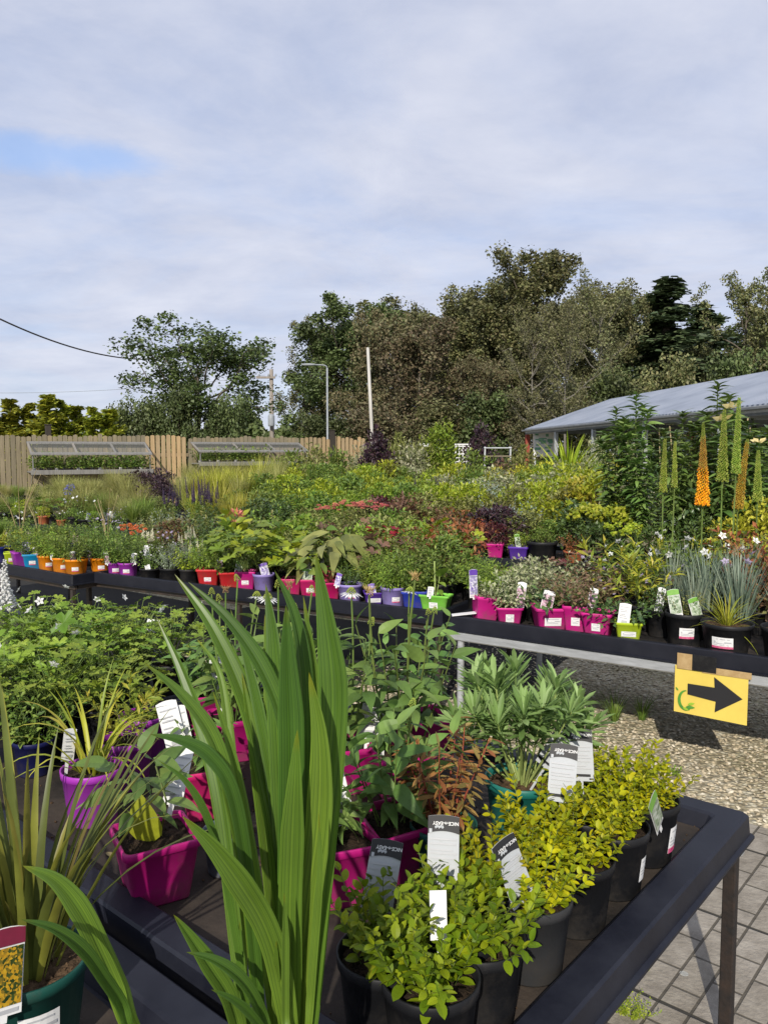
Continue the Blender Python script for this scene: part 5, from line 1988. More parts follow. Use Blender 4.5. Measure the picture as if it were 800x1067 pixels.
put_tree('hawthorn_tree', 'lone tree with ragged crown and bare twigs behind the board fence', TM['lone'], 208, 27, 332, 150, None, .4)
for px, yt, lb in ((132, 421, 'dark rounded bush behind the fence at the end of the golden conifers'), (160, 414, 'dark bush under the bare twigs of the lone tree'),
                   (186, 402, 'dense dark bush at the foot of the lone tree'), (232, 412, 'dark bush on the pole side of the lone tree')):
    put_tree('scrub_tree', lb, TM['scrub'], px, 25.5, yt, 66, 'bushes behind the fence')
for i, (px, yt) in enumerate(((-6, 424), (14, 418), (33, 422), (52, 413), (66, 418), (82, 425), (100, 426), (116, 428))):
    put_tree('golden_conifer', ('golden conifer at the very end of the row', 'tall golden conifer second along the row', 'golden conifer third along the row', 'tallest golden conifer in the row, above the dark post',
             'bushy golden conifer just past the tallest one', 'golden conifer third from the dark bush', 'low golden conifer second from the dark bush', 'lowest golden conifer next to the dark bush')[i],
             TM['gold'], px, 23.0 + (i % 3) * .5, yt, 62 + 8 * (i % 2), 'row of golden conifers behind the fence')
# far tree line at the end of the field
g = np.random.default_rng(9)
mb = MB()
n = 9000
xs = g.uniform(-34, 0, n)
top = 5.2 + 1.1 * np.sin(xs * .55) + .8 * np.sin(xs * 1.3 + 1)
P = np.stack((xs, 110 + g.uniform(0, 6, n), top * g.uniform(.0, 1, n) ** .7), 1)
mb.inst(T_CARD, P, frames(g.normal(0, 1, (n, 3)), g.uniform(0, 6, n)), g.uniform(.5, 1.0, n))
setting('treeline', mb.mesh('treeline', LM['sycamore']), 'stuff')

# ================================================================ poles, lamp, wire
WOODPOLE = surf_mat('grey timber pole', (.20, .17, .14), (.30, .27, .24), .85, 5, .4, 20, .2, stretch=(3, 3, .3))
PALEPOLE = surf_mat('bare pale timber pole', (.40, .385, .355), (.50, .48, .45), .8, 5, .4, 20, .2, stretch=(3, 3, .3))
LAMPM = surf_mat('grey lamp column', (.22, .24, .26), (.30, .32, .34), .5, 6)
y = 34.0
x = (284 - 400) / FPX * y
Hh = CAM_H + (470 - 386) * y / FPX
t = thing('utility_pole', 'weathered timber utility pole with crossarm and transformer beside the lone tree', 'utility pole', (x, y, 0))
mb = MB()
mb.tube([(0, 0, 0), (0, 0, Hh)], [.11, .08], 10)
link('pole', mb.mesh('pole', WOODPOLE, True), t)
mb = MB()
mb.box((-.22, -.12, Hh - .35), (.8, .08, .09))
link('crossarm', mb.mesh('crossarm', WOODPOLE), t)
for dx in (-.5, -.1, .2):
    mb = MB()
    mb.lathe([(.001, 0), (.04, 0), (.05, .05), (.03, .1), (.001, .12)], 8, c=(dx, -.12, Hh - .305))
    link('insulator', mb.mesh('insulator', LAMPM), t)
mb = MB()
mb.lathe([(.001, 0), (.13, .0), (.14, .04), (.14, .42), (.10, .5), (.001, .5)], 12, c=(.02, -.3, Hh - 2.4))
link('equipment_box', mb.mesh('equipment_box', LAMPM, True), t)

y = 32.0
x = (341.5 - 400) / FPX * y
Hh = CAM_H + (470 - 383) * y / FPX
t = thing('street_lamp', 'grey street lamp with a short arm in front of the round dark tree', 'street lamp', (x, y, 0))
mb = MB()
mb.tube([(0, 0, 0), (0, 0, 1.3), (0, 0, 1.32), (0, 0, Hh - .06)], [.075, .075, .042, .036], 10)
link('column', mb.mesh('column', LAMPM, True), t)
mb = MB()
mb.tube([(.0, 0, Hh - .1), (-.02, 0, Hh), (-.12, 0, Hh + .05), (-.55, 0, Hh + .07)], .024, 8)
link('arm', mb.mesh('arm', LAMPM, True), t)
mb = MB()
mb.lathe([(.001, -.06), (.06, -.05), (.10, 0), (.09, .05), (.04, .07), (.001, .075)], 14)
me = mb.mesh('lantern', LAMPM, True)
o = link('lantern', me, t, (-.75, 0, Hh + .06))
o.scale = (3.0, 1.0, .8)

y = 30.0
x = (390 - 400) / FPX * y
Hh = CAM_H + (470 - 364) * y / FPX
t = thing('bare_pole', 'bare pale timber pole leaning slightly before the browned tree', 'pole', (x, y, 0))
mb = MB()
mb.tube([(0, 0, 0), (-.11, 0, Hh * .5), (-.24, 0, Hh)], [.075, .066, .055], 10)
mb.lathe([(.001, .02), (.057, .0)], 10, c=(-.24, 0, Hh))
thing_mesh = mb.mesh('bare_pole', PALEPOLE, True)
link('pole', thing_mesh, t)

A_ = at_y(-40, 312, 20.0)
B_ = at_y(168, 374, 30.0)
tt = np.linspace(0, 1, 24)
P = A_ + (B_ - A_) * tt[:, None] - np.array((0, 0, .45)) * (4 * tt * (1 - tt))[:, None]
mb = MB()
mb.tube(P, .022, 6)
thing('overhead_cable', 'black overhead cable sagging across the sky to the lone tree', 'cable', (0, 0, 0), 0, 1, None, mb.mesh('overhead_cable', STEELB))
A_ = at_y(-40, 409, 34.0)
B_ = np.array(((278 - 400) / FPX * 34.0, 33.9, CAM_H + (470 - 392) * 34 / FPX))
mb = MB()
mb.tube(np.array([A_ + (B_ - A_) * q - np.array((0, 0, .25)) * 4 * q * (1 - q) for q in tt]), .008, 4)
thing('overhead_cable', 'faint thin wire running low behind the lone tree to the utility pole', 'cable', (0, 0, 0), 0, 1, None, mb.mesh('overhead_cable', LAMPM))

# ================================================================ open canopy shed
SHEET, nt, out = new_mat('galvanised corrugated roof sheet')
tc = N(nt, 'ShaderNodeTexCoord')
wv = N(nt, 'ShaderNodeTexWave', Scale=2.05, Detail=0.0)
wv.bands_direction = 'X'
nt.links.new(tc.outputs['Object'], wv.inputs['Vector'])
nz = N(nt, 'ShaderNodeTexNoise', Scale=1.1, Detail=6.0)
nt.links.new(tc.outputs['Object'], nz.inputs['Vector'])
rp = ramp(nt, [(.22, .25, .31), (.30, .335, .40), (.36, .39, .45)], [.3, .5, .7])
nt.links.new(nz.outputs['Fac'], rp.inputs[0])
b = N(nt, 'ShaderNodeBsdfPrincipled', Roughness=.5, Metallic=.15)
nt.links.new(rp.outputs[0], b.inputs['Base Color'])
bp = N(nt, 'ShaderNodeBump', Strength=1.0, Distance=.03)
nt.links.new(wv.outputs['Fac'], bp.inputs['Height'])
nt.links.new(bp.outputs[0], b.inputs['Normal'])
nt.links.new(b.outputs[0], out.inputs[0])
REDP = surf_mat('red oxide painted steel', (.30, .06, .035), (.22, .045, .03), .6, 10, .2)
PANEL = surf_mat('grey roof lining', (.20, .21, .22), (.14, .15, .16), .7, 4)
ez = 2.5
e0 = at_z(551, 447, ez)
e1 = at_z(800, 421, ez)
r0 = at_y(628, 417, e0[1] + .9)
ed = nrm((e1 - e0)[:2])
EL = 17.5
cp = thing('open_canopy_shed', 'long open sided shed with pale corrugated roof on slim posts', 'canopy', (e0[0], e0[1], 0), math.atan2(ed[1], ed[0]))
en = np.array((-ed[1], ed[0]))
rw = abs((r0 - e0)[:2] @ en)
rl = (r0 - e0)[:2] @ ed
rise = r0[2] - ez
mb = MB()
# local x along the eave towards the camera, y across to the ridge
V = [(0, 0, ez), (EL, 0, ez), (EL, rw, ez + rise), (rl if rl > 0 else 0, rw, ez + rise), (EL, 2 * rw, ez), (0, 2 * rw, ez)]
xr = max(0.0, rl)
th_ = .05
def sheet(P):
    P = [np.array(p, float) for p in P]
    k = len(P)
    Q = [p - (0, 0, th_) for p in P]
    mb.add(P + Q, [tuple(range(k)), tuple(range(2 * k - 1, k - 1, -1))] + [(i, k + i, k + (i + 1) % k, (i + 1) % k) for i in range(k)])
sheet([(0, -.15, ez), (EL, -.15, ez), (EL, rw, ez + rise), (xr, rw, ez + rise)])
sheet([(xr, rw + .002, ez + rise), (EL, rw + .002, ez + rise), (EL, 2 * rw + .15, ez), (0, 2 * rw + .15, ez)])
me = mb.mesh('roof', SHEET)
link('roof', me, cp)
mb = MB()
mb.box((EL / 2, -.10, ez - .12), (EL, .06, .12))
link('eave_beam', mb.mesh('eave_beam', PANEL), cp)
mb = MB()
mb.box((EL / 2, -.22, ez - .065), (EL, .10, .06), bev=.02)
link('gutter', mb.mesh('gutter', PANEL), cp)
mb = MB()
mb.box((EL / 2, rw, ez + rise + .02), (EL - xr, .3, .03), bev=.01)
mb2 = MB()
for k in range(6):
    x = .15 + k * 3.25
    for y in (-.09, 2 * rw):
        mb2 = MB()
        w = .14 if k == 0 else .10
        mb2.box((x, y, (ez - .19) / 2), (w, w, ez - .19), bev=.01)
        link('post', mb2.mesh('post', REDP if k == 0 else GALV), cp)
    mb2 = MB()
    mb2.box((x, rw, ez - .12), (.08, 2 * rw - .3, .1))
    link('tie_beam', mb2.mesh('tie_beam', PANEL), cp)
# board with a printed plan hanging inside
q = at_y(567, 461, e0[1] - .6)
t = thing('notice_board', 'white notice board with green printed plan beside the red post', 'notice board', (q[0], q[1], 0), R(-8))
mb = MB()
mb.box((0, 0, q[2]), (.72, .03, .95), bev=.008)
link('board', mb.mesh('board', PAPER), t)
mb = MB()
g = np.random.default_rng(3)
for k in range(14):
    mb.box((g.uniform(-.26, .26), -.018, q[2] + g.uniform(-.36, .28)), (g.uniform(.06, .22), .004 + .0005 * k, g.uniform(.03, .12)))
mb.box((0, -.018, q[2] + .40), (.5, .004, .05))
link('printed_plan', mb.mesh('printed_plan', surf_mat('dull green print', (.12, .32, .20), (.2, .4, .3), .6)), t)
for s in (-.3, .3):
    mb = MB()
    mb.box((s, .035, q[2] / 2), (.05, .03, q[2]))
    link('leg', mb.mesh('leg', GALV), t)

# white trellis and steel trolley standing among the far shrubs
WHITE = surf_mat('white painted timber', (.74, .74, .72), (.66, .66, .64), .5, 8)
for px, yb, w, h, y, lb in ((482, 483, .42, .50, 23.0, 'white square trellis panel beyond the golden shrubs'), (443, 478, .30, .4, 24.0, 'sliver of white trellis behind the tall green shrub')):
    q = at_y(px, (yb + 461) / 2 + 1, y)
    t = thing('trellis_panel', lb, 'trellis', (q[0], q[1], 0), R(5), 1, 'white trellis panels')
    mb = MB()
    z0, z1 = .3, q[2] + h / 2
    for x in np.linspace(-w / 2, w / 2, 5 if w > .4 else 4):
        mb.box((x, 0, (z0 + z1) / 2), (.028, .018, z1 - z0))
    for z in np.arange(z1 - .03, z0, -.11):
        mb.box((0, -.0185, z), (w + .03, .018, .028))
    link('lattice', mb.mesh('lattice', WHITE), t)
    mb = MB()
    mb.box((0, -.002, z1 + .022), (w + .06, .05, .04), bev=.006)
    link('cap_rail', mb.mesh('cap_rail', WHITE), t)
    for s in (-1, 1):
        mb = MB()
        mb.box((s * (w / 2 - .02), .022, .16), (.04, .02, .32))
        link('leg', mb.mesh('leg', WHITE), t)
q = at_y(518, 470, 20.5)
t = thing('plant_trolley', 'empty galvanised plant trolley between the white trellis and red post', 'trolley', (q[0], q[1], 0), R(-6))
for sx_ in (-.32, .32):
    for sy in (-.25, .25):
        mb = MB()
        mb.box((sx_, sy, 1.0), (.035, .035, 1.72), bev=.004)
        link('upright', mb.mesh('upright', GALV), t)
        mb = MB()
        mb.lathe([(.001, -.02), (.06, -.02), (.065, 0), (.06, .02), (.001, .02)], 12)
        o = link('wheel', mb.mesh('wheel', INK), t, (sx_, sy, .066))
        o.rotation_euler = (R(90), 0, 0)
for z in (.16, 1.0, 1.62, 1.83):
    mb = MB()
    mb.box((0, 0, z), (.70, .56, .03), bev=.006)
    link('shelf', mb.mesh('shelf', GALV if z > 1.7 else W_OLD), t)

# ================================================================ potted plants
_sp = {}


def get_sp(name, var):
    k = (name, var)
    if k not in _sp:
        out = SP[name](101 + var * 37 + sum(map(ord, name)))
        zs = 0
        for _, me in out:
            a = np.empty(len(me.vertices) * 3, np.float32)
            me.vertices.foreach_get('co', a)
            z = a[2::3]
            zs = max(zs, float(np.percentile(z, 99)))
        _sp[k] = (out, zs)
    return _sp[k]


def face_cam(x, y):
    return math.atan2(x, -y) * 0 + math.atan2(-x, y) * -1 if False else math.atan2(-x, y)


def potted(name, label, cat, sp, loc, var=0, pot=('round', 'black', .085, .16), s=1.0, rz=None, group=None, price=False, tags=(), dry=False, pot_rz=None, cards=(), tilt=None, sxy=1.0):
    """one plant in its pot: pot > soil, price label; foliage, stems, flowers, tags"""
    rz = rnd.uniform(0, 6.28) if rz is None else rz
    t = thing(name, label, cat, tuple(loc), 0, 1, group)
    sh, colr, r, h = pot
    prz = pot_rz if pot_rz is not None else face_cam(loc[0], loc[1]) + rnd.uniform(-.25, .25)
    p = link('pot', pot_mesh(sh, colr, r, h), t, (0, 0, 0), prz)
    link('soil', soil_mesh(sh, r, h, dry), p)
    if price:
        link('price_label', price_mesh(sh, r, h, **(price if isinstance(price, dict) else {})), p)
    for nm, me in get_sp(sp, var)[0]:
        link(nm, me, t, (0, 0, h * .86), rz, (s * sxy, s * sxy, s))
    for tg in tags:
        kind, dx, dy, trz, ttilt, w, hh = tg
        if loc[1] > 3.6:
            w, hh = w * .8, hh * .68
        o = link('plant_tag', tag_mesh(kind, w, hh, .012 if loc[1] > 3.6 else .05), t, (dx, dy, h * .82), 0)
        o.rotation_euler = (ttilt, rnd.uniform(-.28, .28), trz + rnd.uniform(-.3, .3))
    for cd in cards:
        care_card(t, *cd)
    if tilt:
        t.rotation_euler = tilt
    return t


# ---------------------------------------------------------------- front bench, along the right hand end: golden shrubs
PK = ('round', 'black', .088, .165)
PG = ('round', 'grey', .088, .165)
GP = 'golden leaved shrubs in black pots'
rim_z = ZF + .165


def at_rim(px, py, h=.165):
    q = at_z(px, py, ZF + h)[:2] - C0[:2]
    u, v = q @ U, max(q @ V_, .172)
    u = min(u, -.18)
    u = max(u, -1.325) if u > -1.5 else u
    return fb(u, v, ZF + .004)


def gold(px, py, lab, sp='privet_gold', var=0, pot=PK, s=1.0, **kw):
    return potted('potted_privet', lab, 'potted shrub', sp, at_rim(px, py, pot[3]), var, pot, s * (.86 if sp == 'privet_lime' else .80), group=GP, sxy=1.08, **kw)


gold(455, 1030, 'lime green shrub in black pot, lowest of the leafy cluster, blank white tag behind it', 'privet_lime', 0, PK, .98)
gold(372, 1012, 'darker lime shrub behind the sword leaves with a care card at its back', 'privet_lime', 1, PK, .95)
gold(520, 985, 'lime shrub in black pot with soil showing, care card standing at its side', 'privet_lime', 2, PK, .95)
gold(569, 938, 'golden shrub in charcoal grey pot with a yellow leaf caught on the rim', 'privet_gold', 0, PG, .98)
gold(622, 900, 'golden shrub in black pot second behind the charcoal pot along the bench rim', 'privet_gold', 1, PK, .92)
gold(664, 868, 'golden shrub whose black pot bears a narrow white sticker, long green tag above', 'privet_gold', 2, PK, .85, price=dict(w=.03, hh=.06, pink=False), pot_rz=R(52))
gold(700, 840, 'golden shrub nearest the bare bench corner, white and pink sticker on its pot', 'privet_gold', 0, PK, .82, price=dict(w=.045, hh=.07), pot_rz=R(50))
gold(474, 968, 'lime shrub behind the blank white tag, between two care cards', 'privet_lime', 0, PK, 1.0)
gold(510, 918, 'golden lime shrub in front of the bronze spurge', 'privet_gold', 2, PK, 1.0)
gold(563, 878, 'bright golden shrub in the middle of the cluster before the teal pot', 'privet_gold', 1, PK, 1.05)
gold(612, 846, 'golden shrub with two overlapping care cards behind it', 'privet_gold', 0, PK, 1.0)
gold(655, 822, 'golden shrub at the gravel side of the cluster near the bench corner', 'privet_gold', 2, PK, 1.0)
gold(603, 815, 'small golden shrub between the care cards and the gravel', 'privet_gold', 1, PK, .75)

# big care cards with the inverted lettering: each is stuck into its own pot but stands clear of the leaves
def free_card(px, py_base, py_top, z_hint, label, lean=0.0, turn=0.0, sc=1.0, tilt=-.25):
    """card whose foot shows at (px, py_base); stands in the pot behind"""
    q = at_z(px, py_base, z_hint)
    t = thing('care_card', label, 'plant label', tuple(q), 0, 1, 'grey care cards with black heads')
    t.rotation_euler = (tilt, lean, face_cam(q[0], q[1]) + turn)
    t.scale = (sc, sc, sc)
    link('card', care_card_mesh(), t)
    w = link('lettering', CARE_TEXT, t, (.004, -.0014, .122 * .885))
    w.rotation_euler = (R(90), R(180), 0)
    mb = MB()
    mb.box((0, .001, -.05), (.006, .0012, .10))
    link('stake', mb.mesh('stake', CARDGREY), t)
    return t


free_card(392, 950, 886, .84, 'care card with black head half in shadow in front of the magenta pot', .22, .12, 1.12)
free_card(461, 922, 862, .875, 'upright care card with black head at the back of the lime shrub', .0, -.05, 1.1)
free_card(547, 940, 889, .84, 'care card seen at an angle between lime shrub and charcoal pot', -.25, .85, 1.12)
free_card(584, 836, 784, .88, 'front one of two overlapping care cards beside the teal pot', .06, .05, 1.16)
free_card(606, 814, 772, .88, 'rear one of two overlapping care cards by the gravel', -.10, -.1, 1.1)
free_card(567, 800, 757, .88, 'crumpled care card with creases under the spurge leaves', .45, -.5, 1.1)
q = at_z(457, 972, .875)
t = thing('plant_tag', 'blank white tag standing among the lime shrubs', 'plant label', tuple(q))
mb = MB()
mb.box((0, 0, .03), (.031, .0012, .085))
mb.box((0, 0, -.05), (.008, .0011, .06))
me = mb.mesh('plant_tag', PAPER)
t.rotation_euler = (-.25, 0, .05)
link('card', me, t)
q = at_z(690, 866, .86)
t = thing('plant_tag', 'long narrow green picture tag leaning over the black pots', 'plant label', tuple(q))
t.rotation_euler = (.1, R(-42), R(50))
link('card', tag_mesh('green', .045, .14, .02), t)

# ---------------------------------------------------------------- front bench: teal pot, bronze spurge, magenta pots
SQ = lambda c, r=.088, h=.155: ('square', c, r, h)
potted('potted_spurge', 'spurge with fans of narrow pale green leaves in a teal pot', 'potted plant', 'spurge_green', at_rim(543, 810, .175), 0, ('round', 'teal', .102, .175), 1.2, rz=1.0, sxy=.86, dry=True)
potted('potted_spurge', 'bronze and orange leaved spurge with red stems in dark green pot', 'potted plant', 'spurge_bronze', at_rim(462, 858, .15), 0, ('round', 'darkgreen', .085, .15), .95, rz=.4, dry=True)
MG = 'coneflowers in square magenta pots'
pr = R(20)
potted('potted_coneflower', 'leafy coneflower in magenta pot just behind the half shaded care card', 'potted plant', 'coneflower_leafy', at_rim(410, 848), 0, SQ('magenta', .10), .95, pot_rz=pr + .2)
potted('potted_coneflower', 'magenta pot half hidden by the sword leaves, big white tag behind its rim', 'potted plant', 'coneflower_leafy', at_rim(350, 866), 1, SQ('magenta', .095), .5, pot_rz=pr, tags=(('white', .02, .05, .1, -.2, .07, .16),))
potted('potted_coneflower', 'coneflower with two spent straw coloured heads on tall stems', 'potted plant', 'coneflower_spent', at_rim(418, 778), 0, SQ('magenta', .09), 1.25, pot_rz=pr, rz=3.2, tags=(('white', -.06, -.02, .2, -.2, .055, .12),))
potted('potted_coneflower', 'coneflower with a white daisy above the edge of its dark leaves', 'potted plant', 'coneflower_white', at_rim(362, 770), 1, SQ('magenta', .09), 1.08, pot_rz=pr, rz=.9, tags=(('white', .06, -.04, 0, -.2, .055, .12),))
potted('potted_coneflower', 'coneflower with several green heads directly behind the sword leaves', 'potted plant', 'coneflower_mixed', at_rim(300, 760), 2, SQ('magenta', .09), 1.1, pot_rz=pr, rz=2.0)
potted('potted_coneflower', 'coneflower with pale ragged head leaning to the white tags', 'potted plant', 'coneflower_mixed', at_rim(245, 742), 0, SQ('magenta', .09), 1.05, pot_rz=pr, rz=4.0, tags=(('white', -.05, 0, .2, -.2, .05, .11),))
potted('potted_coneflower', 'green leafy coneflower in the rear magenta row beside the spent heads', 'potted plant', 'coneflower_white', at_rim(440, 742), 2, SQ('magenta', .09), 1.0, pot_rz=pr, rz=3.0)
potted('potted_coneflower', 'low leafy coneflower in magenta pot behind the two loose white tags', 'potted plant', 'coneflower_leafy', at_rim(215, 718), 2, SQ('magenta', .088), .85, pot_rz=pr, tags=(('white', .03, -.02, .1, -.1, .05, .11),))
potted('potted_coneflower', 'short coneflower in crimson pot half hidden by the tallest leaf clump', 'potted plant', 'coneflower_leafy', at_rim(214, 796, .155), 0, SQ('crimson', .08), .5, pot_rz=pr)
potted('potted_daylily', 'arching yellow green strap leaved plant in a violet magenta pot', 'potted plant', 'strap_yellow', at_rim(96, 800, .16), 0, ('round', 'violet', .088, .16), 1.05, tags=(('white', -.07, -.02, .8, -.1, .04, .09),))
q = at_rim(152, 868)
potted('potted_perennial', 'wilting plant with one yellowing leaf in a tapered magenta pot', 'potted plant', 'wilted', q, 0, SQ('magenta', .094, .155), 1.0, rz=0, pot_rz=R(30), tags=()) if 'wilted' in SP else None
# two white tags on string beside it
for px, py, top, w, h, rx, ry, lb in ((188, 792, 735, .062, .15, -.1, -.22, 'tall white printed tag standing behind the wilting plant'),
                                     (176, 852, 805, .05, .14, -.35, .28, 'white printed tag leaning out of the wilting plant\'s pot'),
                                     (197, 790, 745, .045, .13, -.1, -.2, 'second white tag peeping out behind the tall printed one')):
    q = at_z(px, py, ZF + .16)
    t = thing('plant_tag', lb, 'plant label', tuple(q))
    t.rotation_euler = (rx, ry, face_cam(q[0], q[1]))
    link('card', tag_mesh('white', w, h, .03), t)
potted('potted_perennial', 'sparse plant in violet pot behind the yellow strap leaves', 'potted plant', 'leafy_pale', at_rim(150, 742), 0, ('round', 'violet', .085, .155), .8)
potted('potted_perennial', 'leafy plant in a curled violet pot beside the tall white tag', 'potted plant', 'whorl_yellow', at_rim(132, 768), 0, ('round', 'violet', .085, .16), .62)
potted('potted_perennial', 'small plant in a navy blue pot behind the bronze sword leaves', 'potted plant', 'bush_green', at_rim(36, 770, .12), 0, ('round', 'darknavy', .07, .12), .8)
potted('potted_perennial', 'empty looking grey blue pot of mossy compost under the sword leaves', 'potted plant', 'seedling', at_rim(236, 865, .11), 0, ('round', 'greyblue', .062, .11), .25)
# far part of the front bench: mound of white flowered leafy plants
GW = 'white flowered leafy plants in a mound'
WHERE = ['at the frame edge', 'under the white spire', 'below the bench legs', 'by the lilac white bloom', 'behind the yellow strap leaves', 'in the dark hollow', 'beside the loose white card', 'next to the big lobed leaf']
k = 0
for px, py, sp, s, lab in (
    (5, 738, 'geranium', 1.1, 'mound of lobed green leaves at the frame edge above the navy pot'),
    (55, 742, 'geranium_white', 1.05, 'white flowered mound just above the navy pot'),
    (108, 735, 'geranium', 1.0, 'leafy mound directly behind the yellow strap leaves'),
    (20, 700, 'geranium_white', 1.15, 'white flowered mound below the white flower spire'),
    (75, 705, 'geranium_white', 1.15, 'white flowered mound with broad leaves in the middle of the patch'),
    (128, 700, 'geranium', 1.1, 'leafy mound between the strap leaves and loose white card'),
    (178, 690, 'geranium_white', 1.0, 'white flowered mound next to the loose white card'),
    (35, 672, 'geranium_white', 1.1, 'white flowered mound near the black legs, small white blooms'),
    (90, 674, 'geranium_white', 1.05, 'white flowered mound with one large drooping pale bloom'),
    (140, 676, 'geranium', 1.0, 'leafy mound at the gravel edge of the patch'),
):
    potted('potted_geranium', lab, 'potted plant', sp, at_rim(px, py), k % 3, PK, s, group=GW)
    k += 1
potted('potted_mallow', 'plant with large lobed fresh green leaves among the white flowered mounds', 'potted plant', 'geranium_big', at_rim(38, 718), 0, PK, 1.0)
potted('potted_mullein', 'white flower spires at the frame edge below the black bench', 'potted plant', 'verbascum_white', at_rim(2, 690), 0, PK, .95)
potted('potted_spurge', 'small spurge with pointed leaves below the black bench legs', 'potted plant', 'spurge_green', at_rim(52, 672), 1, PK, .65)
q = at_z(102, 672, 0.93)
q = at_z(153, 682, ZF + .16)
t = thing('plant_tag', 'loose white card on a dark stick before the gravel', 'plant label', tuple(q))
t.rotation_euler = (-.5, .15, .1)
mb = MB()
mb.box((0, 0, .13), (.06, .0015, .075))
link('card', mb.mesh('card', PAPER), t)
mb = MB()
mb.tube([(0, .003, -.08), (0, .003, .1)], .0025, 5)
link('stick', mb.mesh('stick', STEEL_ if False else STEELB), t)

# ---------------------------------------------------------------- bench beside the camera: green pot and the tall sword leaves
q = at_z(30, 1000, ZF + .165)
potted('potted_sword_plant', 'bronze green sword leaved plant in dark green pot with yellow flower tag', 'potted plant', 'strap_bronze', (q[0], q[1], ZF + .004), 0, ('round', 'darkgreen', .105, .165), 1.0, rz=.3,
       dry=True, pot_rz=face_cam(q[0], q[1]) + .15, price=dict(w=.07, hh=.055, zc=.52))


GLAD = LM['glad'].copy()
nt = GLAD.node_tree
hv = [n_ for n_ in nt.nodes if n_.type == 'HUE_SAT'][0]
src = hv.inputs['Color'].links[0].from_socket
ac = N(nt, 'ShaderNodeAttribute', _attribute_name='across')
al = N(nt, 'ShaderNodeAttribute', _attribute_name='along')
cb = N(nt, 'ShaderNodeCombineXYZ')
nt.links.new(ac.outputs['Fac'], cb.inputs[0])
wv = N(nt, 'ShaderNodeTexNoise', Scale=9.0, Detail=3.0)
nt.links.new(cb.outputs[0], wv.inputs['Vector'])
rp = ramp(nt, [(.5, .58, .5), (1.0, 1.0, 1.0), (1.5, 1.4, 1.1)], [.36, .5, .64])
nt.links.new(wv.outputs['Fac'], rp.inputs[0])
m1 = N(nt, 'ShaderNodeMixRGB', _blend_type='MULTIPLY', Fac=1.0)
nt.links.new(src, m1.inputs[1])
nt.links.new(rp.outputs[0], m1.inputs[2])
r2 = ramp(nt, [(1.25, 1.2, 1.0), (1, 1, 1), (.86, .92, .9), (1.5, .95, .45)], [.12, .4, .93, 1.0])
nt.links.new(al.outputs['Fac'], r2.inputs[0])
m2 = N(nt, 'ShaderNodeMixRGB', _blend_type='MULTIPLY', Fac=1.0)
nt.links.new(m1.outputs[0], m2.inputs[1])
nt.links.new(r2.outputs[0], m2.inputs[2])
nt.links.new(m2.outputs[0], hv.inputs['Color'])


q = at_z(3, 1068, .80)
t = thing('plant_tag', 'picture tag of yellow flowers with maroon top at the green pot', 'plant label', tuple(q))
t.rotation_euler = (-.2, .16, face_cam(q[0], q[1]) + .3)
link('card', tag_mesh('yellow', .062, .135, .01), t)


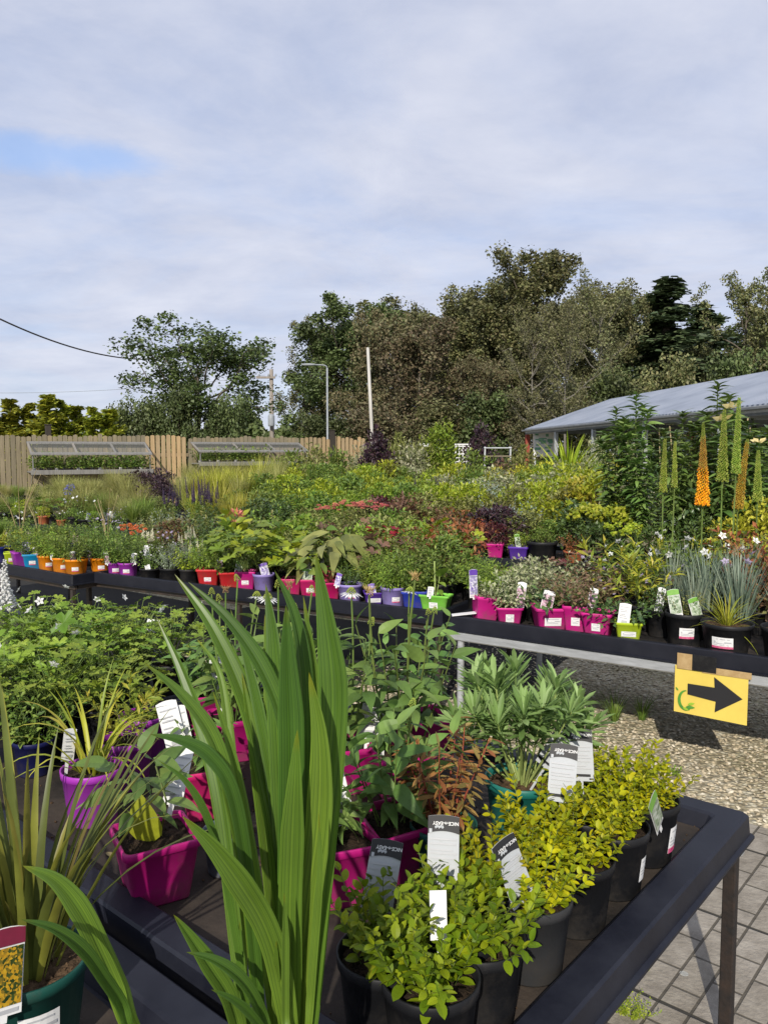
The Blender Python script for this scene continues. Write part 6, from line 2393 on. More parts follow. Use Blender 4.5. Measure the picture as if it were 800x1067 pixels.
def big_sword():
    """tall clump: every blade follows its own measured curve"""
    base = np.array(at_y(292, 1190, 1.12))
    base[2] = ZF + .004
    t = thing('potted_sword_plant', 'tall fresh green sword leaf clump rising past the benches', 'potted plant', tuple(base))
    p = link('pot', pot_mesh('round', 'black', .10, .18), t)
    link('soil', soil_mesh('round', .10, .18), p)
    # (pixel curve from tip to foot, width m, depth of tip and foot)
    BL = [
        ([(163, 642), (190, 700), (215, 770), (232, 850), (245, 960), (258, 1075)], .034, 1.30, 1.13),
        ([(182, 598), (222, 655), (256, 730), (276, 810), (290, 900), (300, 1075)], .042, 1.25, 1.12),
        ([(196, 606), (240, 648), (275, 700), (296, 760), (306, 860), (306, 1075)], .036, 1.16, 1.10),
        ([(277, 608), (284, 660), (288, 720), (292, 800), (296, 900), (298, 1075)], .040, 1.2, 1.13),
        ([(298, 630), (300, 690), (303, 760), (303, 840), (302, 940), (300, 1075)], .048, 1.08, 1.08),
        ([(286, 594), (306, 640), (316, 700), (318, 780), (316, 880), (308, 1075)], .036, 1.16, 1.12),
        ([(329, 576), (341, 650), (349, 720), (345, 800), (336, 890), (320, 1075)], .058, 1.12, 1.09),
        ([(205, 665), (228, 700), (238, 760), (244, 830), (250, 940), (256, 1075)], .022, 1.36, 1.16),
        ([(150, 690), (190, 725), (222, 770), (242, 840), (258, 930), (270, 1075)], .03, 1.02, 1.06),
        ([(156, 765), (190, 772), (220, 790), (243, 830), (258, 920), (272, 1075)], .026, 1.0, 1.05),
        ([(165, 792), (192, 812), (212, 842), (228, 885), (240, 940), (262, 1075)], .014, 1.02, 1.05),
        ([(190, 850), (225, 885), (255, 925), (278, 965), (292, 1010), (302, 1075)], .044, .96, 1.03),
        ([(181, 953), (200, 980), (220, 1010), (236, 1035), (245, 1060), (252, 1085)], .034, .98, 1.04),
        ([(194, 992), (222, 1000), (246, 1016), (262, 1036), (272, 1058), (280, 1085)], .024, .95, 1.02),
        ([(220, 1031), (240, 1040), (256, 1052), (268, 1066), (276, 1078), (282, 1092)], .016, .94, 1.02),
        ([(332, 846), (334, 900), (331, 950), (327, 1000), (324, 1040), (320, 1085)], .016, 1.0, 1.02),
        ([(250, 960), (250, 985), (250, 1010), (250, 1040), (250, 1060), (252, 1090)], .016, 1.08, 1.06),
        ([(296, 930), (297, 960), (297, 990), (297, 1030), (297, 1060), (298, 1090)], .015, .99, 1.0),
        ([(322, 700), (334, 770), (334, 850), (324, 930), (316, 1000), (312, 1075)], .05, 1.05, 1.07),
        ([(24, 902), (58, 918), (84, 950), (104, 990), (122, 1030), (142, 1080)], .036, .92, .98),
        ([(22, 958), (56, 968), (86, 990), (108, 1020), (126, 1048), (142, 1085)], .024, .86, .97),
        ([(288, 980), (288, 1000), (288, 1020), (288, 1045), (290, 1062), (291, 1090)], .016, 1.0, 1.05),
        ([(276, 640), (280, 700), (284, 780), (286, 860), (290, 960), (294, 1075)], .03, 1.22, 1.14),
        ([(252, 700), (262, 760), (272, 830), (280, 900), (288, 980), (296, 1075)], .034, 1.2, 1.13),
        ([(240, 634), (258, 690), (272, 750), (284, 820), (292, 910), (298, 1075)], .024, 1.22, 1.13),
        ([(308, 660), (310, 720), (311, 790), (310, 860), (306, 950), (302, 1075)], .024, 1.15, 1.11),
        ([(316, 620), (326, 690), (332, 760), (331, 850), (324, 940), (314, 1075)], .03, 1.18, 1.12),
        ([(222, 720), (240, 780), (254, 850), (266, 920), (276, 990), (286, 1075)], .024, 1.06, 1.08),
        ([(310, 760), (308, 820), (306, 880), (304, 940), (304, 1000), (304, 1075)], .046, 1.02, 1.06),
    ]
    lv = MB()
    ACR, ALN = [], []
    for i, (pix, w, d0, d1) in enumerate(BL):
        m = len(pix)
        K = np.array([at_y(px, py, d0 + (d1 - d0) * k / (m - 1)) for k, (px, py) in enumerate(pix)])[::-1]
        foot = base + np.array((((pix[-1][0] - 292) * .0010), .01 * ((i % 3) - 1), .16))
        K = np.concatenate((foot[None], K))
        # smooth resample (Catmull-Rom)
        Q = []
        Kp = np.concatenate((2 * K[:1] - K[1:2], K, 2 * K[-1:] - K[-2:-1]))
        for k in range(len(K) - 1):
            p0, p1, p2, p3 = Kp[k:k + 4]
            for tt in np.linspace(0, 1, 7)[:-1]:
                Q.append(.5 * ((2 * p1) + (p2 - p0) * tt + (2 * p0 - 5 * p1 + 4 * p2 - p3) * tt ** 2 + (3 * p1 - p0 - 3 * p2 + p3) * tt ** 3))
        Q.append(K[-1])
        Q = np.array(Q) - base
        T = nrm(np.gradient(Q, axis=0))
        view = nrm(Q + base - CAM)
        side = nrm(np.cross(T, view))
        yaw = (-.55, .35, .5, -.3, .1, .6, -.35, .4, .5, .3, -.2, -.3, .4, .5, .2, -.4, .2, .35, -.35, .2, .5, -.4, -.15, .3, -.2, .45, -.3, .25, -.4)[i]
        side = nrm(side * math.cos(yaw) + np.cross(T, side) * math.sin(yaw))
        s = np.linspace(0, 1, len(Q))
        w *= .76
        prof = np.minimum(1, .5 + s * 1.6) * np.clip((1 - s) * 3.4, 0, 1) ** .75
        nv_ = np.cross(T, side)
        # a pleated blade: edge, rib, midrib, rib, edge
        cols = []
        for a, f in ((-1, .0), (-.55, .10), (-.06, -.10), (.06, -.10), (.55, .10), (1, .0)):
            cols.append(Q + side * (prof * w / 2 * a)[:, None] + nv_ * (prof * w * (f + .16 * abs(a)))[:, None])
        V = np.stack(cols, 1).reshape(-1, 3)
        kk = len(cols)
        F = [(r * kk + c, r * kk + c + 1, (r + 1) * kk + c + 1, (r + 1) * kk + c) for r in range(len(Q) - 1) for c in range(kk - 1)]
        lv.add(V, F)
        ACR.append(np.tile(np.array((-1, -.55, -.06, .06, .55, 1.0)), len(Q)))
        ALN.append(np.repeat(s, kk))
    me = lv.mesh('foliage', GLAD, True)
    at = me.attributes.new('across', 'FLOAT', 'POINT')
    at.data.foreach_set('value', np.concatenate(ACR).astype(np.float32))
    al = me.attributes.new('along', 'FLOAT', 'POINT')
    al.data.foreach_set('value', np.concatenate(ALN).astype(np.float32))
    link('foliage', me, t)


big_sword()

# compost spilt on the matting of the front bench, with a few dead leaves
g = np.random.default_rng(21)
n = 900
uu = -g.uniform(.12, 1.38, n)
vv = g.uniform(.12, 2.1, n)
cl_ = g.integers(0, 14, n)
uu = np.where(g.uniform(0, 1, n) < .7, np.clip(-.2 - (cl_ * .37 % 1.1) + g.normal(0, .06, n), -1.38, -.11), uu)
vv = np.where(g.uniform(0, 1, n) < .7, np.clip(.25 + (cl_ * .53 % 1.7) + g.normal(0, .07, n), .11, 2.1), vv)
pos = C0[None, :2] + U[None] * uu[:, None] + V_[None] * vv[:, None]
pos = np.concatenate((pos, np.full((n, 1), ZF + .005)), 1)
mb = MB()
mb.inst(T_BUD, pos, frames(g.normal(0, 1, (n, 3))), g.uniform(.003, .011, n))
setting('compost_crumbs', mb.mesh('compost_crumbs', SOIL_BR), 'stuff')
mb = MB()
n = 26
pos = C0[None, :2] - U[None] * g.uniform(.12, 1.45, n)[:, None] + V_[None] * g.uniform(.02, 1.6, n)[:, None]
zz_ = np.full((n, 1), ZF + .007)
mb.inst(T_OV, np.concatenate((pos, zz_), 1), frames(np.concatenate((g.normal(0, 1, (n, 2)), g.normal(.1, .1, (n, 1))), 1), g.normal(0, .3, n)), g.uniform(.015, .04, n))
setting('fallen_leaves', mb.mesh('fallen_leaves', LM['straw']), 'stuff')

# ---------------------------------------------------------------- long row of benches: the pots along its edge
G1 = 'pots along the edge of the long row of benches'


def edge(px, lab, sp, pot, row='A2', off=.155, var=0, s=1.0, ytop=None, tags=(), price=True, name='potted_perennial', group=G1, **kw):
    q = on_row(row, px, off)
    loc = (q[0], q[1], ZF + .004)
    if ytop is not None:
        zt = CAM_H - (ytop - 470) * q[1] / FPX
        s = max(.35, min(2.4, (zt - ZF - pot[3] * .86) / get_sp(sp, var)[1]))
    return potted(name, lab, 'potted plant', sp, loc, var, pot, s, group=group, tags=tags, price=price, **kw)


RD = lambda c, r=.088, h=.15: ('round', c, r, h)
TG = lambda kind, dx=0, w=.06, h=.12: ((kind, dx, -.06, 0.0, -.12, w, h),)
edge(1, 'navy blue pot at the frame edge on the long row of benches', 'strap_yellow', RD('navy', .095, .17), 'A1', ytop=545, price=False)
edge(13, 'lime green pot beside the navy pot', 'whorl_yellow', SQ('lime', .07, .13), 'A1', ytop=552)
edge(23, 'violet pot with a large picture tag beside the lime pot', 'bush_green', SQ('violet', .085, .15), 'A1', ytop=556, price=False, tags=TG('violet', .05, .10, .16))
edge(35, 'sky blue pot between the violet and orange pots', 'bush_green', SQ('cyan', .085, .145), 'A1', ytop=550, tags=TG('pink', .06))
GO = 'orange pots along the bench edge'
edge(50, 'orange pot next to the sky blue pot', 'fine_fresh', RD('orange', .085), 'A1', ytop=548, group=GO)
edge(65, 'middle orange pot of the three on the bench corner by the legs', 'bush_fresh', RD('orange', .085), 'A1', ytop=552, var=1, group=GO, tags=TG('white', -.06, .04, .08))
edge(80, 'orange pot at the bench end right above the black legs', 'fine_feather', RD('orange', .10, .155), 'A1', .16, ytop=546, group=GO, tags=TG('pink', .0, .06))
edge(106, 'orange pot with square white sticker first on the long bench', 'bush_green', RD('orange', .10, .15), ytop=548, group=GO, tags=TG('pink', -.08, .05), var=2)
edge(121, 'small violet pot beside the stickered orange pot', 'fine_feather', RD('violet', .07, .12), ytop=556, tags=TG('pink', -.05, .06, .16))
edge(134, 'violet pot between the small violet one and the white pansies', 'bush_green', RD('violet', .085, .13), ytop=555, tags=TG('white', .06, .06, .14))
edge(157, 'plant with white flowers in low black pot beside the violet pot', 'herb_white', RD('black', .09, .10), s=.55, price=False, tags=TG('white', .0, .06, .06))
edge(178, 'grey white variegated trailing plant between black and lime plants', 'bush_grey', RD('black', .09, .12), s=.7, price=False)
edge(198, 'lime plant in black pot just before the red pots', 'bush_lime', RD('black', .085, .13), ytop=570, price=False)
edge(219, 'red pot with white sticker, first of two red pots', 'fine_fresh', SQ('red', .095, .15), ytop=560, tags=TG('pink', .08, .07, .14))
edge(239, 'second red pot partly behind the white striped leaf tips', 'bush_green', SQ('red', .085, .14), ytop=562, price=False, tags=TG('green', .08, .07, .14))
edge(257, 'pink pot next to the second red pot', 'geranium_big', SQ('pink', .082, .16), ytop=545, tags=())
edge(275, 'lavender pot of lime leaves beside the pink pot', 'rhubarb_leaf', RD('lavender', .085, .15), ytop=555, price=False, tags=TG('violet', .03, .08, .15))
edge(305, 'crimson pot with hanging leaves behind the tip of a sword leaf', 'rhubarb_leaf', SQ('crimson', .08, .14), ytop=570, price=False)
edge(324, 'crimson pot with white sticker and dark picture tag', 'hosta', SQ('crimson', .085, .15), ytop=575, tags=TG('green', -.03, .10, .13))
edge(343, 'burgundy leaved plant in crimson pot beside the lavender pot', 'heuchera_red', SQ('crimson', .08, .14), s=.62, price=False)
edge(365, 'lavender pot of low dark leaves beside the burgundy plant', 'bush_dark', RD('lavender', .095, .14), ytop=592, tags=TG('violet', -.1, .05, .14))
edge(389, 'small purple pot with purple picture tag', 'fine_fresh', SQ('purple', .07, .10), ytop=602, price=dict(w=.09, hh=.03, pink=False), tags=TG('violet', .0, .06, .10))
edge(410, 'lavender pot of feathery leaves between purple and blue pots', 'fine_fresh', RD('lavender', .092, .15), ytop=578)
edge(431, 'royal blue pot next to the bright green trough', 'bush_green', SQ('blue', .09, .14), ytop=578, price=False)
edge(454, 'bright green trough at the bench joint with one broad leaved seedling', 'seedling_big', ('trough', 'green', .062, .125), s=1.0, tags=TG('white', -.045, .055, .10), price=dict(w=.06, hh=.04, pink=False), pot_rz=rzA['A2'] + .12)
# silver railed bench
G3 = 'pots along the silver railed bench'
edge(504, 'leaning pink pot with a tall purple picture tag on the silver railed bench', 'bush_cream', SQ('pink', .085, .16), 'A3', s=.5, group=G3, price=False, tags=(('violet', -.085, .0, .0, .0, .07, .26),), tilt=(-.05, .14, .2))
edge(530, 'pink pot of cream variegated trailing leaves', 'bush_cream', SQ('pink', .085, .12), 'A3', s=1.0, group=G3, var=1, price=dict(w=.05, hh=.05, pink=False), tags=TG('pink', .05, .07, .24))
edge(572, 'broad pink pot with white sticker and dark trailing leaves', 'trailing_dark', SQ('pink', .105, .15), 'A3', s=.9, group=G3, price=dict(w=.10, hh=.05, pink=False), tags=TG('pink', -.04, .09, .17))
edge(600, 'narrow pink pot set behind the broad pink pot', 'bush_pinkish', SQ('pink', .08, .17), 'A3', .19, s=1.1, group=G3, price=dict(w=.05, hh=.05, pink=False), tags=TG('pink', .07, .07, .18))
edge(623, 'pink pot beside the lime pot with trailing round leaves', 'trailing_dark', SQ('pink', .09, .15), 'A3', .16, s=.75, group=G3, var=1, price=dict(w=.05, hh=.045, pink=False))
edge(654, 'lime pot with white flower picture tag and spilling leaves', 'trailing_dark', SQ('lime', .078, .12), 'A3', .14, s=.8, group=G3, var=2, price=dict(w=.08, hh=.03, pink=False), tags=TG('white', -.05, .085, .17))
edge(712, 'tall black pot with pink printed sticker and green picture tags', 'bush_olive', RD('black', .105, .19), 'A3', .22, s=.5, group=G3, price=dict(w=.08, hh=.06), tags=(('green', .05, -.08, .1, -.15, .08, .17), ('green', -.05, -.03, -.1, -.1, .08, .22)))
edge(756, 'black pot of spreading yellow striped blades above the arrow sign', 'strap_variegated', RD('black', .135, .17), 'A3', .17, s=.78, group=G3, price=dict(w=.11, hh=.06), dry=True)
edge(818, 'black pot at the frame edge beside the yellow striped blades', 'blue_tuft', RD('black', .125, .18), 'A3', .17, s=1.1, group=G3, price=dict(w=.10, hh=.06), dry=True)
q = on_row('A3', 483, .06)
t = thing('paper_label', 'white paper label lying on the bench joint', 'paper label', (q[0], q[1], ZB + .012), rzA['A3'])
mb = MB()
mb.box((0, 0, 0), (.155, .055, .004), .25)
link('card', mb.mesh('card', PAPER), t)
t.rotation_euler = (.05, -.10, rzA['A3'] + .35)

# ================================================================ the field of plants on the benches behind
LOOK = {   # species: (object name, category, look)
    'bush_green': ('potted_shrub', 'bushy mid green plant'), 'bush_fresh': ('potted_shrub', 'fresh green bushy plant'), 'bush_dark': ('potted_shrub', 'glossy dark green shrub'),
    'bush_lime': ('potted_shrub', 'lime yellow leafy shrub'), 'bush_gold': ('potted_shrub', 'bright golden shrub'), 'bush_olive': ('potted_shrub', 'olive green leafy plant'),
    'bush_grey': ('potted_shrub', 'grey green small leaved plant'), 'bush_cream': ('potted_shrub', 'cream variegated plant'), 'bush_brown': ('potted_shrub', 'bronze brown leafy plant'),
    'bush_rust': ('potted_shrub', 'rust red leafy plant'), 'bush_burgundy': ('potted_shrub', 'burgundy leaved shrub'), 'bush_purple': ('potted_shrub', 'dark purple leaved shrub'),
    'bush_pinkish': ('potted_creeper', 'low pinkish brown spreading plant'), 'trailing_dark': ('potted_creeper', 'dark trailing plant'), 'whorl_yellow': ('potted_perennial', 'yellow green whorled plant'),
    'fine_feather': ('potted_perennial', 'feathery green plant'), 'fine_fresh': ('potted_perennial', 'feathery fresh green plant'), 'herb_tall': ('potted_herb', 'upright green herb'),
    'herb_olive': ('potted_herb', 'upright olive herb'), 'heuchera_rust': ('potted_heuchera', 'rust coloured lobed leaf plant'), 'heuchera_burgundy': ('potted_heuchera', 'burgundy lobed leaf plant'),
    'heuchera_red': ('potted_heuchera', 'crimson lobed leaf plant'), 'heuchera_lime': ('potted_heuchera', 'lime lobed leaf plant'), 'heuchera_brown': ('potted_heuchera', 'brown lobed leaf plant'),
    'geranium_big': ('potted_mallow', 'large lobed green leaf plant'), 'rhubarb_leaf': ('potted_perennial', 'round lime leaf plant'), 'hosta': ('potted_hosta', 'broad green leaf plant'),
    'dock': ('potted_dock', 'long olive leaved plant'), 'bergenia_red': ('potted_bergenia', 'round red leaf plant'), 'grass_wispy': ('potted_grass', 'wispy pale grass'),
    'grass_fine_green': ('potted_grass', 'fine green grass'), 'grass_yellow': ('potted_grass', 'yellow green grass'), 'grass_tall': ('potted_grass', 'tall straw coloured grass'),
    'blue_tuft': ('potted_pink', 'blue grey bladed tuft'), 'herb_lilac': ('potted_herb', 'lilac flowered plant'), 'herb_white': ('potted_herb', 'white flowered plant'),
    'pink_white': ('potted_creeper', 'pale flowered brown leaved plant'), 'red_flowered': ('potted_perennial', 'orange red flowered plant'), 'sedum_red': ('potted_sedum', 'coral red headed sedum'),
    'astilbe_cream': ('potted_astilbe', 'cream plumed plant'), 'cream_spikes': ('potted_perennial', 'grey plant with cream spikes'), 'salvia_dark': ('potted_salvia', 'dark violet flower spikes'),
    'lavender_grey': ('potted_lavender', 'grey purple lavender'), 'kniphofia': ('potted_poker', 'plant with red poker heads'), 'skimmia': ('potted_skimmia', 'dark shrub with lime new shoots'),
    'canna': ('potted_canna', 'coral flowered broad lime leaves'), 'agapanthus': ('potted_agapanthus', 'violet blue flower globe'), 'lily_tall': ('potted_lily', 'tall dark leaved lily'),
    'lily_bloom': ('potted_lily', 'lily with pale yellow bloom'), 'silver_bush': ('potted_shrub', 'silver blue shrub'), 'spiky_dark': ('potted_perennial', 'spiky green bladed plant'),
    'dry_stalks': ('potted_perennial', 'tall dry straw stalks'), 'strap_yellow': ('potted_daylily', 'arching yellow green straps'),
}
SP['silver_bush'] = stdbush('silver', n=18, h=.26, tilt=.9, tmpl=T3, L=.028, per=20, arr='spiral', base=.05)


def dry(seed):
    out = SP['bush_green'](seed)
    g = np.random.default_rng(seed)
    mb = MB()
    for k in range(6):
        a = g.uniform(0, 6.28)
        e = np.array((math.cos(a) * .3, math.sin(a) * .15, g.uniform(.7, 1.0)))
        mb.tube([(0, 0, 0), e * (.4, .4, .6), e, e + (math.cos(a) * .08, 0, -.04)], [.005, .004, .003, .002], 4)
    return out + [('dry_stalk', mb.mesh('dry_stalk', LM['straw']))]


SP['dry_stalks'] = dry
LAND = [(18, 'the bare fence boards'), (75, 'the blue flower globe'), (125, 'the long glazed shelf'), (175, 'the new golden boards'), (225, 'the small glazed shelf'), (284, 'the utility pole'),
        (342, 'the street lamp'), (390, 'the bare pale pole'), (430, 'the browned tree'), (460, 'the tall green shrub'), (484, 'the white trellis'), (518, 'the steel trolley'), (556, 'the red post'),
        (592, 'the spiky cordyline'), (625, 'the thin pale tree'), (660, 'the dark pointed conifer'), (695, 'the twin green spikes'), (727, 'the orange flower spike'), (765, 'the amber flower spike'),
        (800, 'the frame edge')]
ROWN = {'A1': 'first row', 'A2': 'first row', 'A3': 'silver railed bench', 'B': 'second row', 'C': 'third row', 'D': 'fourth row', 'E': 'rearmost row'}
FILL = []


def fill(row, off, items, yj=3, pj=3):
    if row in 'CDE':
        yj, pj = 7, 6
    for it in items:
        sp, px, yt = it[:3]
        FILL.append(dict(sp=sp, px=px + rnd.uniform(-pj, pj), row=row, off=off + rnd.uniform(-.05, .05), yt=yt + rnd.uniform(-yj, yj), pot=it[3] if len(it) > 3 else None))


def seq(row, off, p0, p1, step, pal, yt0, yt1, **kw):
    n = max(1, int((p1 - p0) / step))
    fill(row, off, [(pal[(i * 7 + int(off * 10) + rnd.randrange(2)) % len(pal)], p0 + (i + .5) * (p1 - p0) / n, yt0 + (yt1 - yt0) * (i + .5) / n) for i in range(n)], **kw)


# long row, second line
fill('A1', .42, [('strap_yellow', -8, 552), ('bush_fresh', 15, 560), ('fine_feather', 38, 558), ('bush_green', 60, 562)])
fill('A2', .42, [('bush_green', 92, 560), ('bush_green', 112, 562), ('fine_feather', 134, 564), ('herb_white', 156, 575), ('bush_grey', 180, 565), ('cream_spikes', 203, 560), ('bush_olive', 226, 565),
                 ('rhubarb_leaf', 250, 555), ('fine_fresh', 274, 568), ('geranium_big', 297, 562), ('dock', 320, 566), ('dock', 346, 562), ('fine_feather', 370, 575), ('fine_fresh', 392, 573),
                 ('fine_feather', 414, 572), ('bush_green', 436, 568), ('bush_green', 458, 570)])
fill('A1', .72, [('grass_fine_green', 2, 540), ('dry_stalks', 24, 492), ('bush_lime', 45, 552), ('bush_green', 66, 548)])
fill('A2', .72, [('herb_tall', 96, 546), ('dry_stalks', 112, 510), ('red_flowered', 140, 547), ('astilbe_cream', 157, 553), ('herb_lilac', 178, 552), ('cream_spikes', 198, 548), ('bush_dark', 222, 546),
                 ('canna', 246, 532), ('hosta', 270, 548), ('rhubarb_leaf', 292, 548), ('bush_olive', 314, 552), ('geranium_big', 336, 550), ('dock', 358, 556), ('fine_feather', 380, 562),
                 ('heuchera_brown', 400, 558), ('fine_fresh', 420, 560), ('bush_olive', 440, 556), ('bush_green', 462, 558)])
fill('A1', 1.0, [('geranium_big', 0, 540), ('herb_white', 20, 536), ('dry_stalks', 40, 515), ('fine_feather', 62, 542)])
fill('A2', 1.0, [('bush_green', 96, 542), ('herb_lilac', 116, 540), ('red_flowered', 138, 545), ('herb_olive', 160, 542), ('bush_brown', 180, 544), ('herb_olive', 200, 540), ('bush_dark', 222, 538),
                 ('canna', 243, 530), ('hosta', 265, 540), ('bush_olive', 287, 541), ('bush_fresh', 308, 543), ('hosta', 330, 545), ('bush_olive', 352, 548), ('bush_fresh', 374, 550),
                 ('heuchera_red', 396, 549), ('bush_fresh', 416, 545), ('heuchera_red', 436, 550), ('bush_green', 456, 548), ('bush_rust', 474, 545)])
fill('A2', 1.22, [('herb_lilac', 110, 536), ('bush_grey', 132, 540), ('herb_olive', 156, 536), ('bush_grey', 178, 535), ('bush_olive', 202, 532), ('bush_dark', 226, 530), ('hosta', 250, 536), ('bush_fresh', 274, 535),
                  ('bush_olive', 298, 536), ('bush_fresh', 322, 538), ('bush_olive', 345, 540), ('heuchera_brown', 368, 542), ('bush_olive', 392, 542), ('fine_fresh', 414, 540), ('heuchera_lime', 438, 543), ('heuchera_lime', 462, 540)])
# silver railed bench
fill('A3', .42, [('bush_fresh', 496, 588), ('fine_fresh', 512, 584), ('bush_cream', 545, 592), ('bush_cream', 562, 590), ('bush_pinkish', 590, 598), ('bush_pinkish', 612, 602), ('pink_white', 634, 606),
                 ('whorl_yellow', 662, 575), ('bush_dark', 688, 612), ('blue_tuft', 720, 590), ('blue_tuft', 770, 575)])
fill('A3', .72, [('fine_feather', 490, 575), ('bush_green', 508, 582), ('bush_pinkish', 534, 590), ('bush_cream', 556, 583), ('bush_cream', 580, 580), ('bush_pinkish', 606, 590), ('bush_pinkish', 628, 592),
                 ('whorl_yellow', 652, 560), ('pink_white', 676, 590), ('blue_tuft', 702, 572), ('blue_tuft', 735, 570), ('blue_tuft', 765, 566), ('pink_white', 790, 575)])
fill('A3', 1.05, [('fine_feather', 500, 578), ('heuchera_brown', 600, 578), ('pink_white', 625, 582), ('herb_white', 648, 570), ('heuchera_burgundy', 612, 580), ('herb_white', 676, 560), ('blue_tuft', 715, 560),
                  ('herb_white', 742, 556), ('bush_rust', 792, 556), ('blue_tuft', 770, 555), ('bush_rust', 815, 550)])
# second row
fill('B', .16, [('bush_green', 0, 540), ('bush_fresh', 20, 538), ('bush_olive', 34, 540), ('bush_green', 78, 536), ('bush_fresh', 100, 536), ('herb_lilac', 126, 532), ('bush_lime', 48, 535, RD('terracotta', .085, .15)), ('herb_white', 66, 532, RD('terracotta', .07, .12)), ('herb_white', 88, 540), ('bush_grey', 112, 535), ('grass_fine_green', 140, 522),
                ('grass_fine_green', 165, 524), ('salvia_dark', 182, 505), ('salvia_dark', 205, 498), ('salvia_dark', 220, 502), ('grass_yellow', 240, 515), ('bush_dark', 268, 520), ('bush_dark', 292, 522),
                ('bush_olive', 316, 528), ('sedum_red', 340, 524), ('sedum_red', 362, 519), ('sedum_red', 384, 521), ('bush_green', 404, 530), ('bush_olive', 424, 532), ('heuchera_lime', 444, 540), ('bush_brown', 462, 535),
                ('heuchera_rust', 482, 545), ('bush_rust', 498, 545), ('bush_burgundy', 518, 545, SQ('pink', .09, .17)), ('bush_fresh', 538, 560, SQ('purple', .10, .16)), ('bush_green', 566, 555, RD('black', .15, .22)),
                ('bush_rust', 596, 560, RD('terracotta', .10, .14)), ('bush_dark', 622, 548), ('skimmia', 648, 545), ('bush_dark', 676, 550), ('herb_white', 702, 545), ('bush_dark', 730, 540), ('bush_gold', 760, 540), ('bush_gold', 792, 520)])
fill('B', .52, [('grass_fine_green', 8, 530), ('bush_lime', 24, 524), ('bush_fresh', 40, 526), ('geranium_big', 58, 520), ('herb_white', 86, 518), ('bush_olive', 74, 522), ('herb_lilac', 116, 528), ('herb_lilac', 136, 530), ('agapanthus', 73, 502), ('herb_olive', 40, 525), ('grass_fine_green', 100, 526), ('grass_wispy', 128, 515), ('grass_fine_green', 152, 515), ('bush_dark', 232, 520),
                ('grass_yellow', 255, 508), ('bush_green', 280, 515), ('bush_green', 305, 517), ('bush_green', 328, 520), ('bush_olive', 380, 522), ('bush_burgundy', 400, 518), ('bush_brown', 424, 522),
                ('bush_olive', 446, 526), ('bush_brown', 466, 528), ('bush_rust', 486, 530), ('bush_purple', 508, 530), ('bush_purple', 524, 528), ('bush_olive', 548, 535), ('bush_green', 570, 540), ('bush_dark', 596, 532),
                ('skimmia', 620, 530), ('skimmia', 642, 526), ('lily_tall', 668, 455), ('lily_tall', 700, 450), ('bush_dark', 728, 500), ('lily_bloom', 760, 420), ('lily_bloom', 785, 455)])
fill('B', .92, [('grass_wispy', 0, 518), ('grass_fine_green', 16, 520), ('grass_wispy', 32, 516), ('grass_wispy', 50, 508), ('grass_wispy', 70, 506), ('grass_wispy', 92, 504), ('grass_fine_green', 106, 510), ('grass_wispy', 122, 506), ('grass_wispy', 145, 506), ('bush_olive', 170, 515), ('grass_yellow', 205, 505), ('grass_yellow', 232, 502),
                ('bush_green', 258, 512), ('bush_green', 285, 512), ('bush_lime', 310, 512), ('bush_green', 335, 514), ('bush_fresh', 365, 518), ('bush_burgundy', 392, 516), ('bush_brown', 420, 515), ('bush_olive', 444, 516),
                ('bush_olive', 466, 518), ('bush_olive', 490, 520), ('silver_bush', 532, 520), ('silver_bush', 548, 524), ('bush_lime', 572, 520), ('bush_dark', 596, 520), ('skimmia', 618, 522), ('lily_tall', 640, 425), ('lily_tall', 660, 412),
                ('lily_tall', 706, 430), ('lily_tall', 744, 402), ('lily_tall', 770, 440), ('lily_tall', 795, 446)])
# third row
for off, dy in ((.2, 4), (.62, 0), (1.02, -3)):
    seq('C', off, -20, 60, 16, ['grass_wispy', 'grass_fine_green', 'grass_wispy', 'bush_olive'], 522 + dy, 508 + dy)
    seq('C', off, 60, 140, 14, ['grass_wispy', 'grass_wispy', 'grass_tall'], 500 + dy, 492 + dy)
    seq('C', off, 140, 180, 20, ['bush_purple', 'bush_purple', 'grass_wispy'], 500 + dy, 498 + dy)
    seq('C', off, 180, 262, 20, ['grass_yellow', 'grass_yellow', 'grass_wispy', 'grass_tall'], 492 + dy, 488 + dy)
    seq('C', off, 262, 330, 22, ['bush_green', 'bush_lime', 'bush_fresh'], 500 + dy, 502 + dy)
    seq('C', off, 330, 430, 22, ['bush_lime', 'bush_green', 'bush_dark', 'bush_lime', 'bush_fresh', 'bush_green'], 500 + dy, 503 + dy)
    seq('C', off, 430, 500, 22, ['bush_olive', 'bush_lime', 'lavender_grey', 'bush_fresh'], 505 + dy, 505 + dy)
    seq('C', off, 500, 570, 22, ['bush_gold', 'bush_lime', 'bush_olive', 'silver_bush'], 505 + dy, 506 + dy)
    seq('C', off, 570, 660, 22, ['bush_gold', 'bush_lime', 'bush_olive', 'bush_gold', 'bush_cream'], 500 + dy, 492 + dy)
    seq('C', off, 670, 800, 40, ['bush_dark', 'bush_green'], 490 + dy, 480 + dy)
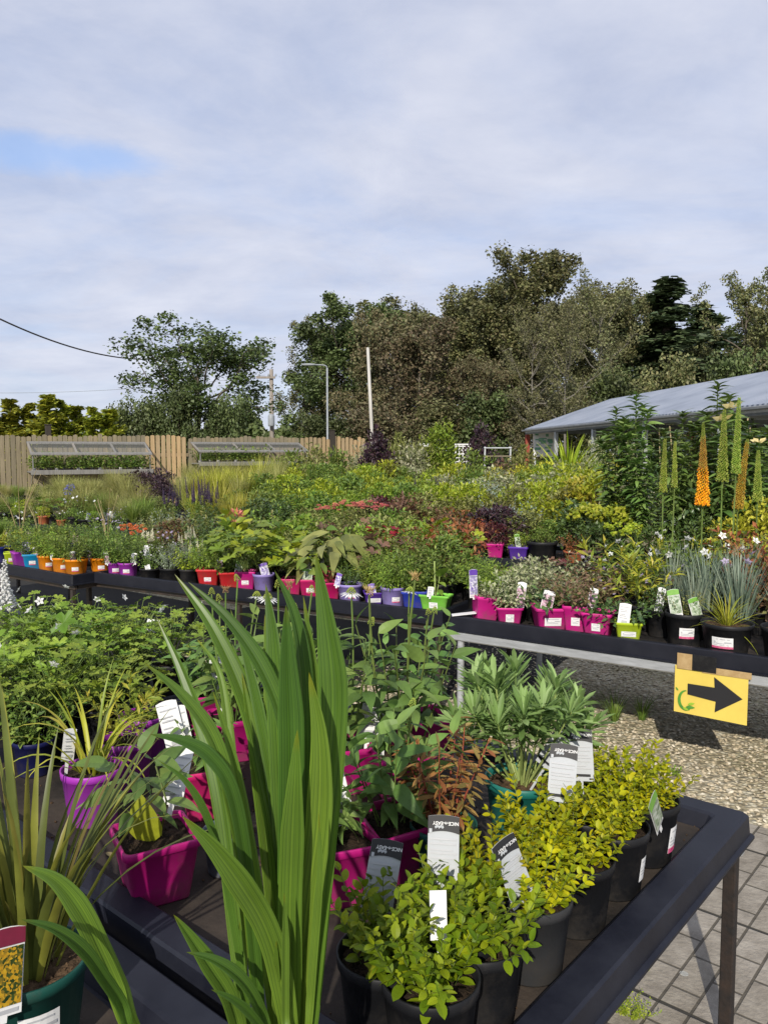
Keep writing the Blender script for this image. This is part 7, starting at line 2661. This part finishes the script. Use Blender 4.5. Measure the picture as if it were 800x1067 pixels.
# fourth and rearmost rows
for off, dy in ((.25, 2), (.85, -2)):
    seq('D', off, 190, 300, 20, ['grass_tall', 'grass_wispy', 'grass_yellow'], 482 + dy, 480 + dy)
    seq('D', off, 300, 430, 20, ['bush_lime', 'bush_green', 'bush_lime'], 492 + dy, 493 + dy)
    seq('D', off, 430, 640, 22, ['bush_gold', 'bush_green', 'bush_lime', 'bush_cream', 'bush_gold', 'bush_fresh', 'bush_olive'], 494 + dy, 488 + dy)
    seq('E', off, 285, 350, 20, ['grass_tall', 'bush_olive', 'bush_green'], 478 + dy, 480 + dy)
    seq('E', off, 350, 460, 20, ['bush_olive', 'bush_cream', 'bush_fresh', 'bush_green'], 483 + dy, 485 + dy)
    seq('E', off, 460, 640, 22, ['bush_gold', 'bush_olive', 'bush_green', 'bush_cream'], 486 + dy, 484 + dy)

MOUND = {'bush_green': 'mound_green', 'bush_fresh': 'mound_fresh', 'bush_dark': 'mound_dark', 'bush_lime': 'mound_lime', 'bush_gold': 'mound_gold', 'bush_olive': 'mound_olive', 'bush_cream': 'mound_cream',
         'bush_purple': 'mound_purple', 'bush_burgundy': 'mound_burgundy', 'bush_brown': 'mound_brown', 'fine_fresh': 'mound_feather'}
for a_, b_ in MOUND.items():
    LOOK[b_] = LOOK[a_]
for i, f in enumerate(FILL):
    if f['sp'] in MOUND and (f['row'] in 'BCDE' or i % 3 == 0):
        f['sp'] = MOUND[f['sp']]
    q = on_row(f['row'], f['px'], f['off'])
    f['q'] = q
    f['land'] = min(LAND, key=lambda a: abs(a[0] - f['px']))[1]
    nm, look = LOOK[f['sp']]
    f['nm'], f['look'] = nm, look
    f['key'] = (f['look'], f['row'][0] + ('3' if f['row'] == 'A3' else ''), f['land'])
by = {}
for f in FILL:
    by.setdefault(f['key'], []).append(f)
CATS = {'potted_shrub': 'potted shrub', 'potted_grass': 'potted grass'}
TAGK = ['white', 'pink', 'violet', 'green', 'white', 'white']
for key, fs in by.items():
    fs.sort(key=lambda f: f['off'])
    apart = len(fs) == 1 or (len(fs) <= 3 and all(b['off'] - a['off'] > .15 for a, b in zip(fs, fs[1:])))
    for i, f in enumerate(fs):
        pre = '' if len(fs) == 1 or not apart else (('front ', 'rear ') if len(fs) == 2 else ('front ', 'middle ', 'rear '))[i]
        f['label'] = '%s%s, %s, below %s' % (pre, f['look'], ROWN[f['row']], f['land'])
for f in FILL:
    q = f['q']
    pot = f['pot'] or RD('black', rnd.choice((.08, .085, .09)), rnd.choice((.14, .15, .16)))
    var = rnd.randrange(3 if f['sp'] not in ('lily_tall', 'lily_bloom', 'agapanthus') else 2)
    zt = CAM_H - (f['yt'] - 470) * q[1] / FPX
    s = (zt - ZF - pot[3] * .86) / get_sp(f['sp'], var)[1]
    s = max(.45, min(2.1, s))
    wide = (1.12 if s < 1.25 else (1.5 / s) ** .5)
    tags = ()
    if rnd.random() < .16 and f['row'][0] in 'AB':
        tags = ((rnd.choice(TAGK), rnd.uniform(-.06, .06), -.05, rnd.uniform(-.5, .5), rnd.uniform(-.3, 0), .06, rnd.uniform(.14, .22)),)
    potted(f['nm'], f['label'], CATS.get(f['nm'], 'potted plant'), f['sp'], (q[0], q[1], ZF + .004), var, pot, s, group=f['look'] + ', ' + ROWN[f['row']], tags=tags, sxy=wide)

# foxtail lilies at the back of the silver railed bench
FX = [
    (692, 'two slender green foxtail spikes side by side before the dark lilies', [(-.035, -.03, .74, .40, 'green', .026), (.045, .04, .78, .34, 'green', .019)], 458),
    (728, 'foxtail lily with an orange spike opening from below', [(0, -.012, .66, .60, 'orange', .040)], 441),
    (752, 'two tall green foxtail spikes rising higher than the orange one', [(-.03, -.03, .80, .50, 'green', .036), (.055, .06, .86, .52, 'green', .028)], 416),
    (764, 'foxtail lily with a brownish amber spike beside the orange one', [(.0, .05, .62, .50, 'amber', .034)], 458),
    (784, 'short green foxtail spike nearest the frame edge', [(0, -.005, .68, .36, 'green', .030)], 470),
]
for i, (px, lab, stems, yt) in enumerate(FX):
    SP['foxtail%d' % i] = foxtail(stems)
    q = on_row('A3', px, 1.12 + .06 * (i % 2))
    zt = CAM_H - (yt - 470) * q[1] / FPX
    top = max(a[2] + a[3] for a in stems)
    potted('potted_foxtail_lily', lab, 'potted plant', 'foxtail%d' % i, (q[0], q[1], ZF + .004), 0, RD('black', .09, .16), (zt - ZF - .14) / top, rz=math.atan2(-q[0], q[1]) * 1.0, group='foxtail lilies on the silver railed bench')
# bamboo canes among the lilies
CANE = surf_mat('bamboo cane', (.40, .31, .17), (.52, .42, .26), .6, 20, .2)
for i, (px, yt, ln, lean) in enumerate(((689, 446, 1.1, .06), (708, 444, 1.1, .14), (742, 440, 1.1, .05), (770, 436, 1.1, -.03), (778, 445, 1.0, .02), (752, 490, .8, .10))):
    q = on_row('B', px, .95 + .1 * (i % 3))
    zt = CAM_H - (yt - 470) * q[1] / FPX
    mb = MB()
    mb.tube([(0, 0, 0), (-lean * .5, 0, (zt - ZF - .1) * .5), (-lean, 0, zt - ZF - .1)], .006, 6)
    for k in range(5):
        z = (zt - ZF - .1) * (k + .6) / 5.2
        mb.tube([(-lean * z / (zt - ZF - .1), 0, z - .008), (-lean * z / (zt - ZF - .1), 0, z + .008)], .008, 6)
    thing('bamboo_cane', ('first bamboo cane from the thin pale tree, among the lily leaves', 'leaning bamboo cane beside the twin green spikes', 'bamboo cane behind the tall green spikes', 'bamboo cane just past the tall green spikes',
                          'bamboo cane under the pale yellow bloom', 'low bamboo cane between orange and amber spikes')[i], 'cane', (q[0], q[1], ZF + .1), 0, 1, 'bamboo canes among the lilies', mb.mesh('bamboo_cane', CANE))

# ================================================================ shrubs standing on the ground at the back
for sp, px, y, yt, lab in (
    ('shrub_purple', 394, 19.6, 450, 'dark purple shrub at the pale end of the fence'),
    ('shrub_cream', 378, 20, 466, 'cream flowered shrub below the purple one at the fence end'),
    ('shrub_olive', 415, 22.5, 456, 'olive shrub between the purple shrub and the tall green one'),
    ('shrub_cream', 428, 19.5, 466, 'pale cream leaved shrub below the browned tree'),
    ('shrub_tall', 459, 20, 444, 'tall green shrub standing clear before the white trellis'),
    ('shrub_olive', 440, 20, 462, 'olive shrub leaning on the tall green one'),
    ('shrub_purple', 500, 21.5, 446, 'slim dark purple shrub between the trellis and steel trolley'),
    ('shrub_green', 496, 19, 472, 'round green shrub below the white trellis'),
    ('shrub_brown', 520, 18.5, 482, 'brownish shrub at the feet of the steel trolley'),
    ('shrub_olive', 545, 20, 468, 'olive shrub before the red post'),
    ('shrub_green', 570, 18.5, 480, 'green shrub below the notice board'),
    ('shrub_cream', 622, 19, 462, 'pale variegated shrub between cordyline and lilies'),
    ('shrub_olive', 640, 20, 458, 'olive shrub behind the pale variegated one'),
    ('shrub_cream', 655, 18, 464, 'pale flowered shrub behind the tallest lilies'),
    ('shrub_dark', 690, 19, 455, 'dark shrub under the canopy eave behind the lilies'),
    ('shrub_olive', 730, 18, 448, 'olive shrub under the canopy eave behind the orange spike'),
    ('shrub_dark', 775, 17, 442, 'dark shrub under the high end of the canopy eave'),
    ('shrub_green', 812, 16, 444, 'green shrub under the canopy at the frame edge'),
    ('shrub_green', 352, 21, 470, 'green shrub below the dark square post'),
    ('shrub_olive', 325, 21, 468, 'olive shrub below the half weathered boards'),
    ('shrub_green', 300, 20.5, 472, 'green shrub at the end of the smaller glazed shelf'),
    ('shrub_gold', 605, 17.0, 488, 'golden shrub below the spiky cordyline'),
    ('shrub_gold', 640, 16.5, 480, 'golden shrub before the lilies beside the cordyline'),
    ('shrub_gold', 470, 17.8, 490, 'golden shrub below the tall green shrub'),
    ('shrub_lime', 405, 18.5, 482, 'lime shrub below the purple shrub'),
):
    var = rnd.randrange(2)
    parts, hz = get_sp(sp, var)
    x = (px - 400) / FPX * y
    zt = CAM_H - (yt - 470) * y / FPX
    s = zt / hz
    t = thing('garden_shrub', lab, 'shrub', (x, y, 0), rnd.uniform(0, 6.28), (min(s, 1.35), min(s, 1.35), s), 'shrubs standing behind the benches')
    for nm, me in parts:
        link(nm, me, t)
y = 18.0
q = ((592 - 400) / FPX * y, y)
t = thing('cordyline', 'spiky green cordyline with arching sword leaves before the canopy shed', 'cordyline', (q[0], q[1], 0))
parts, hz = get_sp('cordyline', 0)
mb = MB()
mb.tube([(0, 0, 0), (.02, 0, .5), (0, 0, 1.05)], [.06, .05, .045], 8)
link('trunk', mb.mesh('trunk', BARK), t)
link('crown', parts[0][1], t, (0, 0, .9), 0, 1.3)

# weeds in the gravel and in the paving joints
for px, py, sp, s, lab in ((640, 752, 'spiky_dark', .55, 'weed tuft of pointed leaves growing in the gravel under the rail'), (668, 750, 'spiky_dark', .5, 'darker weed tuft in the bench shadow on the gravel'),
                           (600, 735, 'leafy_pale', .5, 'low leafy weed behind the spurge on the gravel'), (703, 808, 'leafy_pale', .28, 'tiny weed on the sunlit gravel by the bench corner'),
                           (656, 1058, 'bush_lime', .32, 'small mossy weed in the paving joint'), (668, 1010, 'bush_lime', .16, 'tiny moss tuft in the paving joint beside the bench')):
    q = at_z(px, py, .0)
    parts, hz = get_sp(sp, 0)
    t = thing('weed_tuft', lab, 'weed', (q[0], q[1], 0), rnd.uniform(0, 6), (s, s, s * .7 if px > 650 and py > 900 else s))
    link('foliage', parts[0][1], t)
